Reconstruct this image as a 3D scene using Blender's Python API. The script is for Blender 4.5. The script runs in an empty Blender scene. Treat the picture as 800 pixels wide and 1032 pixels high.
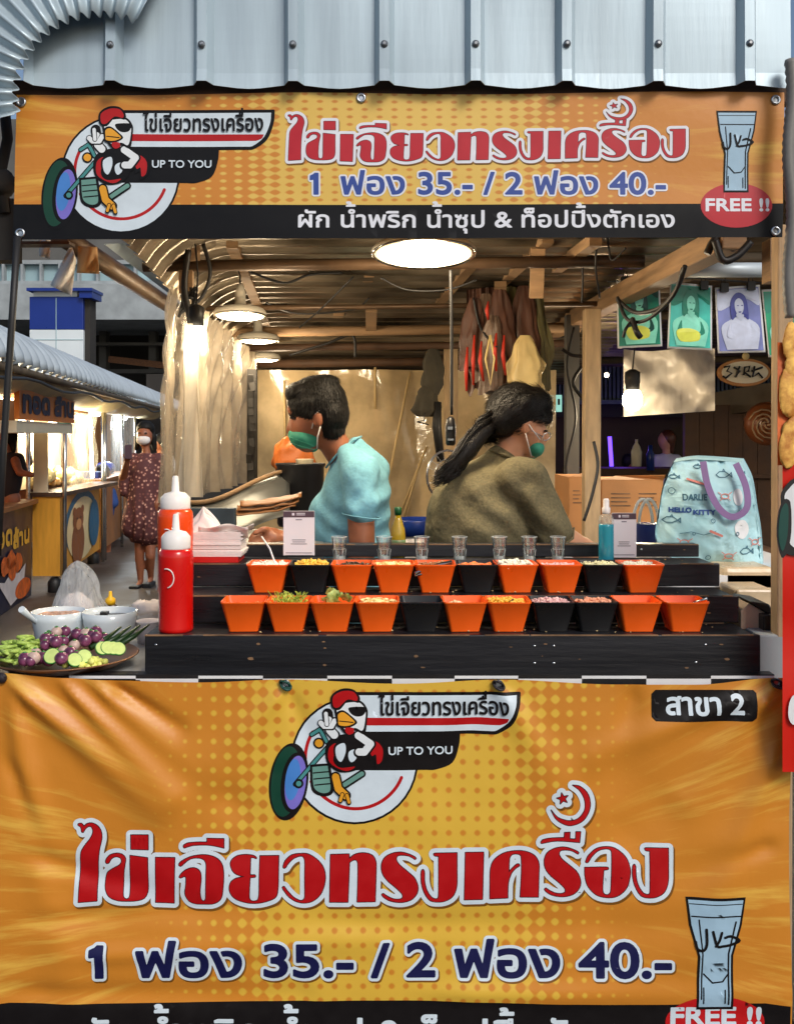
import bpy, bmesh, math, random
import numpy as np
from mathutils import Vector, Matrix, noise as mnoise
R = math.radians
random.seed(7)
scene = bpy.context.scene
COL = scene.collection
EYE = 1.55          # camera height in metres
# ------------------------------------------------------------------ camera
cam = bpy.data.cameras.new('camera'); camo = bpy.data.objects.new('camera', cam); COL.objects.link(camo)
camo.location = (0, 0, EYE); camo.rotation_euler = (R(90), 0, 0)
cam.sensor_fit = 'VERTICAL'; cam.sensor_height = 36; cam.sensor_width = 36
cam.lens = 36 * 1000 / 1032; cam.shift_y = -76 / 1032
cam.clip_start = 0.05; cam.clip_end = 500
scene.camera = camo
# ------------------------------------------------------------------ world, sun, exposure
world = bpy.data.worlds.new('World'); scene.world = world; world.use_nodes = True
wn = world.node_tree; bg = wn.nodes['Background']
sky = wn.nodes.new('ShaderNodeTexSky'); sky.sky_type = 'NISHITA'; sky.sun_disc = False
sky.sun_elevation = R(38); sky.sun_rotation = R(148); sky.air_density = 1.0; sky.dust_density = 3.0
wn.links.new(sky.outputs[0], bg.inputs[0]); bg.inputs[1].default_value = 0.075
sun = bpy.data.lights.new('sun', 'SUN'); suno = bpy.data.objects.new('sun', sun); COL.objects.link(suno)
sun.energy = 1.25; sun.angle = R(18); sun.color = (1, .97, .93)
suno.rotation_euler = (R(52), 0, R(32))
vs = scene.view_settings; vs.view_transform = 'Standard'; vs.look = 'None'; vs.exposure = 0.55; vs.gamma = 1; vs.use_curve_mapping = False
scene.cycles.use_denoising = True; scene.cycles.max_bounces = 14; scene.cycles.transmission_bounces = 14; scene.cycles.diffuse_bounces = 4; scene.cycles.glossy_bounces = 5; scene.cycles.transparent_max_bounces = 24
scene.cycles.caustics_reflective = False; scene.cycles.caustics_refractive = False; scene.cycles.sample_clamp_indirect = 4
scene.cycles.use_adaptive_sampling = True

class PV(Vector): pass
def P(x, y, D):
    v = PV(((x - 400) * D / 1000, D, EYE + (440 - y) * D / 1000)); v.src = (x, y, D); return v

def sr(r, g, b):
    f = lambda c: ((c / 255 + .055) / 1.055) ** 2.4 if c > 10 else c / 255 / 12.92
    return (f(r), f(g), f(b))
# ------------------------------------------------------------------ materials
def mat(name, col, rough=.6, metal=0, var=.12, scale=9, bump=0, bscale=60, spec=.5, trans=0, alpha=1,
        emit=None, estr=0, col2=None, coat=0, stretch=(1, 1, 1), ior=1.45, sss=0, detail=5, rvar=.1, bdist=.004):
    m = bpy.data.materials.new(name); m.use_nodes = True
    n = m.node_tree.nodes; l = m.node_tree.links; b = n['Principled BSDF']
    tc = n.new('ShaderNodeTexCoord'); mp = n.new('ShaderNodeMapping'); l.new(tc.outputs['Object'], mp.inputs[0])
    mp.inputs['Scale'].default_value = stretch
    if var or col2:
        nz = n.new('ShaderNodeTexNoise'); nz.inputs['Scale'].default_value = scale; nz.inputs['Detail'].default_value = detail
        l.new(mp.outputs[0], nz.inputs[0])
        cr = n.new('ShaderNodeValToRGB'); l.new(nz.outputs[0], cr.inputs[0])
        cr.color_ramp.elements[0].position = .32; cr.color_ramp.elements[1].position = .68
        a = [c * (1 - var) for c in col]; z = [min(1, c * (1 + var)) for c in (col2 or col)]
        cr.color_ramp.elements[0].color = (*a, 1); cr.color_ramp.elements[1].color = (*z, 1)
        l.new(cr.outputs[0], b.inputs['Base Color'])
        if rvar:
            mr = n.new('ShaderNodeMapRange'); l.new(nz.outputs[0], mr.inputs[0])
            mr.inputs[1].default_value = .3; mr.inputs[2].default_value = .7
            mr.inputs[3].default_value = max(0.02, rough - rvar); mr.inputs[4].default_value = min(1, rough + rvar)
            l.new(mr.outputs[0], b.inputs['Roughness'])
        else: b.inputs['Roughness'].default_value = rough
    else:
        b.inputs['Base Color'].default_value = (*col, 1); b.inputs['Roughness'].default_value = rough
    if bump:
        nb = n.new('ShaderNodeTexNoise'); nb.inputs['Scale'].default_value = bscale; nb.inputs['Detail'].default_value = 4
        l.new(mp.outputs[0], nb.inputs[0]); bp = n.new('ShaderNodeBump'); bp.inputs['Strength'].default_value = bump
        bp.inputs['Distance'].default_value = bdist; l.new(nb.outputs[0], bp.inputs['Height']); l.new(bp.outputs[0], b.inputs['Normal'])
    b.inputs['Metallic'].default_value = metal; b.inputs['Specular IOR Level'].default_value = spec
    b.inputs['Transmission Weight'].default_value = trans; b.inputs['Alpha'].default_value = alpha; b.inputs['IOR'].default_value = ior
    b.inputs['Coat Weight'].default_value = coat
    if sss: b.inputs['Subsurface Weight'].default_value = sss; b.inputs['Subsurface Radius'].default_value = (.02, .008, .004)
    if emit: b.inputs['Emission Color'].default_value = (*emit, 1); b.inputs['Emission Strength'].default_value = estr
    return m
MT = {}
def M_(name, *a, **k):
    MT[name] = mat(name, *a, **k); return MT[name]
# ------------------------------------------------------------------ mesh builder (world coordinates)
class MB:
    def __init__(s): s.v = []; s.f = []; s.m = []; s.mi = 0; s.sm = []; s.smooth = False
    def add(s, vs, fs):
        o = len(s.v); s.v += [tuple(v) for v in vs]
        for f in fs: s.f.append(tuple(i + o for i in f)); s.m.append(s.mi); s.sm.append(s.smooth)
        return s
    def box(s, c, d, rz=0, rx=0, ry=0):
        hx, hy, hz = d[0] / 2, d[1] / 2, d[2] / 2
        vs = [Vector((a * hx, b * hy, e * hz)) for e in (-1, 1) for b in (-1, 1) for a in (-1, 1)]
        if rz or rx or ry:
            M = Matrix.Rotation(rz, 3, 'Z') @ Matrix.Rotation(ry, 3, 'Y') @ Matrix.Rotation(rx, 3, 'X'); vs = [M @ v for v in vs]
        c = Vector(c)
        return s.add([v + c for v in vs], [(0, 2, 3, 1), (4, 5, 7, 6), (0, 1, 5, 4), (2, 6, 7, 3), (0, 4, 6, 2), (1, 3, 7, 5)])
    def span(s, a, b):
        if hasattr(a, 'src') and hasattr(b, 'src') and a.src[2] != b.src[2]:      # both given by sight: size the box on its front face
            q = P(b.src[0], b.src[1], a.src[2]); b = Vector((q.x, b.src[2], q.z))
        a, b = Vector(a), Vector(b); return s.box((a + b) / 2, [abs(q) for q in (b - a)])
    def beam(s, a, b, w, h=None, up=(0, 0, 1)):
        h = h or w; a, b = Vector(a), Vector(b); d = (b - a).normalized(); u = Vector(up)
        if abs(d.dot(u)) > .95: u = Vector((0, 1, 0))
        x = d.cross(u).normalized() * w / 2; z = x.cross(d).normalized() * h / 2
        vs = [p + q for p in (a, b) for q in (-x - z, x - z, x + z, -x + z)]
        return s.add(vs, [(0, 1, 2, 3), (7, 6, 5, 4), (0, 4, 5, 1), (1, 5, 6, 2), (2, 6, 7, 3), (3, 7, 4, 0)])
    def tube(s, pts, r, n=8, cap=True):
        pts = [Vector(p) for p in pts]; k = len(pts); rs = r if isinstance(r, (list, tuple)) else [r] * k
        vs = []; prev = None
        for i, p in enumerate(pts):
            d = (pts[min(i + 1, k - 1)] - pts[max(i - 1, 0)]).normalized()
            if prev is None: prev = d.orthogonal().normalized()
            a = (prev - d * prev.dot(d)).normalized(); prev = a; b = d.cross(a)
            for j in range(n):
                t = 2 * math.pi * j / n; vs.append(p + (a * math.cos(t) + b * math.sin(t)) * rs[i])
        fs = [(i * n + j, i * n + (j + 1) % n, (i + 1) * n + (j + 1) % n, (i + 1) * n + j) for i in range(k - 1) for j in range(n)]
        o = s.smooth; s.smooth = True; s.add(vs, fs); s.smooth = o
        if cap:
            o2 = len(s.v) - len(vs); s.f.append(tuple(o2 + j for j in reversed(range(n)))); s.f.append(tuple(o2 + (k - 1) * n + j for j in range(n)))
            s.m += [s.mi] * 2; s.sm += [False] * 2
        return s
    def lathe(s, c, prof, n=24, M=None, smooth=True):
        # prof: (r, z) bottom to top
        c = Vector(c); vs = []; k = len(prof)
        for r, z in prof:
            for j in range(n):
                t = 2 * math.pi * j / n; v = Vector((r * math.cos(t), r * math.sin(t), z))
                vs.append(c + (M @ v if M else v))
        fs = [(i * n + j, i * n + (j + 1) % n, (i + 1) * n + (j + 1) % n, (i + 1) * n + j) for i in range(k - 1) for j in range(n)]
        o = s.smooth; s.smooth = smooth; s.add(vs, fs); s.smooth = o
        o2 = len(s.v) - len(vs)
        if prof[0][0] > 1e-6: s.f.append(tuple(o2 + j for j in reversed(range(n)))); s.m.append(s.mi); s.sm.append(False)
        if prof[-1][0] > 1e-6: s.f.append(tuple(o2 + (k - 1) * n + j for j in range(n))); s.m.append(s.mi); s.sm.append(False)
        return s
    def grid(s, fn, nu, nv, smooth=True, close=False):
        vs = [fn(i / nu, j / nv) for i in range(nu + 1) for j in range(nv + 1)]; w = nv + 1
        fs = [(i * w + j, (i + 1) * w + j, (i + 1) * w + j + 1, i * w + j + 1) for i in range(nu) for j in range(nv)]
        o = s.smooth; s.smooth = smooth; s.add(vs, fs); s.smooth = o; return s
    def ell(s, c, r, M=None, n=14, m=9, jit=0):
        c = Vector(c); r = (r, r, r) if not isinstance(r, (tuple, list)) else r; vs = []
        for i in range(m + 1):
            ph = math.pi * i / m
            for j in range(n):
                t = 2 * math.pi * j / n; q = 1 + (random.uniform(-jit, jit) if jit else 0)
                v = Vector((math.sin(ph) * math.cos(t) * r[0] * q, math.sin(ph) * math.sin(t) * r[1] * q, -math.cos(ph) * r[2] * q))
                vs.append(c + (M @ v if M else v))
        fs = [(i * n + j, i * n + (j + 1) % n, (i + 1) * n + (j + 1) % n, (i + 1) * n + j) for i in range(m) for j in range(n)]
        o = s.smooth; s.smooth = True; s.add(vs, fs); s.smooth = o; return s
    def prism(s, pts, dvec):
        # pts: planar loop of Vectors, extruded by dvec
        dvec = Vector(dvec); k = len(pts); a = [Vector(p) for p in pts]; b = [p + dvec for p in a]
        fs = [tuple(reversed(range(k))), tuple(range(k, 2 * k))] + [(i, (i + 1) % k, k + (i + 1) % k, k + i) for i in range(k)]
        return s.add(a + b, fs)

def tagit(o, label=None, cat=None, group=None, kind=None):
    for k, v in (('label', label), ('category', cat), ('group', group), ('kind', kind)):
        if v: o[k] = v
    return o
def wloc(o):
    v = Vector(o.location)
    while o.parent: o = o.parent; v += Vector(o.location)
    return v
def finish(name, me, mats, parent=None, merge=False, bevel=0, solid=0):
    for m in (mats if isinstance(mats, (list, tuple)) else [mats]):
        me.materials.append(m if not isinstance(m, str) else MT[m])
    o = bpy.data.objects.new(name, me); COL.objects.link(o)
    if parent:
        org = wloc(parent); o.parent = parent
    else:
        xs = np.empty(len(me.vertices) * 3); me.vertices.foreach_get('co', xs); xs = xs.reshape(-1, 3)
        mn, mx = xs.min(0), xs.max(0); org = Vector(((mn[0] + mx[0]) / 2, (mn[1] + mx[1]) / 2, mn[2])); o.location = org
    me.transform(Matrix.Translation(-org))
    if bevel:
        b = o.modifiers.new('bevel', 'BEVEL'); b.width = bevel; b.segments = 2; b.limit_method = 'ANGLE'; b.angle_limit = R(50); b.harden_normals = False
    if solid:
        b = o.modifiers.new('solid', 'SOLIDIFY'); b.thickness = solid; b.offset = 0
    return o
def obj(name, mb, mats, parent=None, label=None, cat=None, group=None, kind=None, bevel=0, solid=0, fixn=True):
    me = bpy.data.meshes.new(name); me.from_pydata(mb.v, [], mb.f)
    me.polygons.foreach_set('material_index', mb.m); me.polygons.foreach_set('use_smooth', mb.sm)
    if fixn:
        bm = bmesh.new(); bm.from_mesh(me); bmesh.ops.recalc_face_normals(bm, faces=bm.faces); bm.to_mesh(me); bm.free()
    me.update()
    if getattr(mb, 'nrm', None) and len(mb.nrm) == len(mb.v): me.normals_split_custom_set_from_vertices(mb.nrm)
    return tagit(finish(name, me, mats, parent, bevel=bevel, solid=solid), label, cat, group, kind)
def thing(name, label, cat, loc, group=None, kind=None):
    o = bpy.data.objects.new(name, None); COL.objects.link(o); o.location = loc; o.empty_display_size = .05
    return tagit(o, label, cat, group, kind)
def copy_tree(o, parent=None):
    c = o.copy(); COL.objects.link(c); c.parent = parent
    for ch in list(o.children): copy_tree(ch, c)
    return c
# ------------------------------------------------------------------ flat print work: outlines, level sets, fills
def smooth_loop(pts, n=6):
    k = len(pts); out = []
    c = [len(p) > 2 for p in pts]; q = [Vector(p[:2]) for p in pts]
    for i in range(k):
        p0, p1, p2, p3 = q[i - 1], q[i], q[(i + 1) % k], q[(i + 2) % k]
        t1 = (p2 - p0) / 2 if not c[i] else (p2 - p1) * .6
        t2 = (p3 - p1) / 2 if not c[(i + 1) % k] else (p2 - p1) * .6
        L = (p2 - p1).length
        for t in (t1, t2):
            if t.length > L * 1.1: t *= L * 1.1 / t.length
        if c[i] and c[(i + 1) % k]: out.append(tuple(p1)); continue
        for j in range(n):
            s = j / n; a = 2 * s**3 - 3 * s**2 + 1; b = s**3 - 2 * s**2 + s; d = -2 * s**3 + 3 * s**2; e = s**3 - s**2
            out.append(tuple(p1 * a + t1 * b + p2 * d + t2 * e))
    return out
def loops_segs(loops):
    return np.array([(a[0], a[1], b[0], b[1]) for l in loops for a, b in zip(l, l[1:] + l[:1])])
def circle(cx, cy, rx, ry=None, n=40, rot=0, a0=0, a1=360):
    ry = ry or rx; ca, sa = math.cos(R(rot)), math.sin(R(rot)); out = []
    full = abs(a1 - a0) >= 360
    for i in range(n if full else n + 1):
        t = R(a0 + (a1 - a0) * i / n); x, y = rx * math.cos(t), ry * math.sin(t); out.append((cx + x * ca - y * sa, cy + x * sa + y * ca))
    return out
def iso(segs, level, step, fillin=True):
    """outline at distance `level` round the shapes bounded by segs (px units)"""
    Rr = abs(level) + 3 * step
    x0, x1 = segs[:, [0, 2]].min() - Rr - step, segs[:, [0, 2]].max() + Rr + step
    y0, y1 = segs[:, [1, 3]].min() - Rr - step, segs[:, [1, 3]].max() + Rr + step
    nx, ny = int((x1 - x0) / step) + 2, int((y1 - y0) / step) + 2
    gx = x0 + np.arange(nx) * step + step * .13; gy = y0 + np.arange(ny) * step + step * .17
    d = np.full((ny, nx), Rr); ins = np.zeros((ny, nx), bool)
    for ax, ay, bx, by in segs:
        i0 = max(0, int((min(ax, bx) - Rr - x0) / step)); i1 = min(nx, int((max(ax, bx) + Rr - x0) / step) + 2)
        j0 = max(0, int((min(ay, by) - Rr - y0) / step)); j1 = min(ny, int((max(ay, by) + Rr - y0) / step) + 2)
        X = gx[None, i0:i1] - ax; Y = gy[j0:j1, None] - ay; dx, dy = bx - ax, by - ay; L = dx * dx + dy * dy
        t = np.clip((X * dx + Y * dy) / L, 0, 1) if L > 0 else 0
        dd = np.hypot(X - t * dx, Y - t * dy); d[j0:j1, i0:i1] = np.minimum(d[j0:j1, i0:i1], dd)
        if fillin and ay != by:
            lo, hi = min(ay, by), max(ay, by)
            rows = np.nonzero((gy >= lo) & (gy < hi))[0]
            for r in rows:
                xc = ax + (gy[r] - ay) / (by - ay) * (bx - ax); k = int(math.ceil((xc - gx[0]) / step)); ins[r, max(k, 0):] ^= True
    f = np.where(ins, -d, d) - level
    return march(f, gx, gy)
def march(f, gx, gy):
    nb = {}
    s = f < 0
    code = s[:-1, :-1] * 1 + s[:-1, 1:] * 2 + s[1:, 1:] * 4 + s[1:, :-1] * 8
    J, I = np.nonzero((code > 0) & (code < 15))
    T = {1: [(3, 0)], 2: [(0, 1)], 3: [(3, 1)], 4: [(1, 2)], 5: [(3, 0), (1, 2)], 6: [(0, 2)], 7: [(3, 2)], 8: [(2, 3)], 9: [(2, 0)],
         10: [(0, 1), (2, 3)], 11: [(2, 1)], 12: [(1, 3)], 13: [(1, 0)], 14: [(0, 3)]}
    pos = {}
    def key(j, i, e):
        if e == 0: k = (j, i, 0)
        elif e == 2: k = (j + 1, i, 0)
        elif e == 3: k = (j, i, 1)
        else: k = (j, i + 1, 1)
        if k not in pos:
            j2, i2, h = k; a = f[j2, i2]
            if h == 0: b = f[j2, i2 + 1]; t = a / (a - b); pos[k] = (gx[i2] + t * (gx[1] - gx[0]), gy[j2])
            else: b = f[j2 + 1, i2]; t = a / (a - b); pos[k] = (gx[i2], gy[j2] + t * (gy[1] - gy[0]))
        return k
    for j, i in zip(J.tolist(), I.tolist()):
        for a, b in T[int(code[j, i])]:
            ka, kb = key(j, i, a), key(j, i, b); nb.setdefault(ka, []).append(kb); nb.setdefault(kb, []).append(ka)
    loops = []; seen = set()
    for k0 in nb:
        if k0 in seen: continue
        l = [k0]; seen.add(k0); cur = k0
        while True:
            nx_ = [q for q in nb[cur] if q not in seen]
            if not nx_: break
            cur = nx_[0]; seen.add(cur); l.append(cur)
        if len(l) > 5:
            pts = [pos[k] for k in l]
            out = [pts[0]]
            skip = []
            for a, b in zip(pts[1:-1], pts[2:]):      # drop nearly straight points
                skip.append(a); o = out[-1]; dx, dy = b[0] - o[0], b[1] - o[1]; L = math.hypot(dx, dy) + 1e-9
                if len(skip) > 12 or max(abs((q[0] - o[0]) * dy - (q[1] - o[1]) * dx) for q in skip) / L > .035: out.append(a); skip = []
            out.append(pts[-1])
            if len(out) > 3: loops.append(out)
    return loops
def fill_mesh(loops):
    """2D fill with holes -> (verts, faces)"""
    from mathutils.geometry import delaunay_2d_cdt
    vs, es = [], []
    for l in loops:
        k = len(vs); n_ = len(l); vs += [Vector((p[0], p[1])) for p in l]; es += [(k + i, k + (i + 1) % n_) for i in range(n_)]
    v, e, f, *_ = delaunay_2d_cdt(vs, es, [], 1, 1e-5)
    V = np.array([(a.x, a.y) for a in v]); F = np.array([tuple(q) for q in f if len(q) == 3])
    if not len(F): return [], []
    c = V[F].mean(1); S = loops_segs(loops); ins = np.zeros(len(c), bool)
    for ax, ay, bx, by in S:
        if ay == by: continue
        m = ((ay > c[:, 1]) != (by > c[:, 1])); xc = ax + (c[:, 1] - ay) / (by - ay) * (bx - ax); ins ^= m & (xc > c[:, 0])
    return [tuple(a) for a in V.tolist()], [tuple(q) for q in F[ins].tolist()]
def text_mesh(s):
    cu = bpy.data.curves.new('t', 'FONT'); cu.body = s; cu.size = 1; cu.resolution_u = 5; cu.fill_mode = 'NONE'
    o = bpy.data.objects.new('t', cu); COL.objects.link(o)
    dg = bpy.context.evaluated_depsgraph_get(); me = bpy.data.meshes.new_from_object(o.evaluated_get(dg))
    V = [v.co.copy() for v in me.vertices]; segs = [(V[e.vertices[0]].x, -V[e.vertices[0]].y, V[e.vertices[1]].x, -V[e.vertices[1]].y) for e in me.edges]
    bpy.data.objects.remove(o); bpy.data.curves.remove(cu); bpy.data.meshes.remove(me)
    return np.array(segs)
def text_segs(parts, x0, x1, ybase, h, shear=0):
    """parts: list of strings; a tuple (mark, dx, dy) is a tone mark raised above the letter before it.
    fitted from x0 to x1; h = px height of one em"""
    def right(s): a = text_mesh(s); return a[:, [0, 2]].max()
    bar = right('|'); out = []; acc = ''
    for p in parts:
        if isinstance(p, tuple):
            adv = right(acc + '|') - bar; a = text_mesh(p[0]).copy(); a[:, [0, 2]] += adv + p[1]; a[:, [1, 3]] -= p[2]; out.append((a, True))
        else: acc += p
    base = text_mesh(acc); allx = base[:, [0, 2]]; mn, mx = allx.min(), allx.max(); k = (x1 - x0) / (mx - mn)
    res = []
    for a in [base] + [q[0] for q in out]:
        a = a.copy(); a[:, [0, 2]] = x0 + (a[:, [0, 2]] - mn) * k; a[:, [1, 3]] = ybase + a[:, [1, 3]] * h
        res.append(a)
    return np.concatenate(res)
class Sheet:
    """a vinyl sheet whose print layers lie on its own curved surface (one shared triangle grid, so no layer cuts through another)"""
    def __init__(s, D, w, cell): s.D = D; s.wf = w; s.cell = cell; s.cache = {}; s.nc = {}
    def g(s, i, j):
        if (i, j) not in s.cache: s.cache[(i, j)] = s.wf(i * s.cell, j * s.cell)
        return s.cache[(i, j)]
    def w(s, x, y):
        i, j = math.floor(x / s.cell), math.floor(y / s.cell); u, v = x / s.cell - i, y / s.cell - j
        a, d = s.g(i, j), s.g(i + 1, j + 1)
        if u >= v: b = s.g(i + 1, j); return a + (b - a) * u + (d - b) * v
        c = s.g(i, j + 1); return a + (c - a) * v + (d - c) * u
    def slope(s, i, j):
        if (i, j) not in s.nc: s.nc[(i, j)] = ((s.g(i + 1, j) - s.g(i - 1, j)) / (2 * s.cell), (s.g(i, j + 1) - s.g(i, j - 1)) / (2 * s.cell))
        return s.nc[(i, j)]
    def normal(s, x, y):
        i, j = math.floor(x / s.cell), math.floor(y / s.cell); u, v = x / s.cell - i, y / s.cell - j; q = [0, 0]
        for a, b, w_ in ((0, 0, (1 - u) * (1 - v)), (1, 0, u * (1 - v)), (0, 1, (1 - u) * v), (1, 1, u * v)):
            g = s.slope(i + a, j + b); q[0] += g[0] * w_; q[1] += g[1] * w_
        k = 1000 / s.D; return Vector((q[0] * k, -1, -q[1] * k)).normalized()
    def pt(s, x, y, lift=0):
        p = P(x, y, s.D); p.y += s.w(x, y) - lift; return p
    def layer(s, bmo, loops_or_mesh, lift, mi, big=False):
        v, f = loops_or_mesh if isinstance(loops_or_mesh, tuple) else fill_mesh(loops_or_mesh)
        if not f: return
        bm = bmesh.new(); vs = [bm.verts.new((a, b, 0)) for a, b in v]
        for q in f:
            try: bm.faces.new([vs[i] for i in q])
            except ValueError: pass
        xs = [a for a, b in v]; ys = [b for a, b in v]
        df = [a - b for a, b in v]
        for ax, lo, hi in ((0, min(xs), max(xs)), (1, min(ys), max(ys)), (2, min(df), max(df))):
            k = math.ceil(lo / s.cell) * s.cell
            while k < hi:
                co = (0, k, 0) if ax == 1 else (k, 0, 0); no = ((1, 0, 0), (0, 1, 0), (.70710678, -.70710678, 0))[ax]
                bmesh.ops.bisect_plane(bm, geom=bm.verts[:] + bm.edges[:] + bm.faces[:], plane_co=co, plane_no=no, dist=1e-5)
                k += s.cell
        if big:
            bmesh.ops.remove_doubles(bm, verts=bm.verts, dist=1e-4)
        base = len(bmo.v); bm.verts.index_update(); bmo.nrm = getattr(bmo, 'nrm', []) + [s.normal(q.co.x, q.co.y) for q in bm.verts]
        bmo.v += [tuple(s.pt(q.co.x, q.co.y, lift)) for q in bm.verts]
        for q in bm.faces:
            idx = [a.index + base for a in q.verts]
            if q.normal.z > 0: idx.reverse()
            bmo.f.append(tuple(idx)); bmo.m.append(mi); bmo.sm.append(True)
        bm.free()
# ================================================================== PRINT ARTWORK (drawn in the pixels of the lower banner)
C = lambda ox, oy, pts, z=8: [((p[0] / z + ox, p[1] / z + oy) + tuple(p[2:])) for p in pts]
RO = [(305,362),(290,352),(255,335),(205,328),(165,335),(155,365),(180,405),(240,455),(300,510),(328,580),(318,640),(270,690),(190,710),(110,700),(60,675),(38,650),(50,640),(80,660),(130,682),(180,684),(205,670),(200,640),(150,590),(90,540),(45,480),(35,410),(60,350),(120,315),(190,305),(250,318),(300,340),(312,352)]
NGO = [(455,318),(470,312,1),(642,310,1),(642,450),(640,580),(610,660),(550,700),(480,708),(420,690),(375,620),(355,540),(355,460),(368,442),(380,460),(382,540),(400,610),(435,665),(470,682),(492,670),(495,560),(495,336,1),(465,334)]
sh = lambda pts, dx, dy: [(p[0] + dx, p[1] + dy) + tuple(p[2:]) for p in pts]
TITLE = [
 C(70,820,[(72,718,1),(222,708,1),(222,560),(228,420),(240,300),(262,200),(255,140),(225,98),(180,78),(140,85),(118,105,1),(98,82),(72,85),(72,98),(92,112),(100,150),(112,152),(128,125),(155,105),(180,112),(190,150),(170,200),(120,265),(92,320),(84,420),(78,560)]),
 C(70,820,[(290,395),(300,408),(318,400),(335,370),(370,350),(410,360),(420,390),(400,420),(340,455),(300,490),(285,550),(288,620),(320,675),(380,703),(450,710),(540,708),(600,690),(628,640),(632,560),(632,355,1),(490,338,1),(488,500),(486,660),(475,688),(450,692),(432,670),(430,600),(436,480),(450,400),(452,360),(425,330),(380,322),(330,335),(300,365)]),
 C(70,820,[(497,172,1),(637,170,1),(637,290,1),(497,288,1)]),
 C(150,820,[(57,352,1),(212,352,1),(200,732,1),(52,725,1)]),
 C(150,820,[(245,412),(262,420),(290,395),(340,360),(400,352),(445,365),(465,400),(465,480),(462,600),(458,690),(440,712),(420,690),(415,620),(425,520),(415,460),(370,432),(310,445),(265,480),(248,510),(262,515),(290,500,1),(303,515),(300,580),(292,650),(320,710),(370,735),(440,738),(520,732),(580,690),(600,600),(606,480),(590,400),(540,350),(460,328),(370,335),(300,360),(255,390)]),
 C(150,820,[(282,262),(290,272),(310,265),(370,250),(470,248),(540,258),(607,275,1),(607,200,1),(473,195,1),(473,226,1),(400,225),(320,232),(288,248)]),
 C(230,820,[(228,360),(205,352),(182,352,1),(180,420),(178,492,1),(215,492),(222,502),(215,510),(178,512,1),(172,600),(170,680),(185,705),(215,708),(240,695),(250,640),(252,500),(258,338,1),(408,338,1),(405,480),(402,600),(385,670),(320,705),(240,725),(150,722),(60,690),(15,630),(18,560),(60,520),(132,505,1),(60,480),(25,430),(25,380),(70,340),(140,328),(200,335),(225,348)]),
 C(230,820,[(443,425),(460,380),(510,335),(580,322),(650,328),(730,380),(775,450),(782,540),(750,640),(690,700),(620,720),(550,708),(490,670),(450,620),(438,595),(452,588),(480,625),(530,675),(580,700),(605,695),(618,670),(618,500),(618,380),(605,348),(580,342),(530,360),(490,395),(462,435),(448,438)]),
 C(320,820,[(105,328,1),(255,322,1),(256,360,1),(300,325),(370,312),(440,330),(470,380),(472,450),(465,705,1),(320,708,1),(325,560),(326,400),(315,372),(290,370),(258,388,1),(245,710,1),(98,712,1)]),
 C(380,820,RO), C(380,820,NGO),
 C(460,820,[(70,308,1),(216,306,1),(208,690,1),(62,692,1)]),
 C(460,820,[(268,686,1),(412,680,1),(415,560),(440,480),(480,435),(505,420),(500,405),(480,408),(445,440),(420,470,1),(425,360),(445,328),(480,322),(515,335),(522,380),(522,480),(512,672,1),(658,674,1),(662,500),(662,400),(625,335),(550,302),(460,298),(370,318),(300,370),(272,440),(268,560)]),
 sh(C(380,820,RO),163.8,-4.6), sh(C(380,820,NGO),212.9,-3.8),
 C(530,780,[(118,548),(122,558),(140,555),(220,540),(300,540),(430,552,1),(438,465,1),(400,465,1),(398,525,1),(350,522,1),(352,468,1),(308,470,1),(306,512,1),(200,515),(135,528)]),
 C(530,780,[(198,285,1),(240,360),(310,405),(370,412),(450,380),(500,310),(515,230),(490,150),(430,95),(370,82,1),(430,130),(470,210),(468,290),(420,355),(350,375),(270,355),(230,325)]),
 C(580,820,[(80,385),(100,340),(160,285),(240,268),(320,285),(400,350),(435,430),(438,500),(410,600),(340,665),(260,680),(170,660),(100,590),(75,510),(72,435,1),(220,432),(258,435),(260,450),(225,456,1),(218,560),(218,630),(235,655),(265,655),(282,630),(288,500),(290,330),(280,295),(240,285),(180,300),(130,345),(100,392),(84,396)]),
]
TITLE = [smooth_loop(g, 5) for g in TITLE]
star = []
for i in range(10):
    t = R(-90 + i * 36 - 12); r = 6 if i % 2 == 0 else 2.4; star.append((530 + 290 / 8 + r * math.cos(t), 780 + 190 / 8 + r * math.sin(t)))
TITLE.append(star)

PR = {}
def pm(k, c, rough=.42, var=.05): PR[k] = mat('print_' + k, c, rough=rough, var=var, scale=30, bump=.06, bscale=300, bdist=.001)
pm('red', sr(176, 8, 16)); pm('white', sr(208, 222, 232)); pm('maroon', sr(60, 8, 20)); pm('navy', sr(18, 20, 70)); pm('black', sr(22, 19, 20))
pm('teal', sr(70, 140, 140)); pm('green', sr(8, 62, 46)); pm('blue', sr(70, 130, 205)); pm('violet', sr(120, 110, 200)); pm('beak', sr(226, 158, 40))
pm('fleece', sr(222, 228, 232)); pm('shade', sr(118, 76, 20)); pm('glassprint', sr(158, 190, 212)); pm('freered', sr(190, 22, 26)); pm('engine', sr(104, 150, 140))
# faded copies of the inks: the upper banner is a sun-bleached, thinner print
pm('upred', sr(184, 26, 44)); pm('upblue', sr(50, 76, 152)); pm('upwhite', sr(225, 228, 236)); pm('upblack', sr(17, 18, 22), rough=.5)
INK = {k: i + 1 for i, k in enumerate(PR)}
INKS = list(PR.values())

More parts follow.
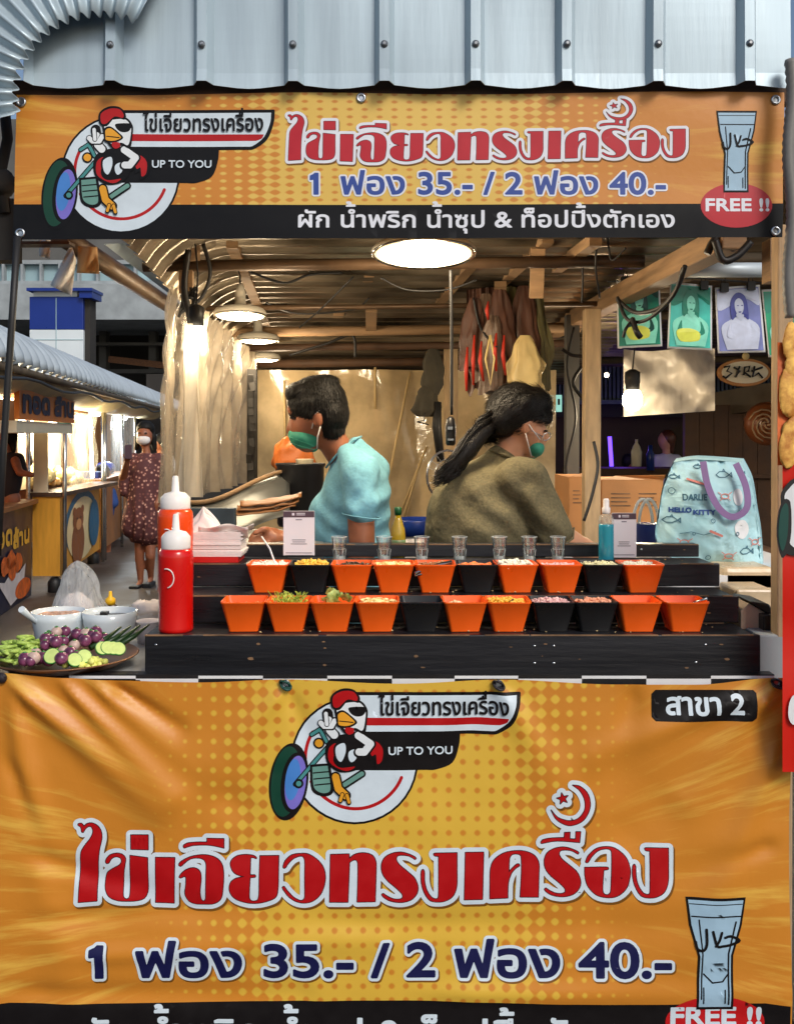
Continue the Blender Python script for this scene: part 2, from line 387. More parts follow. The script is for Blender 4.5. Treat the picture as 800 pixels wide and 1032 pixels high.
def Z(pts): return [((p[0] / 2.963 + 260, p[1] / 2.963 + 685) + tuple(p[2:])) for p in pts]
def stroke_segs(pts): return np.array([(a[0], a[1], b[0], b[1]) for a, b in zip(pts, pts[1:])])
def stroke(pts, w): return iso(stroke_segs(Z(pts)), w / 2.963, .35, fillin=False)
def ZL(pts, n=5): return [smooth_loop(Z(pts), n)]
def arcpts(cx, cy, r, a0, a1, n=24): return [(cx + r * math.cos(R(a0 + (a1 - a0) * i / n)), cy + r * math.sin(R(a0 + (a1 - a0) * i / n))) for i in range(n + 1)]
def zc(cx, cy, rx, ry=None, rot=0): return [[((x) / 2.963 + 260, y / 2.963 + 685) for x, y in circle(cx, cy, rx, ry, 40, rot)]]
plate_top = [(290,40,1),(780,40,1),(776,80),(755,130),(715,158),(690,160,1),(290,160,1)]
plate_blk = [(262,152,1),(604,152,1),(600,200),(580,250),(530,270),(500,270,1),(262,270,1)]
plate_segs = loops_segs([smooth_loop(Z(plate_top), 6)])
circ = zc(288, 241, 184)
LOGO = [('black', iso(loops_segs(circ), 2.2, .5)), ('white', circ),
 ('red', stroke(arcpts(290, 236, 149, 22, 152, 30), 5)), ('red', stroke(arcpts(290, 236, 149, 172, 212, 12), 5)),
 ('black', ZL(plate_blk)), ('black', iso(plate_segs, 1.3, .5)), ('white', ZL([(270,46,1),(772,46,1),(768,80),(748,124),(712,152),(690,154,1),(270,154,1)])),
 ('red', ZL([(310,113,1),(748,115,1),(742,128),(722,136,1),(310,136,1)])),
 # tyre, rim and hub
 ('black', zc(92, 305, 58, 116, 7)), ('green', zc(84, 304, 44, 106, 7)), ('black', zc(108, 307, 39, 90, 7)), ('violet', zc(112, 307, 31, 80, 7)), ('blue', zc(104, 298, 22, 62, 7)),
 # fork, bars, engine
 ('black', stroke([(112,312),(205,205),(260,172),(290,180)], 8)), ('teal', stroke([(112,312),(205,205),(260,172),(290,180)], 4.6)),
 ('black', stroke([(160,165),(185,148),(205,185)], 8)), ('teal', stroke([(160,165),(185,148),(205,185)], 4.6)),
 ('black', ZL([(155,255,1),(215,250,1),(225,335),(195,350),(160,330)])), ('engine', ZL([(162,262,1),(208,258,1),(216,330),(192,340),(167,322)])),
 ('black', stroke([(165,280),(210,276)], 2)), ('black', stroke([(167,298),(212,294)], 2)), ('black', stroke([(170,316),(214,312)], 2)),
 ('black', stroke([(250,320),(310,280)], 12)), ('engine', stroke([(250,320),(310,280)], 7)), ('black', stroke([(254,326),(312,288)], 1.4)),
 ('black', zc(182, 190, 17)), ('beak', zc(182, 190, 12)), ('black', zc(122, 310, 14)), ('teal', zc(122, 310, 8)),
 # the rooster: tail, body, wings
 ('black', ZL([(315,185),(350,175),(378,200),(378,240),(352,262),(350,235),(335,240),(330,215),(312,205)])), ('red', ZL([(322,190),(350,182),(372,204),(370,240),(356,250),(352,222),(340,226),(332,205)])),
 ('black', ZL([(205,190),(240,165),(300,160),(330,190),(318,240),(290,270),(240,275),(205,245)])), ('red', ZL([(212,205),(235,190),(225,240),(245,262),(290,258),(262,272),(215,248)])),
 ('black', ZL([(228,195),(262,180),(268,215),(250,252),(230,238)])), ('white', ZL([(233,200),(258,188),(262,214),(249,244),(235,232)])),
 ('black', ZL([(268,208),(292,200),(300,235),(280,252),(266,238)])), ('white', ZL([(272,214),(290,207),(294,232),(280,245),(271,234)])),
 ('black', stroke([(300,165),(338,190),(318,218),(300,216)], 15)), ('fleece', stroke([(300,165),(336,190),(318,214),(302,214)], 11)),
 # raised wing
 ('black', stroke([(230,165),(215,150),(208,100)], 16)), ('fleece', stroke([(228,163),(216,150),(210,120)], 12)), ('black', stroke([(188,128),(196,140),(222,140),(230,120)], 10)),
 ('fleece', stroke([(188,128),(198,138),(220,138),(229,122)], 7.5)), ('black', stroke([(203,98),(206,132)], 8)), ('fleece', stroke([(203,100),(206,132)], 5.5)),
 # head
 ('black', ZL([(232,75),(300,60),(326,85),(326,120),(318,160),(290,150),(262,160),(240,130)])), ('fleece', ZL([(238,78),(298,66),(320,88),(320,120),(312,150),(290,142),(266,150),(246,128)])),
 ('black', ZL([(218,75),(220,45),(250,26),(285,28),(304,50),(300,68),(270,62),(245,88),(228,88)])), ('red', ZL([(224,72),(226,48),(252,33),(283,34),(297,50),(294,62),(268,58),(243,80),(230,82)])),
 ('black', ZL([(272,82),(318,80),(322,92),(312,106),(292,108),(276,98)])), ('black', ZL([(234,98),(255,90),(285,112),(296,128),(270,142),(240,140),(234,122)])),
 ('beak', ZL([(240,102),(256,96),(282,116),(289,127),(268,136),(243,134),(240,120)])), ('black', stroke([(244,122),(284,126)], 1.6)),
 ('red', ZL([(262,142),(284,142),(286,156),(272,162),(262,154)])),
 # legs
 ('black', stroke([(232,290),(240,325),(262,345)], 16)), ('beak', stroke([(232,290),(240,325),(262,345)], 11)), ('black', stroke([(252,342),(246,362)], 7)), ('beak', stroke([(252,342),(246,360)], 4.5)),
 ('black', stroke([(266,344),(272,366)], 7)), ('beak', stroke([(266,344),(272,364)], 4.5)),
]
E_THAI = ['ไข่เจียวทรงเครื', ('่', 0, .15), 'อง']
lt = text_segs(E_THAI, 260 + 360 / 2.963, 260 + 746 / 2.963, 685 + 104 / 2.963, 24)
LOGO.append(('black', iso(lt, .42, .22)))
up = text_segs(['UP TO YOU'], 260 + 390 / 2.963, 260 + 580 / 2.963, 685 + 222 / 2.963, 11.4)
LOGO.append(('white', iso(up, .22, .2)))
def tr(loops, fx, fy): return [[(fx(x, y), fy(x, y)) for x, y in l] for l in loops]

def glass_layers(x0, x1, y0, y1):
    w = x1 - x0; h = y1 - y0; q = lambda pts: [(x0 + a * w, y0 + b * h) for a, b in pts]
    out = [(0,0),(1,0),(.94,.25),(.80,.52),(.80,1),(.18,1),(.20,.52),(.06,.25)]
    inn = [(.04,.025),(.96,.025),(.90,.25),(.76,.52),(.76,.975),(.22,.975),(.24,.52),(.10,.25)]
    st = lambda pts, k: iso(stroke_segs(q(pts)), k * w, .3, fillin=False)
    L = [('black', [q(out)]), ('glassprint', [q(inn)])]
    for pts, k in (([(.06,.06),(.94,.06)],.008), ([(.1,.17),(.92,.17)],.012), ([(.22,.2),(.28,.5),(.26,.9)],.012), ([(.84,.22),(.72,.5),(.72,.95)],.014), ([(.3,.68),(.45,.76),(.62,.75),(.72,.68)],.012), ([(.3,.8),(.3,.94)],.01), ([(.66,.82),(.66,.94)],.01)):
        L.append(('black', st(pts, k)))
    # the word in Arabic script
    for pts, k in (([(.66,.355),(.76,.345),(.90,.385),(.76,.42),(.62,.432),(.52,.425),(.45,.30)],.016), ([(.50,.43),(.56,.38),(.60,.31)],.015), ([(.34,.28),(.345,.41),(.29,.465),(.19,.45),(.16,.39)],.016)):
        sp = smooth_loop([pts[0] + (1,)] + pts[1:-1] + [pts[-1] + (1,)], 5); sp = [p for p in sp]; L.append(('black', st(sp + [pts[-1]] if sp[-1] != pts[-1] else sp, k * 1.4)))
    return L

def banner_material(name, spx, spy, cx, halfw, left, right, org, D, faded):
    m = bpy.data.materials.new(name); m.use_nodes = True; n = m.node_tree.nodes; l = m.node_tree.links; b = n['Principled BSDF']
    tc = n.new('ShaderNodeTexCoord'); sp = n.new('ShaderNodeSeparateXYZ'); l.new(tc.outputs['Object'], sp.inputs[0])
    def mth(op, a, b_=None, c=None):
        q = n.new('ShaderNodeMath'); q.operation = op
        for i, s in enumerate((a, b_, c)):
            if s is None: continue
            if isinstance(s, (int, float)): q.inputs[i].default_value = s
            else: l.new(s, q.inputs[i])
        return q.outputs[0]
    u = mth('ADD', mth('MULTIPLY', sp.outputs[0], 1000 / D), org[0]); v = mth('SUBTRACT', org[1], mth('MULTIPLY', sp.outputs[2], 1000 / D))
    nz = n.new('ShaderNodeTexNoise'); nz.inputs['Scale'].default_value = 3.2; nz.inputs['Detail'].default_value = 3; l.new(tc.outputs['Object'], nz.inputs[0])
    cosx = mth('COSINE', mth('MULTIPLY', u, 2 * math.pi / spx)); cosy = mth('COSINE', mth('MULTIPLY', v, 2 * math.pi / spy))
    h = mth('MULTIPLY', mth('ADD', cosx, cosy), .25)       # -.5 .. .5
    t = mth('SUBTRACT', 1.02, mth('DIVIDE', mth('ABSOLUTE', mth('SUBTRACT', u, cx)), halfw))
    t = mth('ADD', t, mth('MULTIPLY', mth('SUBTRACT', nz.outputs[0], .5), .3))
    t = mth('ADD', t, mth('MULTIPLY', mth('TANH', mth('MULTIPLY', mth('SUBTRACT', t, .5), 9)), .14)); t = mth('MINIMUM', t, .80)
    s = mth('ADD', t, mth('MULTIPLY', h, .95))
    mr = n.new('ShaderNodeMapRange'); mr.interpolation_type = 'SMOOTHSTEP'; l.new(s, mr.inputs[0]); mr.inputs[1].default_value = .36; mr.inputs[2].default_value = .64
    # yellow brush-like rays at both ends
    dx = mth('SUBTRACT', u, cx); dy = mth('SUBTRACT', v, org[2])
    ang = mth('ARCTAN2', dy, mth('ABSOLUTE', dx))
    cmb = n.new('ShaderNodeCombineXYZ'); l.new(mth('MULTIPLY', ang, 16.0), cmb.inputs[0]); l.new(mth('MULTIPLY', mth('ABSOLUTE', dx), .004), cmb.inputs[1]); l.new(mth('SIGN', dx), cmb.inputs[2])
    nr = n.new('ShaderNodeTexNoise'); nr.inputs['Scale'].default_value = 1.6; nr.inputs['Detail'].default_value = 5; nr.inputs['Roughness'].default_value = .6; l.new(cmb.outputs[0], nr.inputs[0])
    rr = n.new('ShaderNodeMapRange'); l.new(nr.outputs[0], rr.inputs[0]); rr.inputs[1].default_value = .50; rr.inputs[2].default_value = .70
    rf = n.new('ShaderNodeMapRange'); l.new(mth('ABSOLUTE', dx), rf.inputs[0]); rf.inputs[1].default_value = halfw * .8; rf.inputs[2].default_value = halfw * 1.25
    rays = mth('MULTIPLY', rr.outputs[0], rf.outputs[0])
    mx = n.new('ShaderNodeMix'); mx.data_type = 'RGBA'; l.new(mr.outputs[0], mx.inputs[0])
    og, ye = ((sr(214, 138, 50), sr(224, 186, 90)) if faded else (sr(212, 136, 42), sr(218, 176, 62)))
    og2 = tuple(c * .8 for c in og)
    mo = n.new('ShaderNodeMix'); mo.data_type = 'RGBA'; l.new(nz.outputs[0], mo.inputs[0]); mo.inputs[6].default_value = (*og, 1); mo.inputs[7].default_value = (*og2, 1)
    l.new(mo.outputs[2], mx.inputs[6]); mx.inputs[7].default_value = (*ye, 1)
    m2 = n.new('ShaderNodeMix'); m2.data_type = 'RGBA'; l.new(mth('MULTIPLY', rays, .75), m2.inputs[0]); l.new(mx.outputs[2], m2.inputs[6]); m2.inputs[7].default_value = (*sr(232, 192, 84), 1)
    l.new(m2.outputs[2], b.inputs['Base Color']); b.inputs['Roughness'].default_value = .42; b.inputs['Specular IOR Level'].default_value = .5
    wv = n.new('ShaderNodeTexNoise'); wv.inputs['Scale'].default_value = 55; l.new(tc.outputs['Object'], wv.inputs[0])
    bp = n.new('ShaderNodeBump'); bp.inputs['Strength'].default_value = .25; bp.inputs['Distance'].default_value = .0015; l.new(wv.outputs[0], bp.inputs['Height']); l.new(bp.outputs[0], b.inputs['Normal'])
    return m

for k_ in ('upblack', 'black'): PR[k_].node_tree.nodes['Principled BSDF'].inputs['Specular IOR Level'].default_value = .22
def eyelet(parent, p, tilt=0):
    mb = MB(); M = Matrix.Rotation(R(90), 3, 'X')
    prof = [(.0045, 0), (.0050, .0022), (.0075, .0034), (.0100, .0022), (.0102, 0), (.0102, -.001), (.0045, -.001)]
    mb.lathe(p, prof, 20, M); return obj('eyelet', mb, 'steel', parent)
M_('steel', sr(190, 195, 200), rough=.28, metal=1, var=.1, scale=30)
M_('darkhole', (.006, .006, .007), rough=.8, var=0)
# ------------------------------------------------------------------ lower banner
def fold(x, y, ax, ay, bx, by, w0, w1, amp):
    dx, dy = bx - ax, by - ay; L2 = dx * dx + dy * dy; t = ((x - ax) * dx + (y - ay) * dy) / L2
    tc_ = min(1, max(0, t)); px, py = ax + tc_ * dx, ay + tc_ * dy; d = math.hypot(x - px, y - py); w = w0 + (w1 - w0) * tc_
    return amp * math.exp(-(d / w) ** 2) * (1 - tc_ * .55) * min(1, tc_ * 6 + .15)
FOLDS = [(10,684,160,812,6,20,-.011),(60,684,175,800,5,15,-.008),(92,686,215,790,5,14,-.009),(112,690,180,735,4,9,.008),(100,690,240,812,5,16,.006),(10,690,70,1000,7,26,-.006),(6,760,60,900,7,16,.005),
 (782,694,690,800,6,22,-.010),(786,700,640,838,8,26,.007),(760,700,600,760,6,16,-.006),(788,740,700,960,8,22,-.006),(786,850,690,880,6,16,.004),
 (288,692,225,770,5,18,-.005),(290,694,330,800,5,22,.003),(502,692,560,790,6,24,-.005),(500,694,440,790,6,22,.0035),(640,690,620,790,7,24,.004),
 (20,930,260,915,8,14,.004),(60,965,380,945,8,16,-.004),(300,930,700,935,10,16,.003),(0,1000,300,1003,8,14,.004),(420,1000,790,1004,8,14,-.004),(20,860,200,915,8,16,.004)]
def w_low(x, y):
    s = 2.3 * sum(fold(x, y, *f) for f in FOLDS)
    s += .005 * mnoise.noise(Vector((x * .006, y * .009, 3))) + .0016 * mnoise.noise(Vector((x * .022, y * .03, 7)))
    return s
def ytop(x):
    pts = [(-4,678),(60,683),(120,686),(200,688),(288,685),(400,689),(502,685),(620,690),(700,690),(783,683),(797,683)]
    for (a, b), (c, d) in zip(pts, pts[1:]):
        if x <= c: t = max(0, (x - a) / (c - a)); return b + (d - b) * (t * t * (3 - 2 * t))
    return 683
DL = 2.0
low = Sheet(DL, w_low, 5)
X0, X1, Y1 = -4, 796, 1078
mb = MB()
outl = [(X0 + 4 * k, ytop(X0 + 4 * k)) for k in range(int((X1 - X0) / 4) + 1)] + [(X1 + 1.6 * math.sin(y * .02), y) for y in range(700, Y1, 8)] + [(X1, Y1), (X0, Y1)] + [(X0 + 1.6 * math.sin(y * .02), y) for y in range(Y1 - 8, 690, -8)]
low.layer(mb, [outl], 0, 0, big=True)
bm_low = banner_material('banner_vinyl_orange', 14.35, 14.1, 395, 265, 0, 0, (0, 0, 900), DL, False)
lowo = obj('menu_banner', mb, bm_low, None, 'large wrinkled orange vinyl banner covering the front of the counter', 'banner', fixn=False)
_l = lowo.location
# object coordinates -> photo px inside the shader
def fix_origin(m, o, D):
    u0 = 400 + o.location.x * 1000 / D; v0 = 440 - (o.location.z - EYE) * 1000 / D
    adds = [q for q in m.node_tree.nodes if q.type == 'MATH']
    adds[1].inputs[1].default_value = u0; adds[3].inputs[0].default_value = v0
fix_origin(bm_low, lowo, DL)
def print_part(sheet, parent, name, layers, lift0, inks=None):
    mb = MB()
    for i, (ink, lp) in enumerate(layers):
        if lp: sheet.layer(mb, lp, lift0 + (.00015 if len(layers) < 20 else .00006) * i, INK[(inks or {}).get(ink, ink)] - 1)
    return obj(name, mb, INKS, parent, fixn=False)
tseg = loops_segs(TITLE)
print_part(low, lowo, 'title_lettering', [('shade', [[(x + 1.5, y + 2.2) for x, y in l] for l in iso(tseg, 5.2, .7)]), ('white', iso(tseg, 5.0, .6)), ('maroon', iso(tseg, .7, .45)), ('red', iso(tseg, -.15, .4))], .0009)
ONE = [(92,957),(97,955),(99,953),(104,953),(104,984),(98,984),(98,961),(92,962)]
prl = np.concatenate([text_segs(['ฟอง 35.- / 2 ฟอง 40.-'], 139, 675, 984, 48), loops_segs([ONE])])
print_part(low, lowo, 'price_lettering', [('shade', [[(x + 1.2, y + 1.6) for x, y in l] for l in iso(prl, 4.6, .7)]), ('white', iso(prl, 4.4, .6)), ('navy', iso(prl, 1.5, .5))], .0009)
strip = [(-4, 1012)] + [(x, 1010 + 1.5 * math.sin(x * .012)) for x in range(10, 790, 20)] + [(796, 1014), (796, 1078), (-4, 1078)]
print_part(low, lowo, 'black_strip', [('black', [strip])], .0004)
MENU = ['ผัก น', ('้', 0.02, .30), 'ำพริก น', ('้', 0.02, .30), 'ำซุป & ท็อปปิ', ('้', 0, .24), 'งตักเอง']
mnl = text_segs(MENU, 84, 652, 1052, 34)
print_part(low, lowo, 'menu_lettering', [('white', iso(mnl, .9, .4))], .0009)
print_part(low, lowo, 'rooster_logo', LOGO, .0006)
fe = text_segs(['FREE !!'], 676, 766, 1033, 26)
print_part(low, lowo, 'drink_picture', [('freered', [circle(720, 1030, 50, 27)]), ('white', iso(fe, 1.0, .4))] + glass_layers(690, 750, 903, 1017), .0009)
rr_ = smooth_loop([(660,695,1),(758,695,1),(761,698,1),(761,723,1),(757,726,1),(660,726,1),(656,722,1),(656,699,1)], 3)
sk = text_segs(['สาขา 2'], 671, 748, 719, 29)
print_part(low, lowo, 'branch_badge', [('black', [rr_]), ('white', iso(sk, .83, .31))], .0009)
for x in (2, 288, 502, 781):
    p = low.pt(x, ytop(x) + 5); p.y -= .001; eyelet(lowo, p)
# knotted ties and nails at the eyelets of the lower banner
M_('tie', sr(38, 34, 40), rough=.5); M_('greencord', sr(20, 70, 62), rough=.5)
for i, (x, lab) in enumerate(((3, 'round violet rubber washer nailed at the top left corner of the lower banner'), (288, 'dark green cord knot tied through the second eyelet of the lower banner'), (502, 'brown cord knot tied through the third eyelet of the lower banner'), (781, 'twisted black cord at the top right corner of the lower banner'))):
    mb = MB(); c = low.pt(x, ytop(x) + 4.5) + Vector((0, -.006, 0))
    for k in range(3 if i else 1):
        pts = []
        for j in range(15):
            t = j / 14 * 2 * math.pi; rr = .0085 + .0015 * k; pts.append(c + Vector((rr * math.cos(t + k), -.004 * math.sin(2 * t + k) - .002 * k, rr * .8 * math.sin(t + k * .7))))
        mb.tube(pts, .0024, 6)
    if i == 0: mb.lathe(c, [(0, .006), (.006, .006), (.011, .001), (.011, -.002)][::-1], 18, Matrix.Rotation(R(90), 3, 'X'))
    obj('cord_knot', mb, ['tie', 'greencord', 'tie', 'tie'][i], None, lab, 'cord', 'knots holding the lower banner')
# ------------------------------------------------------------------ upper banner
DU = 2.05
def w_up(x, y):
    return .0035 * mnoise.noise(Vector((x * .008, y * .02, 11))) + .004 * math.sin((x - 15) / 775 * math.pi * 4 + .6) * max(0, (150 - y) / 60) * .5
upb = Sheet(DU, w_up, 10)
# edges of the sheet: top left (17,95) .. bottom right (788,239)
def upmap(u, v):
    xa = 17 + (790 - 17) * u; ya = 95.5 - 2.5 * u + .8 * math.sin(u * math.pi * 4); xb = 14 + (788 - 14) * u; yb = 241.5 - 2.5 * u
    return xa + (xb - xa) * v, ya + (yb - ya) * v
mb = MB(); oul = [upmap(k / 60, 0) for k in range(60)] + [upmap(1, 0), upmap(1, .5), upmap(1, 1)] + [upmap(k / 60, 1) for k in range(59, -1, -1)]; upb.layer(mb, [oul], 0, 0, big=True)
bm_up = banner_material('banner_vinyl_faded', 15, 7.6, 400, 270, 0, 0, (0, 0, 150), DU, True)
upo = obj('header_banner', mb, bm_up, None, 'long faded orange and black banner hung over the stall opening', 'banner', fixn=False)
fix_origin(bm_up, upo, DU)
FADE = {'red': 'upred', 'navy': 'upblue', 'white': 'upwhite', 'black': 'upblack', 'freered': 'upred'}
tx = lambda x, y: 286 + (x - 72) * .672
def ty(x, y):
    return 165.6 - (916 - y) * .577 + (4.2 if y < 835 and x > 540 else 0) + (x - 72) * .0 + (2.4 * (835 - y) / 40 if (y < 835 and x > 540) else 0)
print_part(upb, upo, 'black_strip', [('black', [[(14, 206), (400, 206.5), (789, 205), (788, 239), (14, 241.5)]])], .0004, FADE)
up_t = tr(TITLE, tx, ty); us = loops_segs(up_t)
print_part(upb, upo, 'title_lettering', [('shade', [[(x + .8, y + 1.2) for x, y in l] for l in iso(us, 3.5, .6)]), ('white', iso(us, 3.3, .5)), ('maroon', iso(us, .45, .3)), ('red', iso(us, -.05, .3))], .0009, FADE)
pru = np.concatenate([text_segs(['ฟอง 35.- / 2 ฟอง 40.-'], 344, 670, 195.5, 31), loops_segs([[(313 + (x - 92) * .62, 195.5 + (y - 984) * .66) for x, y in ONE]])])
print_part(upb, upo, 'price_lettering', [('white', iso(pru, 2.6, .5)), ('navy', iso(pru, .85, .35))], .0009, FADE)
mnu = text_segs(MENU, 301, 679, 229, 22.5)
print_part(upb, upo, 'menu_lettering', [('white', iso(mnu, .5, .3))], .0009, FADE)
lx = lambda x, y: 42.3 + (x - 271.1) * .927
ly = lambda x, y: 107.9 + (y - 694.1) * .933
print_part(upb, upo, 'rooster_logo', [(k, tr(l, lx, ly)) for k, l in LOGO], .0006, {'black': 'upblack'})
fu = text_segs(['FREE !!'], 711, 774, 212.5, 17.5)
print_part(upb, upo, 'drink_picture', [('freered', [circle(741.5, 207, 36, 22.5)]), ('white', iso(fu, .6, .3))] + glass_layers(721, 762, 112, 194), .0009, FADE)
for x, y in ((22, 103), (364, 99), (781, 101), (21, 235), (781, 233)):
    p = upb.pt(x, y); p.y -= .001; eyelet(upo, p)
# ================================================================== SETTING MATERIALS
M_('asphalt', (.06, .058, .056), rough=.75, var=.35, scale=4, bump=.4, bscale=90)
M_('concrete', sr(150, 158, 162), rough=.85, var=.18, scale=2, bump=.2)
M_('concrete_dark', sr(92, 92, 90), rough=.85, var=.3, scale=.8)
M_('fascia', sr(178, 196, 206), rough=.42, metal=.25, var=.13, scale=2.2, bump=.10, bscale=14, stretch=(7, 7, .6), detail=9)
M_('rust', sr(96, 64, 40), rough=.8, var=.4, scale=30)
M_('galv', sr(76, 68, 56), rough=.36, metal=.65, var=.5, scale=2.2, bump=.35, bscale=40, stretch=(1, 3, 3), col2=sr(136, 124, 106))
M_('galvdark', sr(96, 84, 68), rough=.6, metal=.3, var=.4, scale=5, bump=.25, bscale=40)
M_('wood', sr(140, 112, 82), rough=.7, var=.3, scale=6, bump=.3, bscale=30, stretch=(1, 1, 8))
M_('woodpost', sr(172, 146, 112), rough=.7, var=.25, scale=10, bump=.3, bscale=50, stretch=(5, 5, .8))
M_('darkwood', sr(74, 52, 36), rough=.7, var=.35, scale=8, bump=.3)
M_('pipe', sr(88, 68, 50), rough=.45, metal=.3, var=.3, scale=12)
M_('wire', (.012, .012, .013), rough=.5, var=0)
M_('blackwood', (.012, .0125, .016), rough=.38, var=.5, scale=3, bump=.35, bscale=26, stretch=(.35, 2, 3), rvar=.15)
M_('edgewear', sr(120, 92, 66), rough=.7, var=.5, scale=20)
M_('whitepaint', sr(222, 224, 226), rough=.5, var=.06, scale=12)
M_('blackpaint', (.012, .012, .014), rough=.4, var=.2)
M_('lampmetal', sr(196, 190, 176), rough=.4, var=.1)
M_('cardboard', sr(186, 132, 82), rough=.85, var=.12, scale=6, bump=.15)
M_('chrome', sr(200, 200, 198), rough=.18, metal=1, var=.05)
M_('steelsheet', sr(150, 152, 150), rough=.32, metal=.8, var=.2, scale=6, bump=.1)

def plastic(name, col, alpha, rough=.22, bump=.6, bscale=9, trl=.5):
    """translucent film: thin, wrinkled, lets the warm light through"""
    m = bpy.data.materials.new(name); m.use_nodes = True; n = m.node_tree.nodes; l = m.node_tree.links; b = n['Principled BSDF']; out = n['Material Output']
    b.inputs['Base Color'].default_value = (*col, 1); b.inputs['Roughness'].default_value = rough
    if name in ('film_back', 'film_warm', 'film_white'):
        cz = n.new('ShaderNodeTexNoise'); cz.inputs['Scale'].default_value = 3.5 if name != 'film_warm' else 9; cz.inputs['Detail'].default_value = 7; cz.inputs['Roughness'].default_value = .65; cq = n.new('ShaderNodeValToRGB'); tq = n.new('ShaderNodeTexCoord'); l.new(tq.outputs['Object'], cz.inputs[0]); l.new(cz.outputs[0], cq.inputs[0]); cq.color_ramp.elements[0].position = .35; cq.color_ramp.elements[1].position = .6; cq.color_ramp.elements[0].color = (*[c * .55 for c in col], 1); cq.color_ramp.elements[1].color = (*col, 1); l.new(cq.outputs[0], b.inputs['Base Color'])
    tl = n.new('ShaderNodeBsdfTranslucent'); tl.inputs[0].default_value = (*col, 1); tp = n.new('ShaderNodeBsdfTransparent')
    m1 = n.new('ShaderNodeMixShader'); m1.inputs[0].default_value = trl; l.new(b.outputs[0], m1.inputs[1]); l.new(tl.outputs[0], m1.inputs[2])
    m2 = n.new('ShaderNodeMixShader'); l.new(tp.outputs[0], m2.inputs[1]); l.new(m1.outputs[0], m2.inputs[2])
    tc = n.new('ShaderNodeTexCoord'); mp = n.new('ShaderNodeMapping'); mp.inputs['Scale'].default_value = (3.2, 3.2, .38) if 'back' not in name else (1, 1, 1); l.new(tc.outputs['Object'], mp.inputs[0])
    nz = n.new('ShaderNodeTexNoise'); nz.inputs['Scale'].default_value = bscale; nz.inputs['Detail'].default_value = 6; nz.inputs['Distortion'].default_value = .6; l.new(mp.outputs[0], nz.inputs[0])
    mr = n.new('ShaderNodeMapRange'); l.new(nz.outputs[0], mr.inputs[0]); mr.inputs[1].default_value = .3; mr.inputs[2].default_value = .7
    mr.inputs[3].default_value = max(0, alpha - .18); mr.inputs[4].default_value = min(1, alpha + .18); l.new(mr.outputs[0], m2.inputs[0])
    bp = n.new('ShaderNodeBump'); bp.inputs['Strength'].default_value = bump; bp.inputs['Distance'].default_value = .02; l.new(nz.outputs[0], bp.inputs['Height'])
    l.new(bp.outputs[0], b.inputs['Normal']); l.new(m2.outputs[0], out.inputs[0]); MT[name] = m; return m
plastic('film_warm', sr(198, 184, 162), .60, rough=.10, bscale=6, bump=.8)
MT['film_warm'].node_tree.nodes['Mapping'].inputs['Scale'].default_value = (1.4, 1.4, .7); MT['film_warm'].node_tree.nodes['Map Range'].inputs[3].default_value = .30; MT['film_warm'].node_tree.nodes['Map Range'].inputs[4].default_value = .95; MT['film_warm'].node_tree.nodes['Principled BSDF'].inputs['Coat Weight'].default_value = 1
plastic('film_back', sr(224, 198, 152), .97, rough=.13, bscale=2.2, bump=1, trl=.2); MT['film_back'].node_tree.nodes['Principled BSDF'].inputs['Coat Weight'].default_value = .8
plastic('film_clear', sr(226, 224, 214), .34, rough=.12, bscale=14)
plastic('film_bag', sr(226, 232, 238), .42, rough=.15, bscale=30)
plastic('film_white', sr(222, 214, 200), .96, rough=.3, bscale=5)

# ================================================================== GROUND, FAR BUILDINGS
mb = MB(); mb.grid(lambda u, v: (-120 + 240 * u, -60 + 300 * v, .01 * mnoise.noise(Vector((u * 60, v * 60, 0)))), 60, 60)
obj('ground', mb, 'asphalt', kind='structure')
mb = MB(); mb.grid(lambda u, v: (-3.0 - .9 + 4.2 * u - .134 * (25 * v - 2), 2 + 25 * v, .016), 4, 20); obj('pavement', mb, mat('paving', sr(78, 70, 64), rough=.5, var=.3, scale=3, bump=.3, bscale=12), kind='structure')

def boxthing(name, parts, label, cat, loc, group=None):
    t = thing(name, label, cat, loc, group)
    for nm, m, boxes in parts:
        b = MB()
        for bb in boxes: b.span(*bb)
        obj(nm, b, m, t)
    return t
# elevated concrete walkway with a glazed parapet far behind
D = 32
t = thing('elevated_walkway', 'pale concrete elevated walkway with a glazed parapet far behind the stalls', 'walkway', P(60, 300, D))
b = MB(); b.span(P(-160, 286, D), P(330, 322, D + 8)); obj('deck_beam', b, 'concrete', t)
b = MB(); b.span(P(-160, 262, D + .5), P(330, 266, D + .8)); b.span(P(-160, 283, D + .3), P(330, 288, D + .9))
for x in range(-150, 330, 19): b.span(P(x, 264, D + .45), P(x + 2.2, 287, D + .75))
obj('parapet_frame', b, 'concrete', t)
M_('bluishglass', sr(150, 178, 186), rough=.2, var=.2, scale=.7)
b = MB(); b.span(P(-160, 266, D + .7), P(330, 286, D + .72)); obj('glazing', b, 'bluishglass', t)
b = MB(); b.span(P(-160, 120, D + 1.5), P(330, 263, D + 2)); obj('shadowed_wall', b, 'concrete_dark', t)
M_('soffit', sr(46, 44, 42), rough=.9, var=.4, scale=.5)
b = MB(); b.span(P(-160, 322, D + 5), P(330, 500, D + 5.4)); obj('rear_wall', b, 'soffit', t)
b = MB()
for x in (100, 150, 196, 240): b.span(P(x, 322, D + 3.5), P(x + 7, 480, D + 4))
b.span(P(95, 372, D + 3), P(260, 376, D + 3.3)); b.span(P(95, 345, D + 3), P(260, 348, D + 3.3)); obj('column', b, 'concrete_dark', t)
b = MB(); b.beam(P(110, 362, D + 2), P(200, 372, D + 2), .12, .22); obj('rusty_girder', b, 'rust', t)
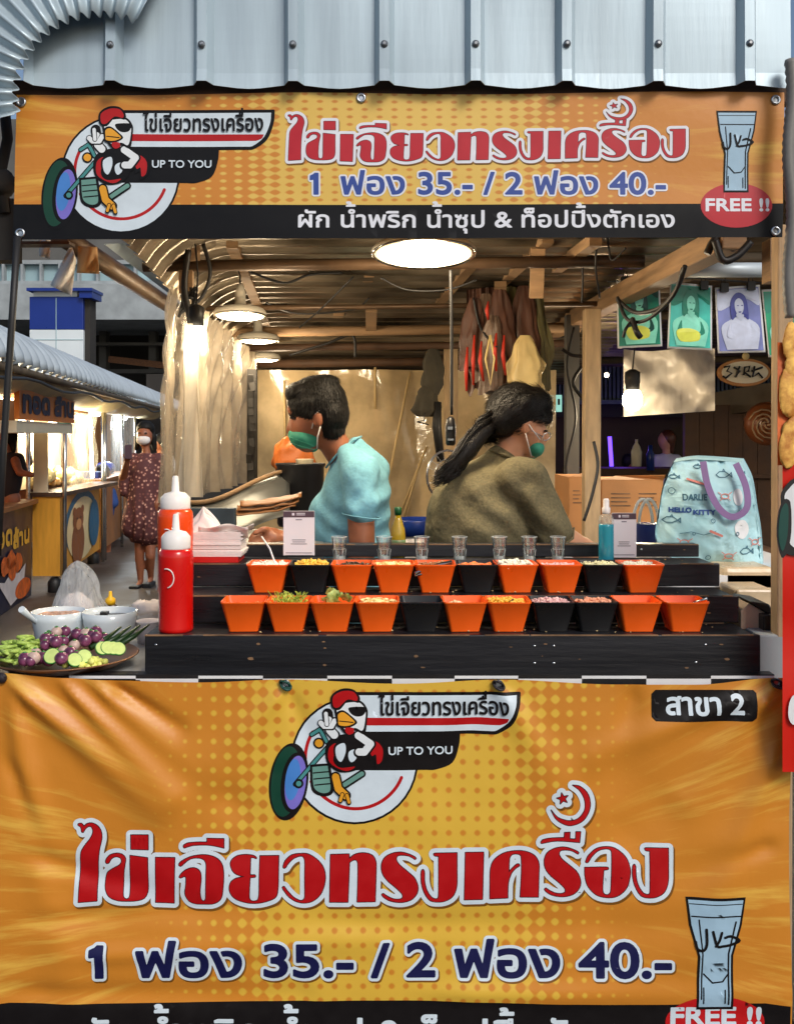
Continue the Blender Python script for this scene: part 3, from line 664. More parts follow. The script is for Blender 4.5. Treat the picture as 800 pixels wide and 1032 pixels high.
# blue and white kiosk tower
M_('bluepanel', sr(22, 48, 128), rough=.35, var=.06, scale=2); M_('whitepanel', sr(206, 216, 222), rough=.4, var=.04, scale=2)
D = 20; t = thing('kiosk_tower', 'boxy tower clad in dark blue panels over white panels, behind the market roof', 'tower', P(58, 400, D))
b = MB(); b.span(P(30, 299, D), P(84, 332, D + .5)); obj('blue_cladding', b, 'bluepanel', t, bevel=.01)
b = MB(); b.span(P(30, 332.3, D), P(84, 480, D + .5)); obj('white_cladding', b, 'whitepanel', t, bevel=.01)
b = MB(); b.span(P(27, 290, D - .15), P(93, 293, D + .6)); b.span(P(80, 293, D - .1), P(93, 300, D + .55)); obj('roof_cap', b, 'bluepanel', t)
b = MB(); b.span(P(34, 293, D + .05), P(78, 299, D + .4)); obj('light_strip', b, 'whitepanel', t)
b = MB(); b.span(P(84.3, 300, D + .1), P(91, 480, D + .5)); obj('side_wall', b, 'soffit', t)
b = MB(); b.span(P(56.5, 300, D - .01), P(57.2, 480, D)); b.span(P(30, 342, D - .012), P(84, 342.6, D)); obj('panel_joint', b, 'bluishglass', t)

# ================================================================== THE ROW OF STALLS ON THE LEFT (facade line goes back and a little left)
def RW(D, z, off=0):     # point of the row's front line at depth D
    return Vector((-3.3 - .134 * (D - 9.7) + off, D, z))
M_('canopy', sr(184, 196, 204), rough=.45, metal=.2, var=.12, scale=3)
t = thing('market_roof', 'long pale corrugated roof over the row of food stalls on the left', 'roof', RW(12, 2.2))
b = MB()
def fr(u, v):
    D = 5.0 + 16 * v; a = u * R(80); rib = .028 * math.cos(2 * math.pi * D / .24)
    return RW(D, 2.04 + .40 * math.sin(a) + rib * math.sin(a + .4), .35 - .75 * (1 - math.cos(a)) * 1.2 + rib * math.cos(a))
b.grid(fr, 10, 640); obj('roof_sheet', b, 'canopy', t, solid=.01)
b = MB(); b.tube([RW(d, 2.0, .33) for d in (5, 9, 13, 17, 21)], .03, 8); obj('eave_pipe', b, 'galvdark', t)
M_('awning', sr(206, 190, 150), rough=.6, var=.15, scale=4)
b = MB(); b.grid(lambda u, v: RW(5.5 + 12 * v, 1.99 - .12 * math.sin(math.pi * u) * .4 - .14 * u, .3 - .35 * u + .02 * math.sin(v * 60)), 6, 80); obj('rolled_awning', b, 'awning', t, solid=.01)
b = MB(); b.tube([RW(d, 1.92 + .02 * math.sin(d * 3), .42) for d in np.arange(5, 19, .4)], .012, 6); obj('cable', b, 'wire', t)

# yellow wooden stand with lit display case
M_('yellowwood', sr(214, 152, 52), rough=.55, var=.14, scale=5, bump=.15, stretch=(4, 4, .5)); M_('brownwood', sr(150, 98, 52), rough=.55, var=.15, scale=5)
M_('creampanel', sr(226, 214, 184), rough=.5, var=.05)
t = thing('dessert_stand', 'yellow wooden food stand with a lit plastic-covered display case', 'food stand', RW(10.5, 0, -.4))
a, c_ = RW(9.75, 0), RW(12.1, 0)
def q3(p0, p1, z0, z1, th=.04, side=(-1, 0)):
    n_ = Vector((side[0], side[1], 0)).normalized() * th
    return [Vector((p0.x, p0.y, z0)), Vector((p1.x, p1.y, z0)), Vector((p1.x, p1.y, z1)), Vector((p0.x, p0.y, z1))], n_
fl = a + Vector((-.22, .0, 0))
b = MB(); b.prism(*q3(a, c_, .18, .96)); obj('side_panel', b, 'yellowwood', t)
b = MB(); b.prism(*q3(Vector((a.x - .27, a.y, 0)), Vector((a.x - .04, a.y, 0)), .18, .96, .04, (0, 1))); obj('front_panel', b, 'yellowwood', t)
b = MB(); b.prism(*q3(Vector((a.x - .3, a.y - .02, 0)), Vector((a.x + .02, a.y - .02, 0)), .96, 1.0, 2.4, (-.05, 1))); obj('worktop', b, 'darkwood', t)
for d in (9.8, 10.9, 12.0): b = MB(); b.lathe(RW(d, 0, -.06), [(.05, 0), (.07, .02), (.07, .12), (.03, .17)], 12); obj('castor', b, 'wire', t)
b = MB(); b.prism(*q3(Vector((a.x - .27, a.y + .02, 0)), Vector((a.x - .13, a.y + .02, 0)), 1.0, 1.78, .02, (0, 1))); obj('white_screen', b, 'creampanel', t)
b = MB(); b.prism(*q3(RW(9.9, 0, -.02), RW(12.0, 0, -.02), 1.01, 1.80, .03)); o_ = None
me = MB(); me.grid(lambda u, v: RW(9.9 + 2.1 * u, 1.01 + .8 * v, -.02 + .02 * math.sin(u * 17 + v * 9)), 24, 12); obj('plastic_cover', me, 'film_clear', t)
MT['led'] = mat('led', (1, 1, 1), emit=(1, .86, .55), estr=16, var=0); MT['ledcool'] = mat('ledcool', (1, 1, 1), emit=(.85, .95, 1), estr=9, var=0)
b = MB(); b.tube([RW(9.95, 1.76, -.1), RW(12.0, 1.76, -.1), RW(12.05, 1.05, -.08)], .022, 8); obj('led_tube', b, 'led', t)
b = MB(); b.prism(*q3(RW(9.9, 0, -.45), RW(12.0, 0, -.45), 1.01, 1.80, .03)); obj('case_back', b, 'creampanel', t)
b = MB()
for k in range(26): b.ell(RW(random.uniform(10, 11.9), 1.05 + random.uniform(0, .12), random.uniform(-.38, -.12)), (random.uniform(.04, .08),) * 3, n=8, m=6, jit=.2)
obj('food_display', b, mat('displayfood', sr(214, 150, 80), var=.5, scale=4, col2=sr(240, 220, 170)), t)
for d, off in ((9.72, .05), (12.15, .03), (9.7, -.3)): b = MB(); b.tube([RW(d, 0, off), RW(d, 2.0, off)], .022, 10); obj('chrome_post', b, 'chrome', t)
b = MB(); b.ell(RW(9.68, 1.68, .05), (.07, .05, .05), jit=.1); obj('green_hook', b, 'greencord', t)
# bear picture and blue roundel printed on the side panel
M_('bearbrown', sr(140, 84, 44), var=.1); M_('bearface', sr(206, 150, 96), var=.05); M_('roundblue', sr(40, 96, 128), var=.1); M_('cream', sr(236, 214, 160), var=.05)
def side_disc(D, z, ry, rz_, m, lift, name):
    b = MB(); n = 26; k = RW(D, z, lift); vs = [k + Vector((-.134 * ry * math.cos(2 * math.pi * i / n), ry * math.cos(2 * math.pi * i / n), rz_ * math.sin(2 * math.pi * i / n))) for i in range(n)]
    b.add(vs, [tuple(range(n))]); return obj(name, b, m, t)
side_disc(10.95, .60, .98, .36, 'roundblue', .004, 'picture_arch'); side_disc(10.95, .55, .9, .34, 'cream', .008, 'picture_ground')
side_disc(10.65, .42, .36, .24, 'bearbrown', .012, 'bear_picture'); side_disc(10.65, .66, .30, .13, 'bearbrown', .014, 'bear_picture'); side_disc(10.65, .61, .15, .06, 'bearface', .018, 'bear_muzzle')
for d in (10.42, 10.88): side_disc(d, .76, .09, .045, 'bearbrown', .016, 'bear_ear')
for d in (10.55, 10.76): side_disc(d, .68, .025, .012, 'wire', .02, 'bear_eye')
side_disc(11.6, .55, .34, .27, 'roundblue', .02, 'round_badge')
lt_ = bpy.data.lights.new('led_light', 'POINT'); lt_.energy = 110; lt_.color = (1, .84, .55); lt_.shadow_soft_size = .15
o = bpy.data.objects.new('led_light', lt_); COL.objects.link(o); o.parent = t; o.location = RW(11, 1.6, -.2) - t.location
# next stand behind it
t = thing('brown_stand', 'brown wooden stand with a clear screen beyond the yellow stand', 'food stand', RW(13.4, 0, -.3))
b = MB(); b.prism(*q3(RW(12.3, 0), RW(15.2, 0), .15, .98)); b.prism(*q3(RW(12.3, 0, .02), RW(15.2, 0, .02), .98, 1.02, .7)); obj('counter', b, 'brownwood', t)
for d in (12.32, 13.8, 15.2): b = MB(); b.tube([RW(d, 0, .03), RW(d, 2.0, .03)], .02, 8); obj('chrome_post', b, 'chrome', t)
me = MB(); me.grid(lambda u, v: RW(12.4 + 2.7 * u, 1.05 + .8 * v, .01 + .02 * math.sin(u * 15)), 20, 8); obj('clear_screen', me, 'film_clear', t)
b = MB(); b.prism(*q3(RW(12.4, 0, -.9), RW(18, 0, -.9), .9, 2.1)); obj('back_board', b, 'brownwood', t)
b = MB(); b.span(RW(12.6, 1.02, -.1), RW(12.9, 1.10, -.4)); b.ell(RW(13.5, 1.08, -.2), (.12, .2, .08)); b.ell(RW(14.1, 1.1, -.25), (.14, .2, .1)); obj('food_tray', b, 'bluepanel', t)
# name boards above
M_('orangeboard', sr(206, 120, 50), rough=.6, var=.1); M_('boardtext', sr(40, 28, 60), rough=.6, var=0); M_('goldtext', sr(232, 176, 60), rough=.6, var=0)
t = thing('name_board', 'orange name board with dark Thai letters above the cooks at far left', 'sign', RW(8.6, 1.75))
b = MB(); b.prism([RW(7.4, 1.68, .18), RW(9.55, 1.68, .18), RW(9.55, 1.98, .18), RW(7.4, 1.98, .18)], (-.04, 0, 0)); obj('board', b, 'orangeboard', t)
b = MB(); b.prism([RW(7.4, 1.58, .16), RW(9.55, 1.58, .16), RW(9.55, 1.67, .16), RW(7.4, 1.67, .16)], (-.6, 0, 0)); obj('soffit_panel', b, 'creampanel', t)
def side_text(parts, D0, D1, z, h, off, m, parent, shear=0):
    sg = text_segs(parts, 0, 100, 0, h * 100); lp = iso(sg, 1.4, .6); v, f = fill_mesh(lp); b = MB()
    b.add([RW(D0 + (D1 - D0) * (x / 100), z - y / 100 + shear * x / 100, off) for x, y in v], [tuple(reversed(q)) for q in f]); return obj('lettering', b, m, parent, fixn=False)
side_text(['ทอด ล้าน'], 7.5, 9.45, 1.74, .22, .186, 'boardtext', t)
t = thing('nameplate', 'small green and yellow nameplate over the lit display case', 'sign', RW(10.9, 1.86))
b = MB(); b.prism([RW(10.0, 1.86, .04), RW(11.9, 1.86, .04), RW(11.9, 2.1, .04), RW(10.0, 2.1, .04)], (-.03, 0, 0)); obj('plate', b, mat('greenyellow', sr(150, 150, 80), var=.7, scale=8, col2=sr(60, 84, 60)), t)
b = MB(); b.prism([RW(11.1, 1.88, .046), RW(11.8, 1.88, .046), RW(11.8, 1.92, .046), RW(11.1, 1.92, .046)], (-.004, 0, 0)); obj('dark_line', b, 'boardtext', t)
# navy cart
M_('navycart', sr(26, 30, 52), rough=.35, var=.2, scale=3); M_('friedorange', sr(204, 96, 34), var=.35, scale=14, bump=.5); M_('papercone', sr(206, 198, 196), var=.1, scale=8)
t = thing('snack_cart', 'navy snack cart with gold Thai letters and a fried snack picture at far left', 'food cart', RW(8.2, 0, -.3))
b = MB(); b.prism(*q3(RW(6.6, 0, -.25), RW(9.62, 0, -.25), .02, .9, .7)); obj('body', b, 'navycart', t)
b = MB(); b.prism(*q3(RW(6.5, 0, -.20), RW(9.7, 0, -.20), .9, .94, .8)); obj('worktop', b, 'brownwood', t)
side_text(['ทอด'], 8.15, 8.85, .60, .22, -.244, 'goldtext', t, -.0); side_text(['ล้าน'], 8.9, 9.5, .55, .2, -.244, 'goldtext', t, .0)
b = MB(); b.add([RW(8.35 + a_, z_, -.242) for a_, z_ in ((0, .32), (.45, .05), (.9, .1), (1.0, .36), (.75, .3), (.5, .36), (.25, .28))], [tuple(range(7))]); obj('paper_cone_picture', b, 'papercone', t)
for d, z in ((8.6, .42), (8.8, .45), (9.05, .40), (8.85, .36)):
    n = 14; b = MB(); b.add([RW(d + .16 * math.cos(2 * math.pi * i / n) * random.uniform(.8, 1.1), z + .09 * math.sin(2 * math.pi * i / n) * random.uniform(.8, 1.1), -.238) for i in range(n)], [tuple(range(n))]); obj('fried_piece_picture', b, 'friedorange', t)
n = 20; b = MB(); b.add([RW(9.25 + .3 * math.cos(2 * math.pi * i / n), .14 + .09 * math.sin(2 * math.pi * i / n), -.240) for i in range(n)], [tuple(range(n))]); obj('fried_piece_picture', b, 'friedorange', t)
for (D_, z_, off, e) in ((8.4, 1.9, -.2, 26), (7.6, 1.85, -.4, 18), (13.5, 1.86, -.3, 24), (15.5, 1.84, -.2, 20)):
    t = thing('strip_lamp', {8.4: 'bright white lamp under the roof over the two left cooks', 7.6: 'lamp hanging at the far left edge of the photo', 13.5: 'cool white tube lamp beyond the yellow stand', 15.5: 'farthest tube lamp under the market roof'}[D_], 'lamp', RW(D_, z_, off))
    b = MB(); b.tube([RW(D_ - .3, z_, off), RW(D_ + .3, z_, off)], .03, 8); obj('tube', b, 'led' if D_ < 10 else 'ledcool', t)
    b = MB(); b.tube([RW(D_, z_ + .03, off), RW(D_, 2.3, off)], .006, 5); obj('cord', b, 'wire', t)
    l_ = bpy.data.lights.new('strip_light', 'POINT'); l_.energy = e * 2.6; l_.color = (1, .86, .6) if D_ < 10 else (.85, .95, 1); l_.shadow_soft_size = .1
    o = bpy.data.objects.new('strip_light', l_); COL.objects.link(o); o.parent = t; o.location = (0, 0, -.08)
t = thing('shop_partition', 'brown panelled partition at the back of the left stalls', 'wall', (-5.2, 14, 0))
b = MB(); b.grid(lambda u, v: (-5.0 - .134 * (6 + 16 * u - 9.7) + .3, 6 + 16 * u, 2.3 * v), 16, 3, smooth=False); obj('panel', b, 'brownwood', t, solid=.03)
b = MB(); b.span((-5.4, 21.4, 0), (-3.0, 21.5, 2.9)); obj('end_panel', b, 'soffit', t)

# ================================================================== OUR STALL
def roofz(D): return 2.2 - .0966 * (D - 2.1)
st = thing('food_stall', 'open-fronted market stall with corrugated roof, wood posts and black counter', 'stall', (0, 2.3, 0))
b = MB()
def frf(u, v):
    D = 2.1 + 3.6 * v; rib = .013 * math.cos(2 * math.pi * D / .080); s_ = 1.71 * u   # from the right edge to the left eave
    x = .98 - s_; z = roofz(D)
    if x < -.48:
        a = min((-.48 - x) / .24, R(62)); x = -.48 - .24 * math.sin(a); z -= .24 * (1 - math.cos(a)); z += rib * math.cos(a); x -= rib * math.sin(a)
    else: z += rib
    return (x, D, z)
b.grid(frf, 44, 470); obj('roof_sheet', b, 'galv', st, fixn=False)
# fascia of trapezoidal sheet above the header banner
b = MB(); DF = 2.035; per = .1848; x0f = P(115, 0, DF).x
def prof(x):
    k = ((x - x0f + per / 2) % per) - per / 2; a = abs(k)
    return 0 if a > .0205 else (.024 if a < .0095 else .024 * (.0205 - a) / .011)
xs = []
for i in range(-1, 9):
    for d in (-per / 2, -.07, -.045, -.0208, -.0205, -.0097, -.0095, 0, .0095, .0097, .0205, .0208, .045, .07): xs.append(x0f + i * per + d)
xs = sorted(x for x in xs if P(27, 0, DF).x < x < P(798, 0, DF).x)
zs = np.linspace(P(0, 88, DF).z, P(0, -40, DF).z, 10); nz_ = len(zs)
vs = [(x, DF - prof(x) - .0015 * math.sin(z * 14 + x * 9) - (0.003 if i == 0 else 0), z + (.004 * math.cos((x - x0f) / per * 2 * math.pi) if i == 0 else 0)) for x in xs for i, z in enumerate(zs)]
b.add(vs, [(i * nz_ + j, (i + 1) * nz_ + j, (i + 1) * nz_ + j + 1, i * nz_ + j + 1) for i in range(len(xs) - 1) for j in range(nz_ - 1)])
fas = obj('fascia_sheet', b, 'fascia', st, solid=.0012)
M_('screw', sr(150, 154, 158), rough=.35, metal=.8)
for i in range(0, 8):
    b = MB(); c = Vector((x0f + i * per, DF - .0262, P(0, 50 - i * .2, DF).z)); Mx = Matrix.Rotation(R(90), 3, 'X')
    b.lathe(c, [(.0075, 0), (.0075, .0015), (.004, .0018), (.004, .005), (.0028, .0062)], 12, Mx); obj('screw', b, 'screw', fas)
b = MB(); b.span((-.82, 2.055, P(0, 92, 2.05).z - .02), (.83, 2.09, P(0, 80, 2.05).z)); obj('header_batten', b, 'darkwood', st)
# curved corrugated end of the neighbouring roof at top left
b = MB()
def farc(u, v):
    a = R(166 + 130 * u); D = 1.985 + .025 * v; r_ = 82 + 150 * v + (2.2 + .8 * v) * math.cos(2 * math.pi * u * 17)
    p = P(112 + r_ * math.cos(a), 96 + r_ * math.sin(a), 2.06); p.y = D; return Vector((p.x, D, EYE + (p.z - EYE) * D / 2.06)) + Vector((0, -.007 * math.cos(2 * math.pi * u * 17), 0))
b.grid(farc, 330, 8); t = obj('neighbour_roof_end', b, 'fascia', None, 'curved corrugated roof end curling over the top left corner', 'roof', solid=.001)
# posts and beams
b = MB(); b.beam(P(788, 228, 2.14), Vector((P(786, 700, 2.14).x, 2.14, 0)), .034, .04); obj('post', b, 'woodpost', st, bevel=.003)
b = MB(); b.beam(P(596, 312, 3.2), Vector((P(594, 550, 3.2).x, 3.2, 0)), .052, .05); obj('post', b, 'woodpost', st, bevel=.003)
b = MB(); b.beam(P(454, 330, 4.4), Vector((P(455, 500, 4.4).x, 4.4, 0)), .06, .06); obj('post', b, 'woodpost', st, bevel=.003)
b = MB(); b.beam(P(576, 318, 3.8), Vector((P(575, 500, 3.8).x, 3.8, 0)), .05, .05); obj('grey_post', b, 'concrete_dark', st)
b = MB(); b.beam(P(740, 238, 2.3), P(548, 338, 4.4), .06, .06); obj('beam', b, 'wood', st, bevel=.004)
b = MB(); b.tube([P(60, 236, 2.25), P(120, 275, 2.75), P(192, 322, 3.75)], [.024, .026, .026], 12); obj('beam_pipe', b, 'pipe', st)
for y, D, r_, m_ in ((266, 2.9, .018, 'pipe'), (309, 3.4, .009, 'pipe'), (333, 3.9, .02, 'wood'), (349, 4.2, .016, 'darkwood'), (365, 4.6, .02, 'darkwood')):
    b = MB(); b.tube([(-.74, D, P(0, y + 2, D).z), (0, D, P(0, y, D).z), (.72, D, P(0, y - 3, D).z)], r_, 10); obj('crossbar', b, m_, st)
for a_, c_ in (((517, 241, 2.95), (465, 296, 3.75)), ((552, 240, 2.85), (454, 332, 4.3)), ((600, 242, 2.7), (540, 285, 3.6)), ((234, 245, 2.9), (272, 333, 4.2)), ((372, 275, 3.3), (362, 308, 3.9)), ((196, 240, 2.85), (196, 262, 2.9)), ((478, 262, 3.1), (440, 306, 3.7))):
    b = MB(); b.beam(P(*a_), P(*c_), .034, .03); obj('rafter', b, 'wood', st)
for a_, c_ in (((355, 279, 3.4), (340, 318, 3.9)), ((374, 312, 3.5), (374, 332, 3.9)), ((504, 286, 3.3), (504, 318, 3.5)), ((542, 250, 2.9), (540, 300, 2.95)), ((188, 262, 2.9), (188, 300, 2.9))):
    b = MB(); b.beam(P(*a_), P(*c_), .04, .02); obj('strut', b, 'wood', st)
# counter body and top
b = MB(); b.span((-.79, 2.04, .0), (.765, 2.5, 1.044)); b.span((-.79, 2.5, .98), (-.42, 2.8, 1.044)); obj('counter', b, 'darkwood', st)
b = MB(); b.span((-.80, 2.03, 1.046), (-.525, 2.82, 1.052)); obj('counter_top', b, mat('worn_white_top', sr(168, 170, 168), rough=.35, var=.15, scale=10), st)
# checkered edge strip
cells = [(6, 70, 0), (70, 137, 1), (137, 200, 0), (200, 265, 1), (265, 330, 0), (330, 395, 1), (395, 458, 0), (458, 522, 1), (522, 586, 0), (586, 651, 1), (651, 716, 0), (716, 780, 1)]
t = thing('checkered_edging', 'black and white checkered edging strip along the front of the counter', 'edging', P(400, 695, 2.03))
for row, (ya, yb) in enumerate(((681.0, 684.0), (684.0, 699))):
    for m_, nm in ((0, 'white_squares'), (1, 'black_squares')):
        b = MB()
        for a_, c_, k in cells:
            if (k ^ (1 if row == 0 else 0)) == m_: b.span(P(a_, ya, 2.03), P(c_, yb, 2.036))
        obj(nm, b, 'whitepaint' if m_ == 0 else 'blackpaint', t)
b = MB(); b.span(P(6, 679.8, 2.03), P(780, 681, 2.06)); obj('backing', b, 'blackpaint', t)
# stepped black display
t = thing('stepped_display', 'stepped black wooden display rack of four boards on the counter', 'display rack', (.115, 2.06, 1.05)); rack = t
XL, XR = -.523, .754
for i, (D, z0, z1, dp, xl) in enumerate(((2.06, 1.057, 1.138, .13, XL), (2.19, 1.139, 1.199, .13, XL), (2.32, 1.2, 1.253, .12, XL), (2.44, 1.254, 1.285, .05, -.41))):
    b = MB(); b.span((xl, D, z0), (XR - (.012 if i == 3 else 0), D + .016, z1)); r_ = obj('riser_board', b, 'blackwood', t, bevel=.0025)
    b = MB(); b.span((xl + .001, D + .0165, z1 - .014), (XR - .013, D + dp - .0005, z1 - .0008)); obj('tread', b, 'blackwood', t)
    b = MB()
    x = xl
    while x < XR - .02:
        L = random.uniform(.05, .35); q = min(x + L, XR - .014); b.span((x, D - .0006, z1 - .0014 - random.uniform(0, .001)), (q, D + .004, z1 + .0006)); x = q + random.uniform(0, .05)
    obj('worn_edge', b, 'edgewear', r_)
    b = MB()
    for k in range((14, 5, 5, 2)[i]):
        x = random.choice([random.uniform(xl + .02, XR - .03), random.uniform(.25, XR - .03)]); z = random.uniform(z0 + .012, z1 - .012); n = 9; w_ = random.uniform(.002, .007); h_ = w_ * random.uniform(.25, .5)
        b.add([(x + w_ * math.cos(2 * math.pi * j / n) * random.uniform(.6, 1.2), D - .0009, z + h_ * math.sin(2 * math.pi * j / n)) for j in range(n)], [tuple(range(n))])
    obj('chipped_paint', b, 'edgewear', r_, fixn=False)
    b = MB()
    for x, z in (((.285, .28), (.325, .28), (.285, .72), (.325, .72), (.62, .3), (.64, .75), (-.5, .75)) if i == 0 else ((.6, .6),)):
        b.ell((x, D, z0 + (z1 - z0) * z), (.0035, .001, .0022), n=8, m=5)
    obj('nail', b, 'steel', r_)
# ================================================================== CURTAINS AND SHEETS OF THE STALL
b = MB()
def fcur(u, v):
    D = 2.68 + 1.65 * u; z = 1.36 + (.60 - .06 * u) * v; f = .022 * math.sin(u * 47 + 2 * v) + .012 * math.sin(u * 101 + v * 5) + .010 * math.sin(u * 230 + 6 * math.sin(v * 4)) + .012 * mnoise.noise(Vector((u * 9, v * 1.2, 1)))
    return (-.615 - .03 * (1 - v) + f * (1 - .3 * v), D, z)
b.grid(fcur, 340, 40); obj('plastic_curtain', b, 'film_warm', None, 'creased clear plastic curtain lit warm down the left side of the stall', 'curtain')
b = MB(); b.grid(lambda u, v: P(177 + 26 * u + 10 * v * (1 - u) + 4 * math.sin(u * 9 + v * 3), 326 + 175 * (1 - v), 2.66 + .1 * u + .02 * math.sin(u * 12)), 24, 20)
obj('tied_curtain', b, 'film_white', None, 'smooth beige plastic sheet gathered in front of the left curtain', 'curtain')
b = MB(); b.grid(lambda u, v: (-.68 + 1.42 * u, 4.62 + .018 * math.sin(u * 19 + 3 * v) + .03 * mnoise.noise(Vector((u * 4, v * 3, 5))), 1.0 + .86 * v), 90, 40)
obj('rear_sheet', b, 'film_back', None, 'yellowish translucent plastic sheet closing the back of the stall', 'curtain')
b = MB()
for p0, p1 in (((413, 375, 4.58), (384, 520, 4.55)), ((286, 383, 4.58), (288, 470, 4.58)), ((378, 370, 4.58), (378, 412, 4.58)), ((430, 450, 4.56), (398, 530, 4.56)), ((422, 470, 4.56), (404, 530, 4.56))): b.tube([P(*p0), P(*p1)], .006, 5)
obj('sheet_seam', b, mat('seam', sr(196, 170, 120)), COL.objects['rear_sheet'])
# room behind: dark wall so the stall does not float in sky
b = MB(); b.span((-1.0, 6.6, 0), (4.6, 6.7, 3.2)); obj('back_wall', b, mat('backwall', sr(62, 50, 40), rough=.9, var=.5, scale=2), None, 'dark rough wall far behind the right of the stall', 'wall')
# hanging bags and red straps on the right
M_('brownbag', sr(84, 54, 42), rough=.5, var=.4, scale=14, bump=.4, stretch=(3, 3, .4)); M_('redstrap', sr(190, 50, 34), rough=.5, var=.15); M_('cremebag', sr(214, 190, 130), rough=.5, var=.15)
t = thing('hanging_bags', 'bunch of brown, red and cream carrier bags hanging from the crossbar on the right', 'bags', P(508, 290, 3.3))
M_('olivebag', sr(96, 92, 60), rough=.4, var=.4, scale=14, bump=.5, stretch=(3, 3, .4)); M_('greybag', sr(112, 92, 78), rough=.35, var=.3, scale=14, bump=.5, stretch=(3, 3, .4))
rs_ = random.Random(3)
def hangbag(x, y0, y1, w, D, m, lean=0):
    b = MB(); ph = rs_.uniform(0, 6)
    def f(u, v):
        a = 2 * math.pi * u; wv = 1.35 * w * (.3 + .7 * min(1, v * 1.9) ** .7) * (1 - .12 * v ** 6) * (1 + .10 * math.sin(5 * a + ph + v * 2) + .45 * mnoise.noise(Vector((2.5 * math.cos(a), 2.5 * math.sin(a) + ph, v * 4))))
        c = P(x + lean * v, y0 + (y1 - y0) * v, D); return c + Vector((wv * math.cos(a), .35 * wv * math.sin(a), .008 * math.sin(3 * a) * v))
    b.grid(f, 40, 16); return obj('bag', b, m, t)
b = MB(); b.grid(lambda u, v: P(470 + 74 * u, 292 - 8 * u + (98 + 8 * math.sin(u * 17) + 5 * math.sin(u * 41)) * v, 3.42 + .02 * math.sin(u * 24 + v) + .012 * math.sin(u * 57)), 90, 20); obj('back_sheet', b, 'brownbag', t)
for args in ((478, 300, 372, .030, 3.34, 'brownbag', -4), (489, 296, 384, .036, 3.38, 'greybag', 0), (503, 290, 392, .040, 3.32, 'brownbag', 2), (514, 288, 378, .034, 3.40, 'olivebag', 2), (527, 288, 396, .040, 3.36, 'brownbag', 2), (538, 284, 392, .034, 3.38, 'olivebag', 4), (497, 318, 396, .030, 3.28, 'greybag', -3)): hangbag(*args)
hangbag(529, 338, 398, .040, 3.26, 'cremebag', 0)
for k, (x, y0, y1) in enumerate(((471, 350, 394), (478, 338, 388), (485, 344, 384), (500, 336, 374), (508, 338, 378), (492, 304, 322))):
    b = MB(); b.tube([P(x, y0, 3.22), P(x - 1.5, (y0 + y1) / 2, 3.20), P(x + rs_.uniform(-2, 2), y1, 3.22)], [.003, .007, .004], 6); obj('red_strap', b, 'redstrap', t)
b = MB(); b.tube([P(494, 338, 3.21), P(489, 362, 3.2), P(494, 388, 3.21), P(498, 362, 3.2), P(494, 338, 3.21)], .004, 6); obj('white_handle', b, 'cremebag', t)
# left: things hung from the beam pipe
M_('paperwhite', sr(238, 236, 232), rough=.6, var=.06, scale=10); M_('paperbrown', sr(196, 158, 112), rough=.7, var=.08)
def cloth(name, pts, D, m, label, cat, wob=.01, n=8):
    # quad px corners TL TR BR BL
    tl, tr_, br, bl = [Vector(p) for p in pts]; b = MB()
    b.grid(lambda u, v: (lambda q: P(q.x, q.y, D + wob * math.sin(u * 7 + v * 3)))((tl * (1 - u) + tr_ * u) * (1 - v) + (bl * (1 - u) + br * u) * v), n, n)
    return obj(name, b, m, None, label, cat, solid=.0015)
cloth('paper_funnel', ((72, 246), (77, 262), (72, 298), (51, 288)), 2.2, 'paperwhite', 'white crumpled paper cone hanging under the left end of the header banner', 'paper', .03)
cloth('paper_bag', ((79, 248), (98, 249), (100, 276), (78, 275)), 2.25, 'paperbrown', 'small brown paper hanging beside the white paper cone', 'paper')
cloth('cloth_tag', ((40, 242), (51, 242), (50, 261), (40, 258)), 2.2, 'paperwhite', 'little white tag hanging under the banner at far left', 'tag')
b = MB(); b.prism([P(105, 246, 2.7), P(150, 243, 3.0), P(180, 285, 3.6), P(176, 300, 3.7)], (0, .02, .0)); obj('grey_flap', b, 'fascia', None, 'grey sheet flap above the left beam pipe', 'sheet')
b = MB(); b.tube([P(18, 238, 2.0), P(12, 330, 2.0), P(4, 450, 2.0), P(-2, 560, 2.0)], .0075, 8); obj('black_pole', b, 'wire', None, 'thin black slanting pole at the far left edge', 'pole')
# dark pipework left of the header banner
t = thing('gutter_pipe', 'dark gutter pipe and fittings at the left end of the header banner', 'pipe', P(0, 240, 2.12))
b = MB(); b.tube([P(-14, 96, 2.1), P(14, 94, 2.1)], .022, 12); obj('pipe', b, 'wire', t)
b = MB(); b.span(P(-20, 200, 2.15), P(14, 262, 2.2)); b.ell(P(3, 185, 2.15), .03, jit=.1); b.tube([P(4, 100, 2.16), P(8, 140, 2.16), P(2, 170, 2.15), P(6, 215, 2.15)], .012); obj('fitting', b, 'soffit', t)
b = MB(); b.span(P(14, 243, 2.12), P(70, 246, 2.16)); obj('bracket', b, 'darkwood', t)
t = thing('hose_bundle', 'grey corrugated hose running down the upper right edge', 'hose', P(796, 330, 2.0))
b = MB(); pts = [P(796 + 2 * math.sin(k * .2), 60 + k * 4, 2.0) for k in range(0, 66)]; b.tube(pts, [.011 + (.0022 if k % 2 else 0) for k in range(66)], 10); obj('hose', b, mat('greyhose', sr(120, 118, 114), rough=.5), t)
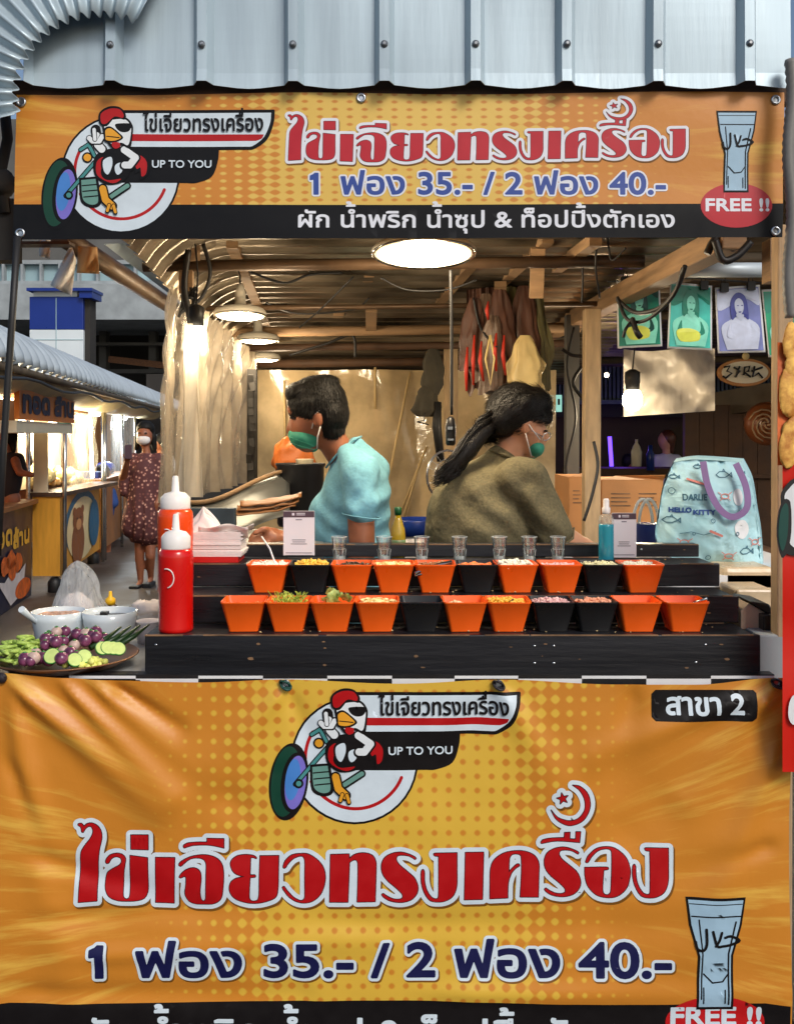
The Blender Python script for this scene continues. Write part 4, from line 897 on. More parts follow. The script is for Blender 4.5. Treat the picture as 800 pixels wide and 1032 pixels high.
# ================================================================== LAMPS
MT['bulb_hot'] = mat('bulb_hot', (1, 1, 1), emit=(1, .86, .6), estr=14, var=0)
MT['bulb_edge'] = mat('bulb_edge', (1, 1, 1), emit=(1, .66, .30), estr=1.5, var=0)
MT['bulb_soft'] = mat('bulb_soft', (1, 1, 1), emit=(1, .85, .58), estr=8, var=0)
def lamp(px, py, D, r, energy, label, cord_top, kind='ufo', tilt=0):
    c = P(px, py, D); t = thing('hanging_lamp', label, 'lamp', c, 'lamps hanging under the stall roof')
    M = Matrix.Rotation(R(tilt), 3, 'X')
    if kind == 'ufo':
        b = MB(); b.lathe(c, [(r * .99, .0), (r, .008), (r * .9, .02), (r * .5, .028), (r * .22, .034), (r * .2, .07), (r * .12, .1)], 32, M); obj('shade', b, 'lampmetal', t)
        b = MB(); b.lathe(c, [(.001, -.012), (r * .5, -.010), (r * .80, -.005)], 32, M); b.mi = 1; b.lathe(c, [(r * .80, -.005), (r * .88, -.003), (r * .93, .002)], 32, M); obj('bulb', b, ['bulb_hot', 'bulb_edge'], t, fixn=False)
        b = MB(); b.lathe(c, [(r * .93, .001), (r * .97, -.004), (r, .0)], 32, M); obj('rim', b, 'chrome', t)
        top = c + Vector((0, 0, .1)); lz = -.04
    else:
        b = MB(); b.lathe(c, [(.001, -r * 1.3), (r * .6, -r * 1.15), (r, -r * .6), (r * 1.02, r * .3), (r * .7, r * .9)], 20); obj('bulb', b, 'bulb_hot', t)
        b = MB(); b.lathe(c, [(r * .72, r * .9), (r * .75, r * 1.6), (r * .8, r * 1.7), (r * .8, r * 2.8), (r * .3, r * 3.1)], 16); obj('socket', b, 'wire', t)
        top = c + Vector((0, 0, r * 3)); lz = -r * 1.8
    ct = P(*cord_top); b = MB(); b.tube([top, (top + ct) / 2 + Vector((.006, 0, 0)), ct], .0028, 6); obj('cord', b, 'wire', t)
    l_ = bpy.data.lights.new('lamp_light', 'POINT'); l_.energy = energy; l_.color = (1, .79, .52); l_.shadow_soft_size = r * .8
    o = bpy.data.objects.new('lamp_light', l_); COL.objects.link(o); o.parent = t; o.location = (0, 0, lz)
    return t
lamp(427, 256, 2.6, .138, 15, 'large round flat lamp glowing just under the middle of the header banner', (445, 235, 2.7), tilt=-6)
lamp(242, 318, 3.1, .083, 8, 'round flat lamp nearest the left curtain', (238, 268, 2.95), tilt=-4)
lamp(260, 343, 3.8, .082, 6, 'round flat lamp second in the row by the left curtain', (262, 310, 3.6))
lamp(267, 362, 4.3, .068, 4, 'smallest and farthest round lamp by the left curtain', (269, 335, 3.9))
lamp(198, 338, 2.7, .027, 3.6, 'bare bulb in a black socket beside the left curtain', (197, 246, 2.7), 'bulb')
lamp(637, 402, 3.75, .036, 9, 'bare bulb in front of the pale tarpaulin on the right', (638, 330, 3.8), 'bulb')
# ================================================================== CABLES
def cable(pts, r, label, m='wire', cat='cable', group='cables strung under the roof'):
    q = [P(*p) for p in pts]; out = []
    for i in range(len(q) - 1):
        p0, p1, p2, p3 = q[max(i - 1, 0)], q[i], q[i + 1], q[min(i + 2, len(q) - 1)]
        for j in range(6):
            s = j / 6; out.append(.5 * ((2 * p1) + (-p0 + p2) * s + (2 * p0 - 5 * p1 + 4 * p2 - p3) * s * s + (-p0 + 3 * p1 - 3 * p2 + p3) * s**3))
    out.append(q[-1]); b = MB(); b.tube(out, r, 6); return obj('cable', b, m, None, label, cat, group)
cable([(248, 272, 3.2), (285, 285, 3.2), (312, 277, 3.2), (345, 275, 3.2)], .004, 'black cable sagging along the crossbar above the near left lamp')
cable([(356, 279, 3.2), (325, 310, 3.3), (302, 330, 3.4)], .003, 'thin slanting wire at the middle of the roof')
cable([(268, 305, 3.4), (300, 316, 3.4), (355, 312, 3.4), (372, 300, 3.4)], .003, 'thin wire along the second crossbar')
cable([(292, 358, 4.1), (330, 346, 4.1), (355, 338, 4.1), (358, 360, 4.1)], .006, 'black cable drooping over the rear sheet')
cable([(384, 280, 2.9), (410, 292, 2.9), (450, 292, 2.9), (480, 282, 2.9)], .003, 'wire sagging behind the large lamp')
cable([(454, 272, 2.7), (455, 340, 2.75), (455, 418, 2.8)], .0045, 'straight black wire carrying the hanging remote control')
cable([(477, 300, 3.3), (484, 330, 3.3), (500, 350, 3.2)], .004, 'short black wire by the hanging carrier bags')
cable([(586, 245, 2.9), (587, 280, 2.9), (586, 305, 2.9)], .003, 'short wire dropping from the roof left of the right beam')
cable([(602, 240, 2.8), (600, 268, 2.8), (604, 300, 2.9)], .003, 'wire dropping from the roof across the right beam')
cable([(612, 238, 2.8), (616, 262, 2.8), (630, 250, 2.7)], .003, 'looped wire right of the beam crossing')
cable([(690, 268, 2.35), (682, 290, 2.4), (665, 310, 2.5), (640, 315, 2.6), (622, 302, 2.7)], .006, 'thick black cable looping below the right beam')
cable([(688, 270, 2.36), (678, 298, 2.4), (652, 322, 2.5), (632, 322, 2.6), (622, 300, 2.7)], .005, 'second black cable looping beside the thick one')
cable([(637, 322, 2.55), (641, 334, 2.5), (645, 340, 2.5)], .008, 'forked black plug end hanging from the cable loop')
cable([(637, 322, 2.56), (630, 332, 2.5), (628, 340, 2.5)], .004, 'short wire prong beside the forked plug')
cable([(720, 242, 2.3), (728, 262, 2.3), (742, 258, 2.3), (756, 244, 2.3)], .009, 'thick black coil hanging under the right end of the header banner')
cable([(712, 256, 2.32), (722, 240, 2.32), (738, 250, 2.32), (744, 240, 2.32)], .009, 'second loop of the black coil at upper right')
cable([(598, 445, 3.1), (602, 470, 3.08), (596, 500, 3.06), (588, 525, 3.05)], .005, 'black cable hanging down the right wood post')
cable([(578, 330, 3.7), (571, 370, 3.7), (580, 420, 3.7), (570, 470, 3.7), (577, 510, 3.7)], .005, 'tangled cable tied along the grey post')
cable([(566, 352, 3.68), (576, 358, 3.68), (590, 362, 3.68), (577, 385, 3.68), (588, 402, 3.68)], .007, 'black cable bunch at the top of the grey post')
cable([(190, 252, 2.75), (186, 290, 2.75), (192, 325, 2.75), (190, 350, 2.75)], .010, 'thick dark cable bundle at the end of the left beam pipe')
cable([(205, 246, 2.85), (212, 275, 2.85), (203, 300, 2.85), (188, 312, 2.85)], .006, 'curling cable above the bare bulb')
b = MB()
for k in range(7):
    b.tube([P(186 + random.uniform(-6, 16), 300 + random.uniform(-14, 20), 2.78) for _ in range(4)], .005, 5)
obj('wire_tangle', b, 'wire', None, 'tangle of black wire where the left beam meets the curtain', 'cable')
# ================================================================== RIGHT SIDE: THE NEIGHBOURS
t = thing('neighbour_roof', 'low corrugated roof over the seating area on the right', 'roof', (1.8, 4.5, 2.2))
b = MB()
def fr2(u, v):
    D = 2.9 + 3.6 * v; x = .5 + 2.9 * u; rib = .014 * math.cos(2 * math.pi * D / .085); return (x, D, 2.42 - .115 * (D - 2.1) * .9 + rib)
b.grid(fr2, 6, 420); obj('roof_sheet', b, 'galvdark', t)
for D, z in ((3.1, 2.12), (4.2, 2.08), (5.4, 1.98)): b = MB(); b.tube([(.72, D, z - .02), (3.2, D, z)], .022, 8); obj('crossbar', b, 'galvdark', t)
b = MB(); b.tube([P(688, 272, 2.7), P(790, 272, 2.72)], .02, 12); obj('steel_pipe', b, 'canopy', t)
b = MB(); b.span(P(776, 240, 2.5), P(795, 283, 2.56)); obj('perforated_bracket', b, 'wood', t)
b = MB(); b.beam(P(800, 396, 4.6), P(700, 412, 5.2), .1, .12); obj('log_beam', b, 'galvdark', t)
t = thing('slatted_railing', 'dark railing of narrow upright slats high behind the seating area', 'railing', P(690, 405, 6.2))
b = MB()
for k in range(74):
    x = 546 + k * 4.2; b.span(P(x, 352 + random.uniform(-3, 3), 6.2), P(x + 2.4, 404, 6.24))
b.span(P(540, 403, 6.18), P(860, 407, 6.26)); obj('slats', b, mat('slatgrey', sr(70, 84, 90), rough=.7, var=.3), t)
b = MB(); b.span(P(541, 352, 6.4), P(870, 420, 6.5)); obj('backing', b, 'soffit', t)
b = MB()
for x, y in ((611, 378), (632, 392)): b.ell(P(x, y, 5.8), .014)
o = obj('fairy_bulbs', b, 'bulb_soft', None, 'two tiny round bulbs shining high behind the right post', 'lights')
t = thing('plank_wall', 'dark brown plank wall at the right of the seating area', 'wall', P(760, 560, 4.9))
for k in range(9):
    b = MB(); x = 690 + k * 14.6; b.span(P(x, 408, 4.9), P(x + 14.1, 640, 4.94 + .01 * (k % 2))); obj('plank', b, 'darkwood', t)
b = MB(); b.span(P(689, 478, 4.86), P(822, 482, 4.9)); obj('ledge', b, 'darkwood', t)
MT['purpleglow'] = mat('purpleglow', (.05, .02, .3), emit=(.10, .04, 1), estr=3, var=0, scale=5)
b = MB(); b.tube([P(614, 440, 6.1), P(616, 470, 6.1)], .012, 8); obj('purple_light', b, 'purpleglow', None, 'thin purple light tube deep in the dark seating area', 'light')
l_ = bpy.data.lights.new('purple_spill', 'POINT'); l_.energy = 1.4; l_.color = (.2, .08, 1); o = bpy.data.objects.new('purple_spill', l_); COL.objects.link(o); o.parent = COL.objects['purple_light']; o.location = (0, -.3, .15)
MT['tealsign'] = mat('tealsign', sr(120, 190, 180), emit=sr(150, 210, 200), estr=.6, var=.15)
b = MB(); b.span(P(549, 398, 5.2), P(566, 415, 5.22)); t = obj('lit_menu_board', b, 'tealsign', None, 'small pale green lit board behind the grey post', 'sign')
b = MB()
for x in (553, 558, 562): b.span(P(x, 402, 5.19), P(x + 2, 408, 5.2))
obj('lettering', b, 'soffit', t)
b = MB(); b.span(P(575, 472, 5.6), P(720, 482, 5.9)); b.span(P(600, 482, 5.7), P(606, 620, 5.8)); b.span(P(690, 482, 5.7), P(696, 620, 5.8)); obj('cafe_table', b, 'darkwood', None, 'long dark table in the seating area on the right', 'table')
M_('jarwhite', sr(214, 206, 186), rough=.4)
b = MB(); b.lathe(P(641, 470, 5.5), [(.028, 0), (.03, .08), (.02, .11), (.008, .13), (.008, .15)], 14); obj('white_jug', b, 'jarwhite', None, 'pale jug standing on the dark table', 'jug')
b = MB(); b.lathe(P(655, 474, 5.5), [(.022, 0), (.022, .09), (.012, .11), (.012, .14)], 12); obj('dark_flask', b, 'bluepanel', None, 'dark blue flask beside the pale jug', 'flask')
# pale tarpaulin behind the bulb
def ftarp(u, v):
    x = 628 + 92 * u; yt = 352 + 2 * math.sin(u * 6); yb = 420 - 6 * u; return P(x, yt + (yb - yt) * v, 3.95 + .03 * mnoise.noise(Vector((u * 5, v * 4, 2))) + .02 * math.sin(u * 9 - v * 6))
b = MB(); b.grid(ftarp, 50, 36); obj('pale_tarpaulin', b, 'film_white', None, 'creased pale tarpaulin lit by the bare bulb on the right', 'tarpaulin')
# oval wooden sign
t = thing('oval_sign', 'oval wooden sign with dark scrawled letters under the hanging photos', 'sign', P(749, 388, 4.2))
b = MB(); c = P(749, 375.5, 4.2); b.lathe(c, [(.11, -.012), (.115, 0), (.11, .012)], 36, Matrix.Rotation(R(90), 3, 'X') @ Matrix.Diagonal((1, .52, 1))); obj('board', b, 'cardboard', t)
b = MB(); b.lathe(c + Vector((0, -.014, 0)), [(.092, 0), (.098, .002), (.098, -.002)], 36, Matrix.Rotation(R(90), 3, 'X') @ Matrix.Diagonal((1, .48, 1))); obj('face', b, 'creampanel', t)
b = MB()
for pts in ([(729, 370), (735, 369), (732, 374), (737, 376), (731, 381), (728, 379)], [(739, 370), (745, 374), (740, 380)], [(745, 369), (741, 380)], [(749, 378), (750, 370), (755, 369), (754, 374), (750, 375), (756, 380)], [(760, 369), (758, 380), (764, 376), (768, 381)], [(757, 374), (768, 370)]):
    b.tube([P(x, y, 4.175) for x, y in pts], .0045, 5)
obj('scrawled_letters', b, 'wire', t)
b = MB(); b.ell(P(751, 359, 4.18), (.016, .01, .016)); obj('lamp_knob', b, 'cremebag', t)
t = thing('round_lantern', 'round brown lantern with scroll pattern behind the right post', 'lantern', P(772, 452, 4.5))
b = MB(); b.ell(P(772, 427, 4.5), (.1, .1, .1)); obj('globe', b, mat('lanternbrown', sr(120, 66, 34), rough=.35, var=.2), t)
b = MB()
for k in range(4): b.tube([P(772, 427, 4.39) + Vector((.06 * math.cos(k * 1.6 + s_ * .5) * s_ / 9, -.0, .06 * math.sin(k * 1.6 + s_ * .5) * s_ / 9)) for s_ in range(1, 13)], .004, 5)
obj('scroll', b, 'wood', t)
# photo prints clipped on a line
b = MB(); b.tube([P(612, 284, 3.22), P(700, 280, 3.22), P(800, 288, 3.22)], .003, 6); obj('clothesline', b, 'wire', None, 'line on which the tinted photo prints hang', 'line')
def photo(c, tint, dark, light, label, hair, yellow, seedk):
    (x0, y0), (x1, y1), (x2, y2), (x3, y3) = c; D = 3.2
    t = thing('photo_print', label, 'photo', P((x2 + x3) / 2, y2, D), 'tinted photo prints clipped on a line')
    f = lambda u, v, l=0: P((x0 * (1 - u) + x1 * u) * (1 - v) + (x3 * (1 - u) + x2 * u) * v, (y0 * (1 - u) + y1 * u) * (1 - v) + (y3 * (1 - u) + y2 * u) * v, D - l + .006 * math.sin(u * 3))
    b = MB(); b.grid(f, 8, 8); obj('border', b, 'whitepaint', t, solid=.0015)
    def poly(pts, m, l, nm, n=4):
        b = MB(); q = smooth_loop(pts, n); b.add([f(u, v, l) for u, v in q], [tuple(range(len(q)))]); obj(nm, b, m, t, fixn=False)
    b = MB(); b.grid(lambda u, v: f(.035 + .93 * u, .03 + .94 * v, .002), 8, 8); obj('picture', b, tint, t)
    poly([(.05, .05, 1), (.5, .04), (.95, .05, 1), (.95, .3), (.7, .2), (.4, .26), (.05, .35)], dark, .003, 'picture_background')
    poly([(.2, .95, 1), (.1, .62), (.3, .5), (.5, .46), (.72, .5), (.92, .64), (.85, .95, 1)], light, .004, 'sitter_dress')
    poly([(.34, .5), (.32, .25), (.42, .12), (.56, .1), (.68, .2), (.70, .5), (.6, .46), (.42, .46)], hair, .005, 'sitter_hair')
    poly([(.42, .24), (.51, .18), (.6, .24), (.6, .36), (.51, .44), (.43, .37)], light, .006, 'sitter_face')
    poly([(.30, .56), (.22, .74), (.40, .80), (.44, .74), (.33, .70)], hair if yellow else dark, .0062, 'sitter_arm'); poly([(.74, .56), (.84, .74), (.62, .80), (.60, .75), (.74, .70)], hair if yellow else dark, .0062, 'sitter_arm')
    for ex in (.46, .55): poly([(ex, .288), (ex + .03, .283), (ex + .05, .292), (ex + .03, .3)], hair, .0068, 'sitter_eye', 2)
    poly([(.48, .385), (.52, .378), (.56, .385), (.52, .40)], hair, .0068, 'sitter_mouth', 2)
    poly([(.44, .45), (.46, .40), (.57, .40), (.60, .45), (.53, .52)], light, .0055, 'sitter_neck')
    if yellow: poly([(.2, .72), (.5, .68), (.72, .74), (.7, .86), (.3, .88)], yellow, .007, 'held_plate')
    for s in ((.8,) if seedk else (.2, .8)):
        p = f(s, 0, .005); b = MB(); b.span(p + Vector((-.012, -.012, -.016)), p + Vector((.012, .012, .012))); b.tube([p + Vector((-.008, 0, .01)), p + Vector((-.004, 0, .03))], .0015, 5); b.tube([p + Vector((.008, 0, .01)), p + Vector((.004, 0, .03))], .0015, 5); obj('clip', b, 'wire', t)
k_ = dict(rough=.35, var=.25, scale=12)
M_('teal1', sr(30, 130, 110), **k_); M_('teal2', sr(10, 70, 66), **k_); M_('teal3', sr(130, 220, 200), **k_); M_('teal4', sr(70, 190, 180), **k_); M_('lav1', sr(120, 130, 190), **k_); M_('lav2', sr(190, 200, 226), **k_); M_('lav3', sr(60, 70, 150), **k_); M_('yellowtint', sr(210, 220, 90), **k_); M_('grn', sr(20, 150, 110), **k_)
photo(((621, 284), (664, 279), (667, 349), (622, 351)), 'teal1', 'teal2', 'teal3', 'dark teal tinted print of a woman, leftmost of the four photo prints', 'teal2', 'yellowtint', 0)
photo(((675, 284), (717, 288), (717, 353), (672, 351)), 'teal4', 'teal1', 'teal3', 'bright turquoise tinted print of a long-haired woman holding a plate', 'teal1', 'yellowtint', 1)
photo(((720, 290), (765, 287), (771, 355), (723, 356)), 'lav1', 'lav2', 'lav2', 'lavender tinted print of a woman in a blue dress', 'lav3', None, 0)
photo(((767, 292), (806, 290), (812, 358), (774, 360)), 'grn', 'teal1', 'teal3', 'green tinted print partly hidden by the right post', 'teal2', None, 1)
# red snack banner at the right edge
t = thing('red_banner', 'red neighbouring banner with fried chicken and a white rooster emblem, cut by the right edge', 'banner', P(800, 700, 1.95))
M_('redvinyl', sr(206, 30, 14), rough=.4, var=.06); M_('redorange', sr(222, 60, 14), rough=.4, var=.06)
b = MB(); b.grid(lambda u, v: P(788 + 70 * u, 468 + 310 * v, 1.95 + .004 * math.sin(v * 14)), 6, 30); obj('sheet', b, 'redvinyl', t)
b = MB(); b.grid(lambda u, v: P(783 + 75 * u, 345 + 124 * v, 1.95 + .004 * math.sin(v * 14)), 6, 14); obj('brown_field', b, 'friedorange', t)
for x, y, rx_, ry in ((797, 345, 9, 20), (795, 395, 11, 26), (805, 440, 18, 22), (794, 452, 10, 20), (800, 370, 10, 15)):
    b = MB(); b.ell(P(x, y, 1.945), (rx_ * .00195, .004, ry * .00195), n=16, m=10, jit=.06); obj('fried_chicken_picture', b, mat('fried', sr(226, 146, 62), rough=.6, var=.3, scale=60, col2=sr(240, 180, 90)), t)
for nm, m_, l, pts in (('emblem_outline', 'wire', .004, [(786, 500), (791, 490), (800, 482), (830, 480), (830, 560), (800, 560), (791, 556)]), ('emblem_ground', 'whitepaint', .005, [(790, 500), (795, 492), (802, 486), (828, 484), (828, 556), (800, 552), (793, 540)]), ('emblem_wheel', 'wire', .006, [(782, 540), (784, 515), (790, 503), (796, 506), (797, 535), (793, 556), (787, 562)]), ('emblem_tyre', 'greencord', .007, [(784, 540), (786, 516), (791, 507), (794, 512), (793, 540), (788, 556)]), ('letter', 'whitepaint', .006, [(800, 700), (795, 708), (794, 722), (798, 730), (806, 730), (806, 724), (800, 720), (801, 708), (808, 704)])):
    b = MB(); q = smooth_loop(pts, 3); b.add([P(x, y, 1.95 - l - .004) for x, y in q], [tuple(range(len(q)))]); obj(nm, b, m_, t, fixn=False)
# cartons and side table
b = MB(); b.span(P(572, 535, 3.0), P(745, 540, 4.0)); 
t = thing('side_table', 'low table carrying the cardboard cartons right of the cooks', 'table', P(650, 700, 3.3))
b = MB(); b.span((.5, 3.1, 1.12), (1.35, 3.8, 1.15)); obj('tabletop', b, 'darkwood', t)
for x, y in ((.55, 3.15), (1.3, 3.15), (.55, 3.75), (1.3, 3.75)): b = MB(); b.span((x - .02, y - .02, 0), (x + .02, y + .02, 1.12)); obj('leg', b, 'darkwood', t)
for x0, x1, y0, D, lab in ((606, 668, 484, 3.3, 'brown cardboard carton with printed lines behind the spray bottle'), (573, 600, 481, 3.35, 'brown cardboard carton partly behind the right wood post')):
    b = MB(); a_ = P(x0, y0, D); c_ = P(x1, y0, D); b.span((a_.x, D, 1.152), (c_.x, D + .3, a_.z)); t = obj('carton', b, 'cardboard', None, lab, 'box', 'cardboard cartons', bevel=.002)
    b = MB(); b.add([P(x0, y0, D), P(x1, y0, D), P(x1 + 2, y0 - 5, D - .02) + Vector((0, .0, 0)), P(x0 + 14, y0 - 4, D + .1)], [(0, 1, 2, 3)]); obj('flap', b, 'cardboard', t, solid=.004)
    b = MB()
    for k in range(4): b.span(P(x0 + (x1 - x0) * .15, y0 + 13 + k * 4, D - .001), P(x0 + (x1 - x0) * random.uniform(.35, .5), y0 + 14.2 + k * 4, D)); b.span(P(x0 + (x1 - x0) * .6, y0 + 13 + k * 4, D - .001), P(x0 + (x1 - x0) * random.uniform(.75, .92), y0 + 14.2 + k * 4, D))
    obj('printed_lines', b, 'edgewear', t)
# blue tub with white handles
t = thing('blue_tub', 'blue tub with white handles beside the blue tote bag', 'tub', P(651, 552, 2.9))
b = MB(); b.lathe(P(651, 552, 2.9), [(.03, 0), (.034, .07), (.036, .072), (.03, .068)], 20); obj('tub', b, 'bluepanel', t)
b = MB()
for dx in (-6, 4): b.tube([P(651 + dx * .6 + 10 * math.cos(a_) , 530 - 27 * math.sin(a_), 2.86) for a_ in np.linspace(.1, 3.04, 12)], .0045, 6)
obj('handle', b, 'whitepaint', t)
# ledge under the tote and wrapped things at the right of the rack
b = MB(); b.span((.42, 2.5, 1.17), (1.12, 3.05, 1.2)); t = obj('shelf_ledge', b, 'whitepaint', None, 'white ledge under the blue tote bag', 'shelf')
b = MB(); b.span((.45, 2.6, 0), (.5, 2.65, 1.17)); b.span((1.05, 2.6, 0), (1.1, 2.65, 1.17)); obj('support', b, 'whitepaint', t)
M_('wrapbeige', sr(206, 184, 150), rough=.3, var=.2, scale=9, bump=.5, bscale=22)
b = MB()
def box_r(b, a_, c_): b.span(a_, c_); return b
box_r(b, P(728, 572, 2.5), P(782, 606, 2.75)); obj('wrapped_parcel', b, 'wrapbeige', None, 'beige plastic-wrapped parcel under the tote bag', 'parcel', bevel=.012)
b = MB(); box_r(b, P(742, 594, 2.36), P(780, 636, 2.49)); obj('wrapped_carton', b, 'wrapbeige', None, 'beige wrapped carton left of the black box by the right post', 'parcel', bevel=.006)
b = MB(); b.prism([P(746, 634, 2.2), P(746, 616, 2.2), P(754, 608, 2.2), P(772, 618, 2.2), P(772, 636, 2.2)], (0, .12, 0)); obj('cut_carton', b, mat('cartoninside', sr(190, 170, 146), rough=.7, var=.15), None, 'open cut carton beside the black box', 'box', bevel=.002)
b = MB(); b.prism([P(755, 606, 2.19), P(775, 609, 2.19), P(782, 622, 2.19), P(773, 619, 2.19)], (0, .12, 0)); b.span(P(769, 620, 2.17), P(788, 664, 2.3)); obj('black_box', b, 'blackpaint', None, 'black box against the right wooden post', 'box', bevel=.003)
b = MB(); b.span(P(764, 640, 2.12), P(790, 700, 2.35)); obj('grey_block', b, 'concrete', None, 'grey block at the right end of the front board', 'block', bevel=.004)
# ================================================================== TOTE BAG
M_('totecloth', sr(150, 196, 206), rough=.55, var=.12, scale=7, bump=.5, bscale=26, col2=sr(176, 214, 220)); M_('purplestrap', sr(136, 108, 156), rough=.6, var=.1)
M_('inkline', sr(60, 104, 124), rough=.6, var=0); M_('inkblue', sr(40, 74, 140), rough=.6, var=0); M_('inkpink', sr(206, 130, 120), rough=.6, var=0)
tote = thing('tote_bag', 'large light blue patterned tote bag with purple handles on the white ledge', 'bag', P(712, 585, 2.7))
TB = [(678,466,1),(700,463),(746,466,1),(755,485),(760,515),(764,540),(766,580),(764,587,1),(720,583),(690,572),(661,549,1),(660,535),(664,510),(668,488)]
tb = smooth_loop(TB, 5); TD = 2.66
segs_tb = loops_segs([tb])
def tw(x, y): # bulge of the bag's face
    d = min(math.hypot(x - (a + c) / 2, y - (b_ + e) / 2) for a, b_, c, e in segs_tb); return -.05 * min(1, d / 28) ** .6 + .010 * mnoise.noise(Vector((x * .05, y * .05, 2))) + .006 * mnoise.noise(Vector((x * .14, y * .1, 6)))
ts = Sheet(TD, tw, 4)
b = MB(); ts.layer(b, [tb], 0, 0)
k = len(tb); base = len(b.v); back = [P(x + 3, y - 4, TD + .10) for x, y in tb]; front = [P(x, y, TD + tw(x, y)) for x, y in tb]
b.add(front + back, [(i, (i + 1) % k, k + (i + 1) % k, k + i) for i in range(k)] + [tuple(range(k, 2 * k))]); obj('bag_body', b, 'totecloth', tote, fixn=False)
def tl(pts, w, closed=False):
    q = [(a, c_) for a, c_ in pts]
    if closed: q.append(q[0])
    return iso(stroke_segs(q), w, .3, fillin=False)
def art(name, m, layers, lift=.0015):
    b = MB()
    for i, lp in enumerate(layers): ts.layer(b, lp, lift + .0002 * i, 0)
    return obj(name, b, m, tote, fixn=False)
art('brand_lettering', 'inkline', [iso(text_segs(['DARLIE'], 683, 706, 503, 9), .15, .15)])
art('lower_lettering', 'inkblue', [iso(text_segs(['HELLO'], 671, 691, 515, 6.5), .35, .15), iso(text_segs(['KITTY'], 693, 714, 517, 6.5), .35, .15)], .0022)
def fish(x, y, s): return [tl([(x - 9 * s, y), (x - 4 * s, y - 4 * s), (x + 3 * s, y - 4 * s), (x + 8 * s, y), (x + 11 * s, y - 3 * s), (x + 11 * s, y + 3 * s), (x + 8 * s, y), (x + 2 * s, y + 3 * s), (x - 5 * s, y + 3 * s), (x - 9 * s, y)], .45), tl([(x, y - 4 * s), (x + 2 * s, y - 7 * s), (x + 3 * s, y - 4 * s)], .4)]
sea = []
for x, y, s in ((724, 478, .8), (672, 523, .8), (746, 554, .8), (676, 480, .5), (700, 470, .45), (744, 476, .4)): sea += fish(x, y, s)
for x, y, r_ in ((674, 494, 3), (711, 523, 2), (693, 536, 1.4), (736, 536, 1.6), (686, 553, 1.5), (708, 560, 2.2)): sea.append(tl(circle(x, y, r_, r_, 12), .35, True))
sea += [tl([(680, 536), (690, 534), (702, 537), (714, 533)], .35)]
art('sea_drawings', 'inkline', sea)
crab = []
for x, y in ((685, 545), (724, 499), (757, 545), (727, 558)): crab += [tl(circle(x, y, 4, 2.4, 12), .5, True), tl([(x - 4, y - 2), (x - 7, y - 4)], .4), tl([(x + 4, y - 2), (x + 7, y - 4)], .4), tl([(x - 3, y + 2), (x - 5, y + 4)], .4), tl([(x + 3, y + 2), (x + 5, y + 4)], .4)]
crab += [tl([(688, 482), (706, 488)], 1.1), tl([(708, 533), (720, 538)], 1.2)]
art('crab_drawings', 'inkpink', crab, .002)
# plain generic shape where a character was printed
art('white_patch', 'whitepaint', [iso(loops_segs([circle(738, 500, 5, 8, 20)]), .5, .4), iso(loops_segs([circle(742, 532, 8, 9, 20)]), .5, .4)], .0018)
b = MB()
def strap(pts, w, m='purplestrap', D0=TD - .058):
    q = smooth_loop([pts[0] + (1,)] + pts[1:-1] + [pts[-1] + (1,)], 6); n_ = len(q); vs = []
    for i, (x, y) in enumerate(q):
        a_ = Vector(q[max(i - 1, 0)]); c_ = Vector(q[min(i + 1, n_ - 1)]); d = (c_ - a_).normalized(); nn = Vector((-d.y, d.x)) * w / 2
        yy = D0 - .012 * math.sin(math.pi * i / n_); vs += [P(x + nn.x, y + nn.y, yy), P(x - nn.x, y - nn.y, yy)]
    b.add(vs, [(2 * i, 2 * i + 2, 2 * i + 3, 2 * i + 1) for i in range(n_ - 1)])
strap([(708, 465), (713, 490), (724, 512), (738, 521), (752, 512), (751, 490), (741, 467)], 6.5); obj('handle', b, 'purplestrap', tote, solid=.003)
# ================================================================== ON THE COUNTER AND THE RACK
M_('bowlorange', sr(246, 98, 22), rough=.34, var=.04, scale=20, coat=.2); M_('bowlblack', (.012, .012, .013), rough=.3, var=.1)
def square_bowl(c, m, name, w=.0465, h=.064):
    """tapered melamine bowl with rounded square rim; c = centre of its foot"""
    def ring(hw, z, rc):
        out = []
        for (sx, sy, a0) in ((1, 1, 0), (-1, 1, 90), (-1, -1, 180), (1, -1, 270)):
            for k in range(5): a = R(a0 + 22.5 * k); out.append(Vector((sx * (hw - rc) + rc * math.cos(a), sy * (hw - rc) + rc * math.sin(a), z)))
        return out
    b = MB(); b.smooth = False
    rings = [ring(w * .66, 0, .006), ring(w * .665, .003, .006), ring(w * .97, h * .93, .009), ring(w, h * .95, .010), ring(w * 1.005, h, .010), ring(w * .965, h, .009), ring(w * .90, h * .8, .009), ring(w * .62, .006, .006)]
    n_ = 20; vs = [v + Vector(c) for r_ in rings for v in r_]
    fs = [(i * n_ + j, i * n_ + (j + 1) % n_, (i + 1) * n_ + (j + 1) % n_, (i + 1) * n_ + j) for i in range(len(rings) - 1) for j in range(n_)]
    fs += [tuple(reversed(range(n_))), tuple(range((len(rings) - 1) * n_, len(rings) * n_))]
    b.add(vs, fs); return b
proto = {}
def place_bowl(px, D, z, col, label):
    x = P(px, 0, D).x; loc = Vector((x, D, z + .0005))
    if col not in proto:
        o = obj('square_bowl', square_bowl(loc, None, ''), 'bowl' + col, None, bevel=0); proto[col] = (o, loc - o.location)
        for p in o.data.polygons: p.use_smooth = True
        o.data.set_sharp_from_angle(angle=R(40))
    else:
        s = proto[col]; o = s[0].copy(); COL.objects.link(o); o.location = loc - s[1]
    o.rotation_euler = (0, 0, R(random.uniform(-2.5, 2.5)))
    return tagit(o, label, 'bowl', 'square topping bowls on the stepped rack'), loc
FOODM = {}
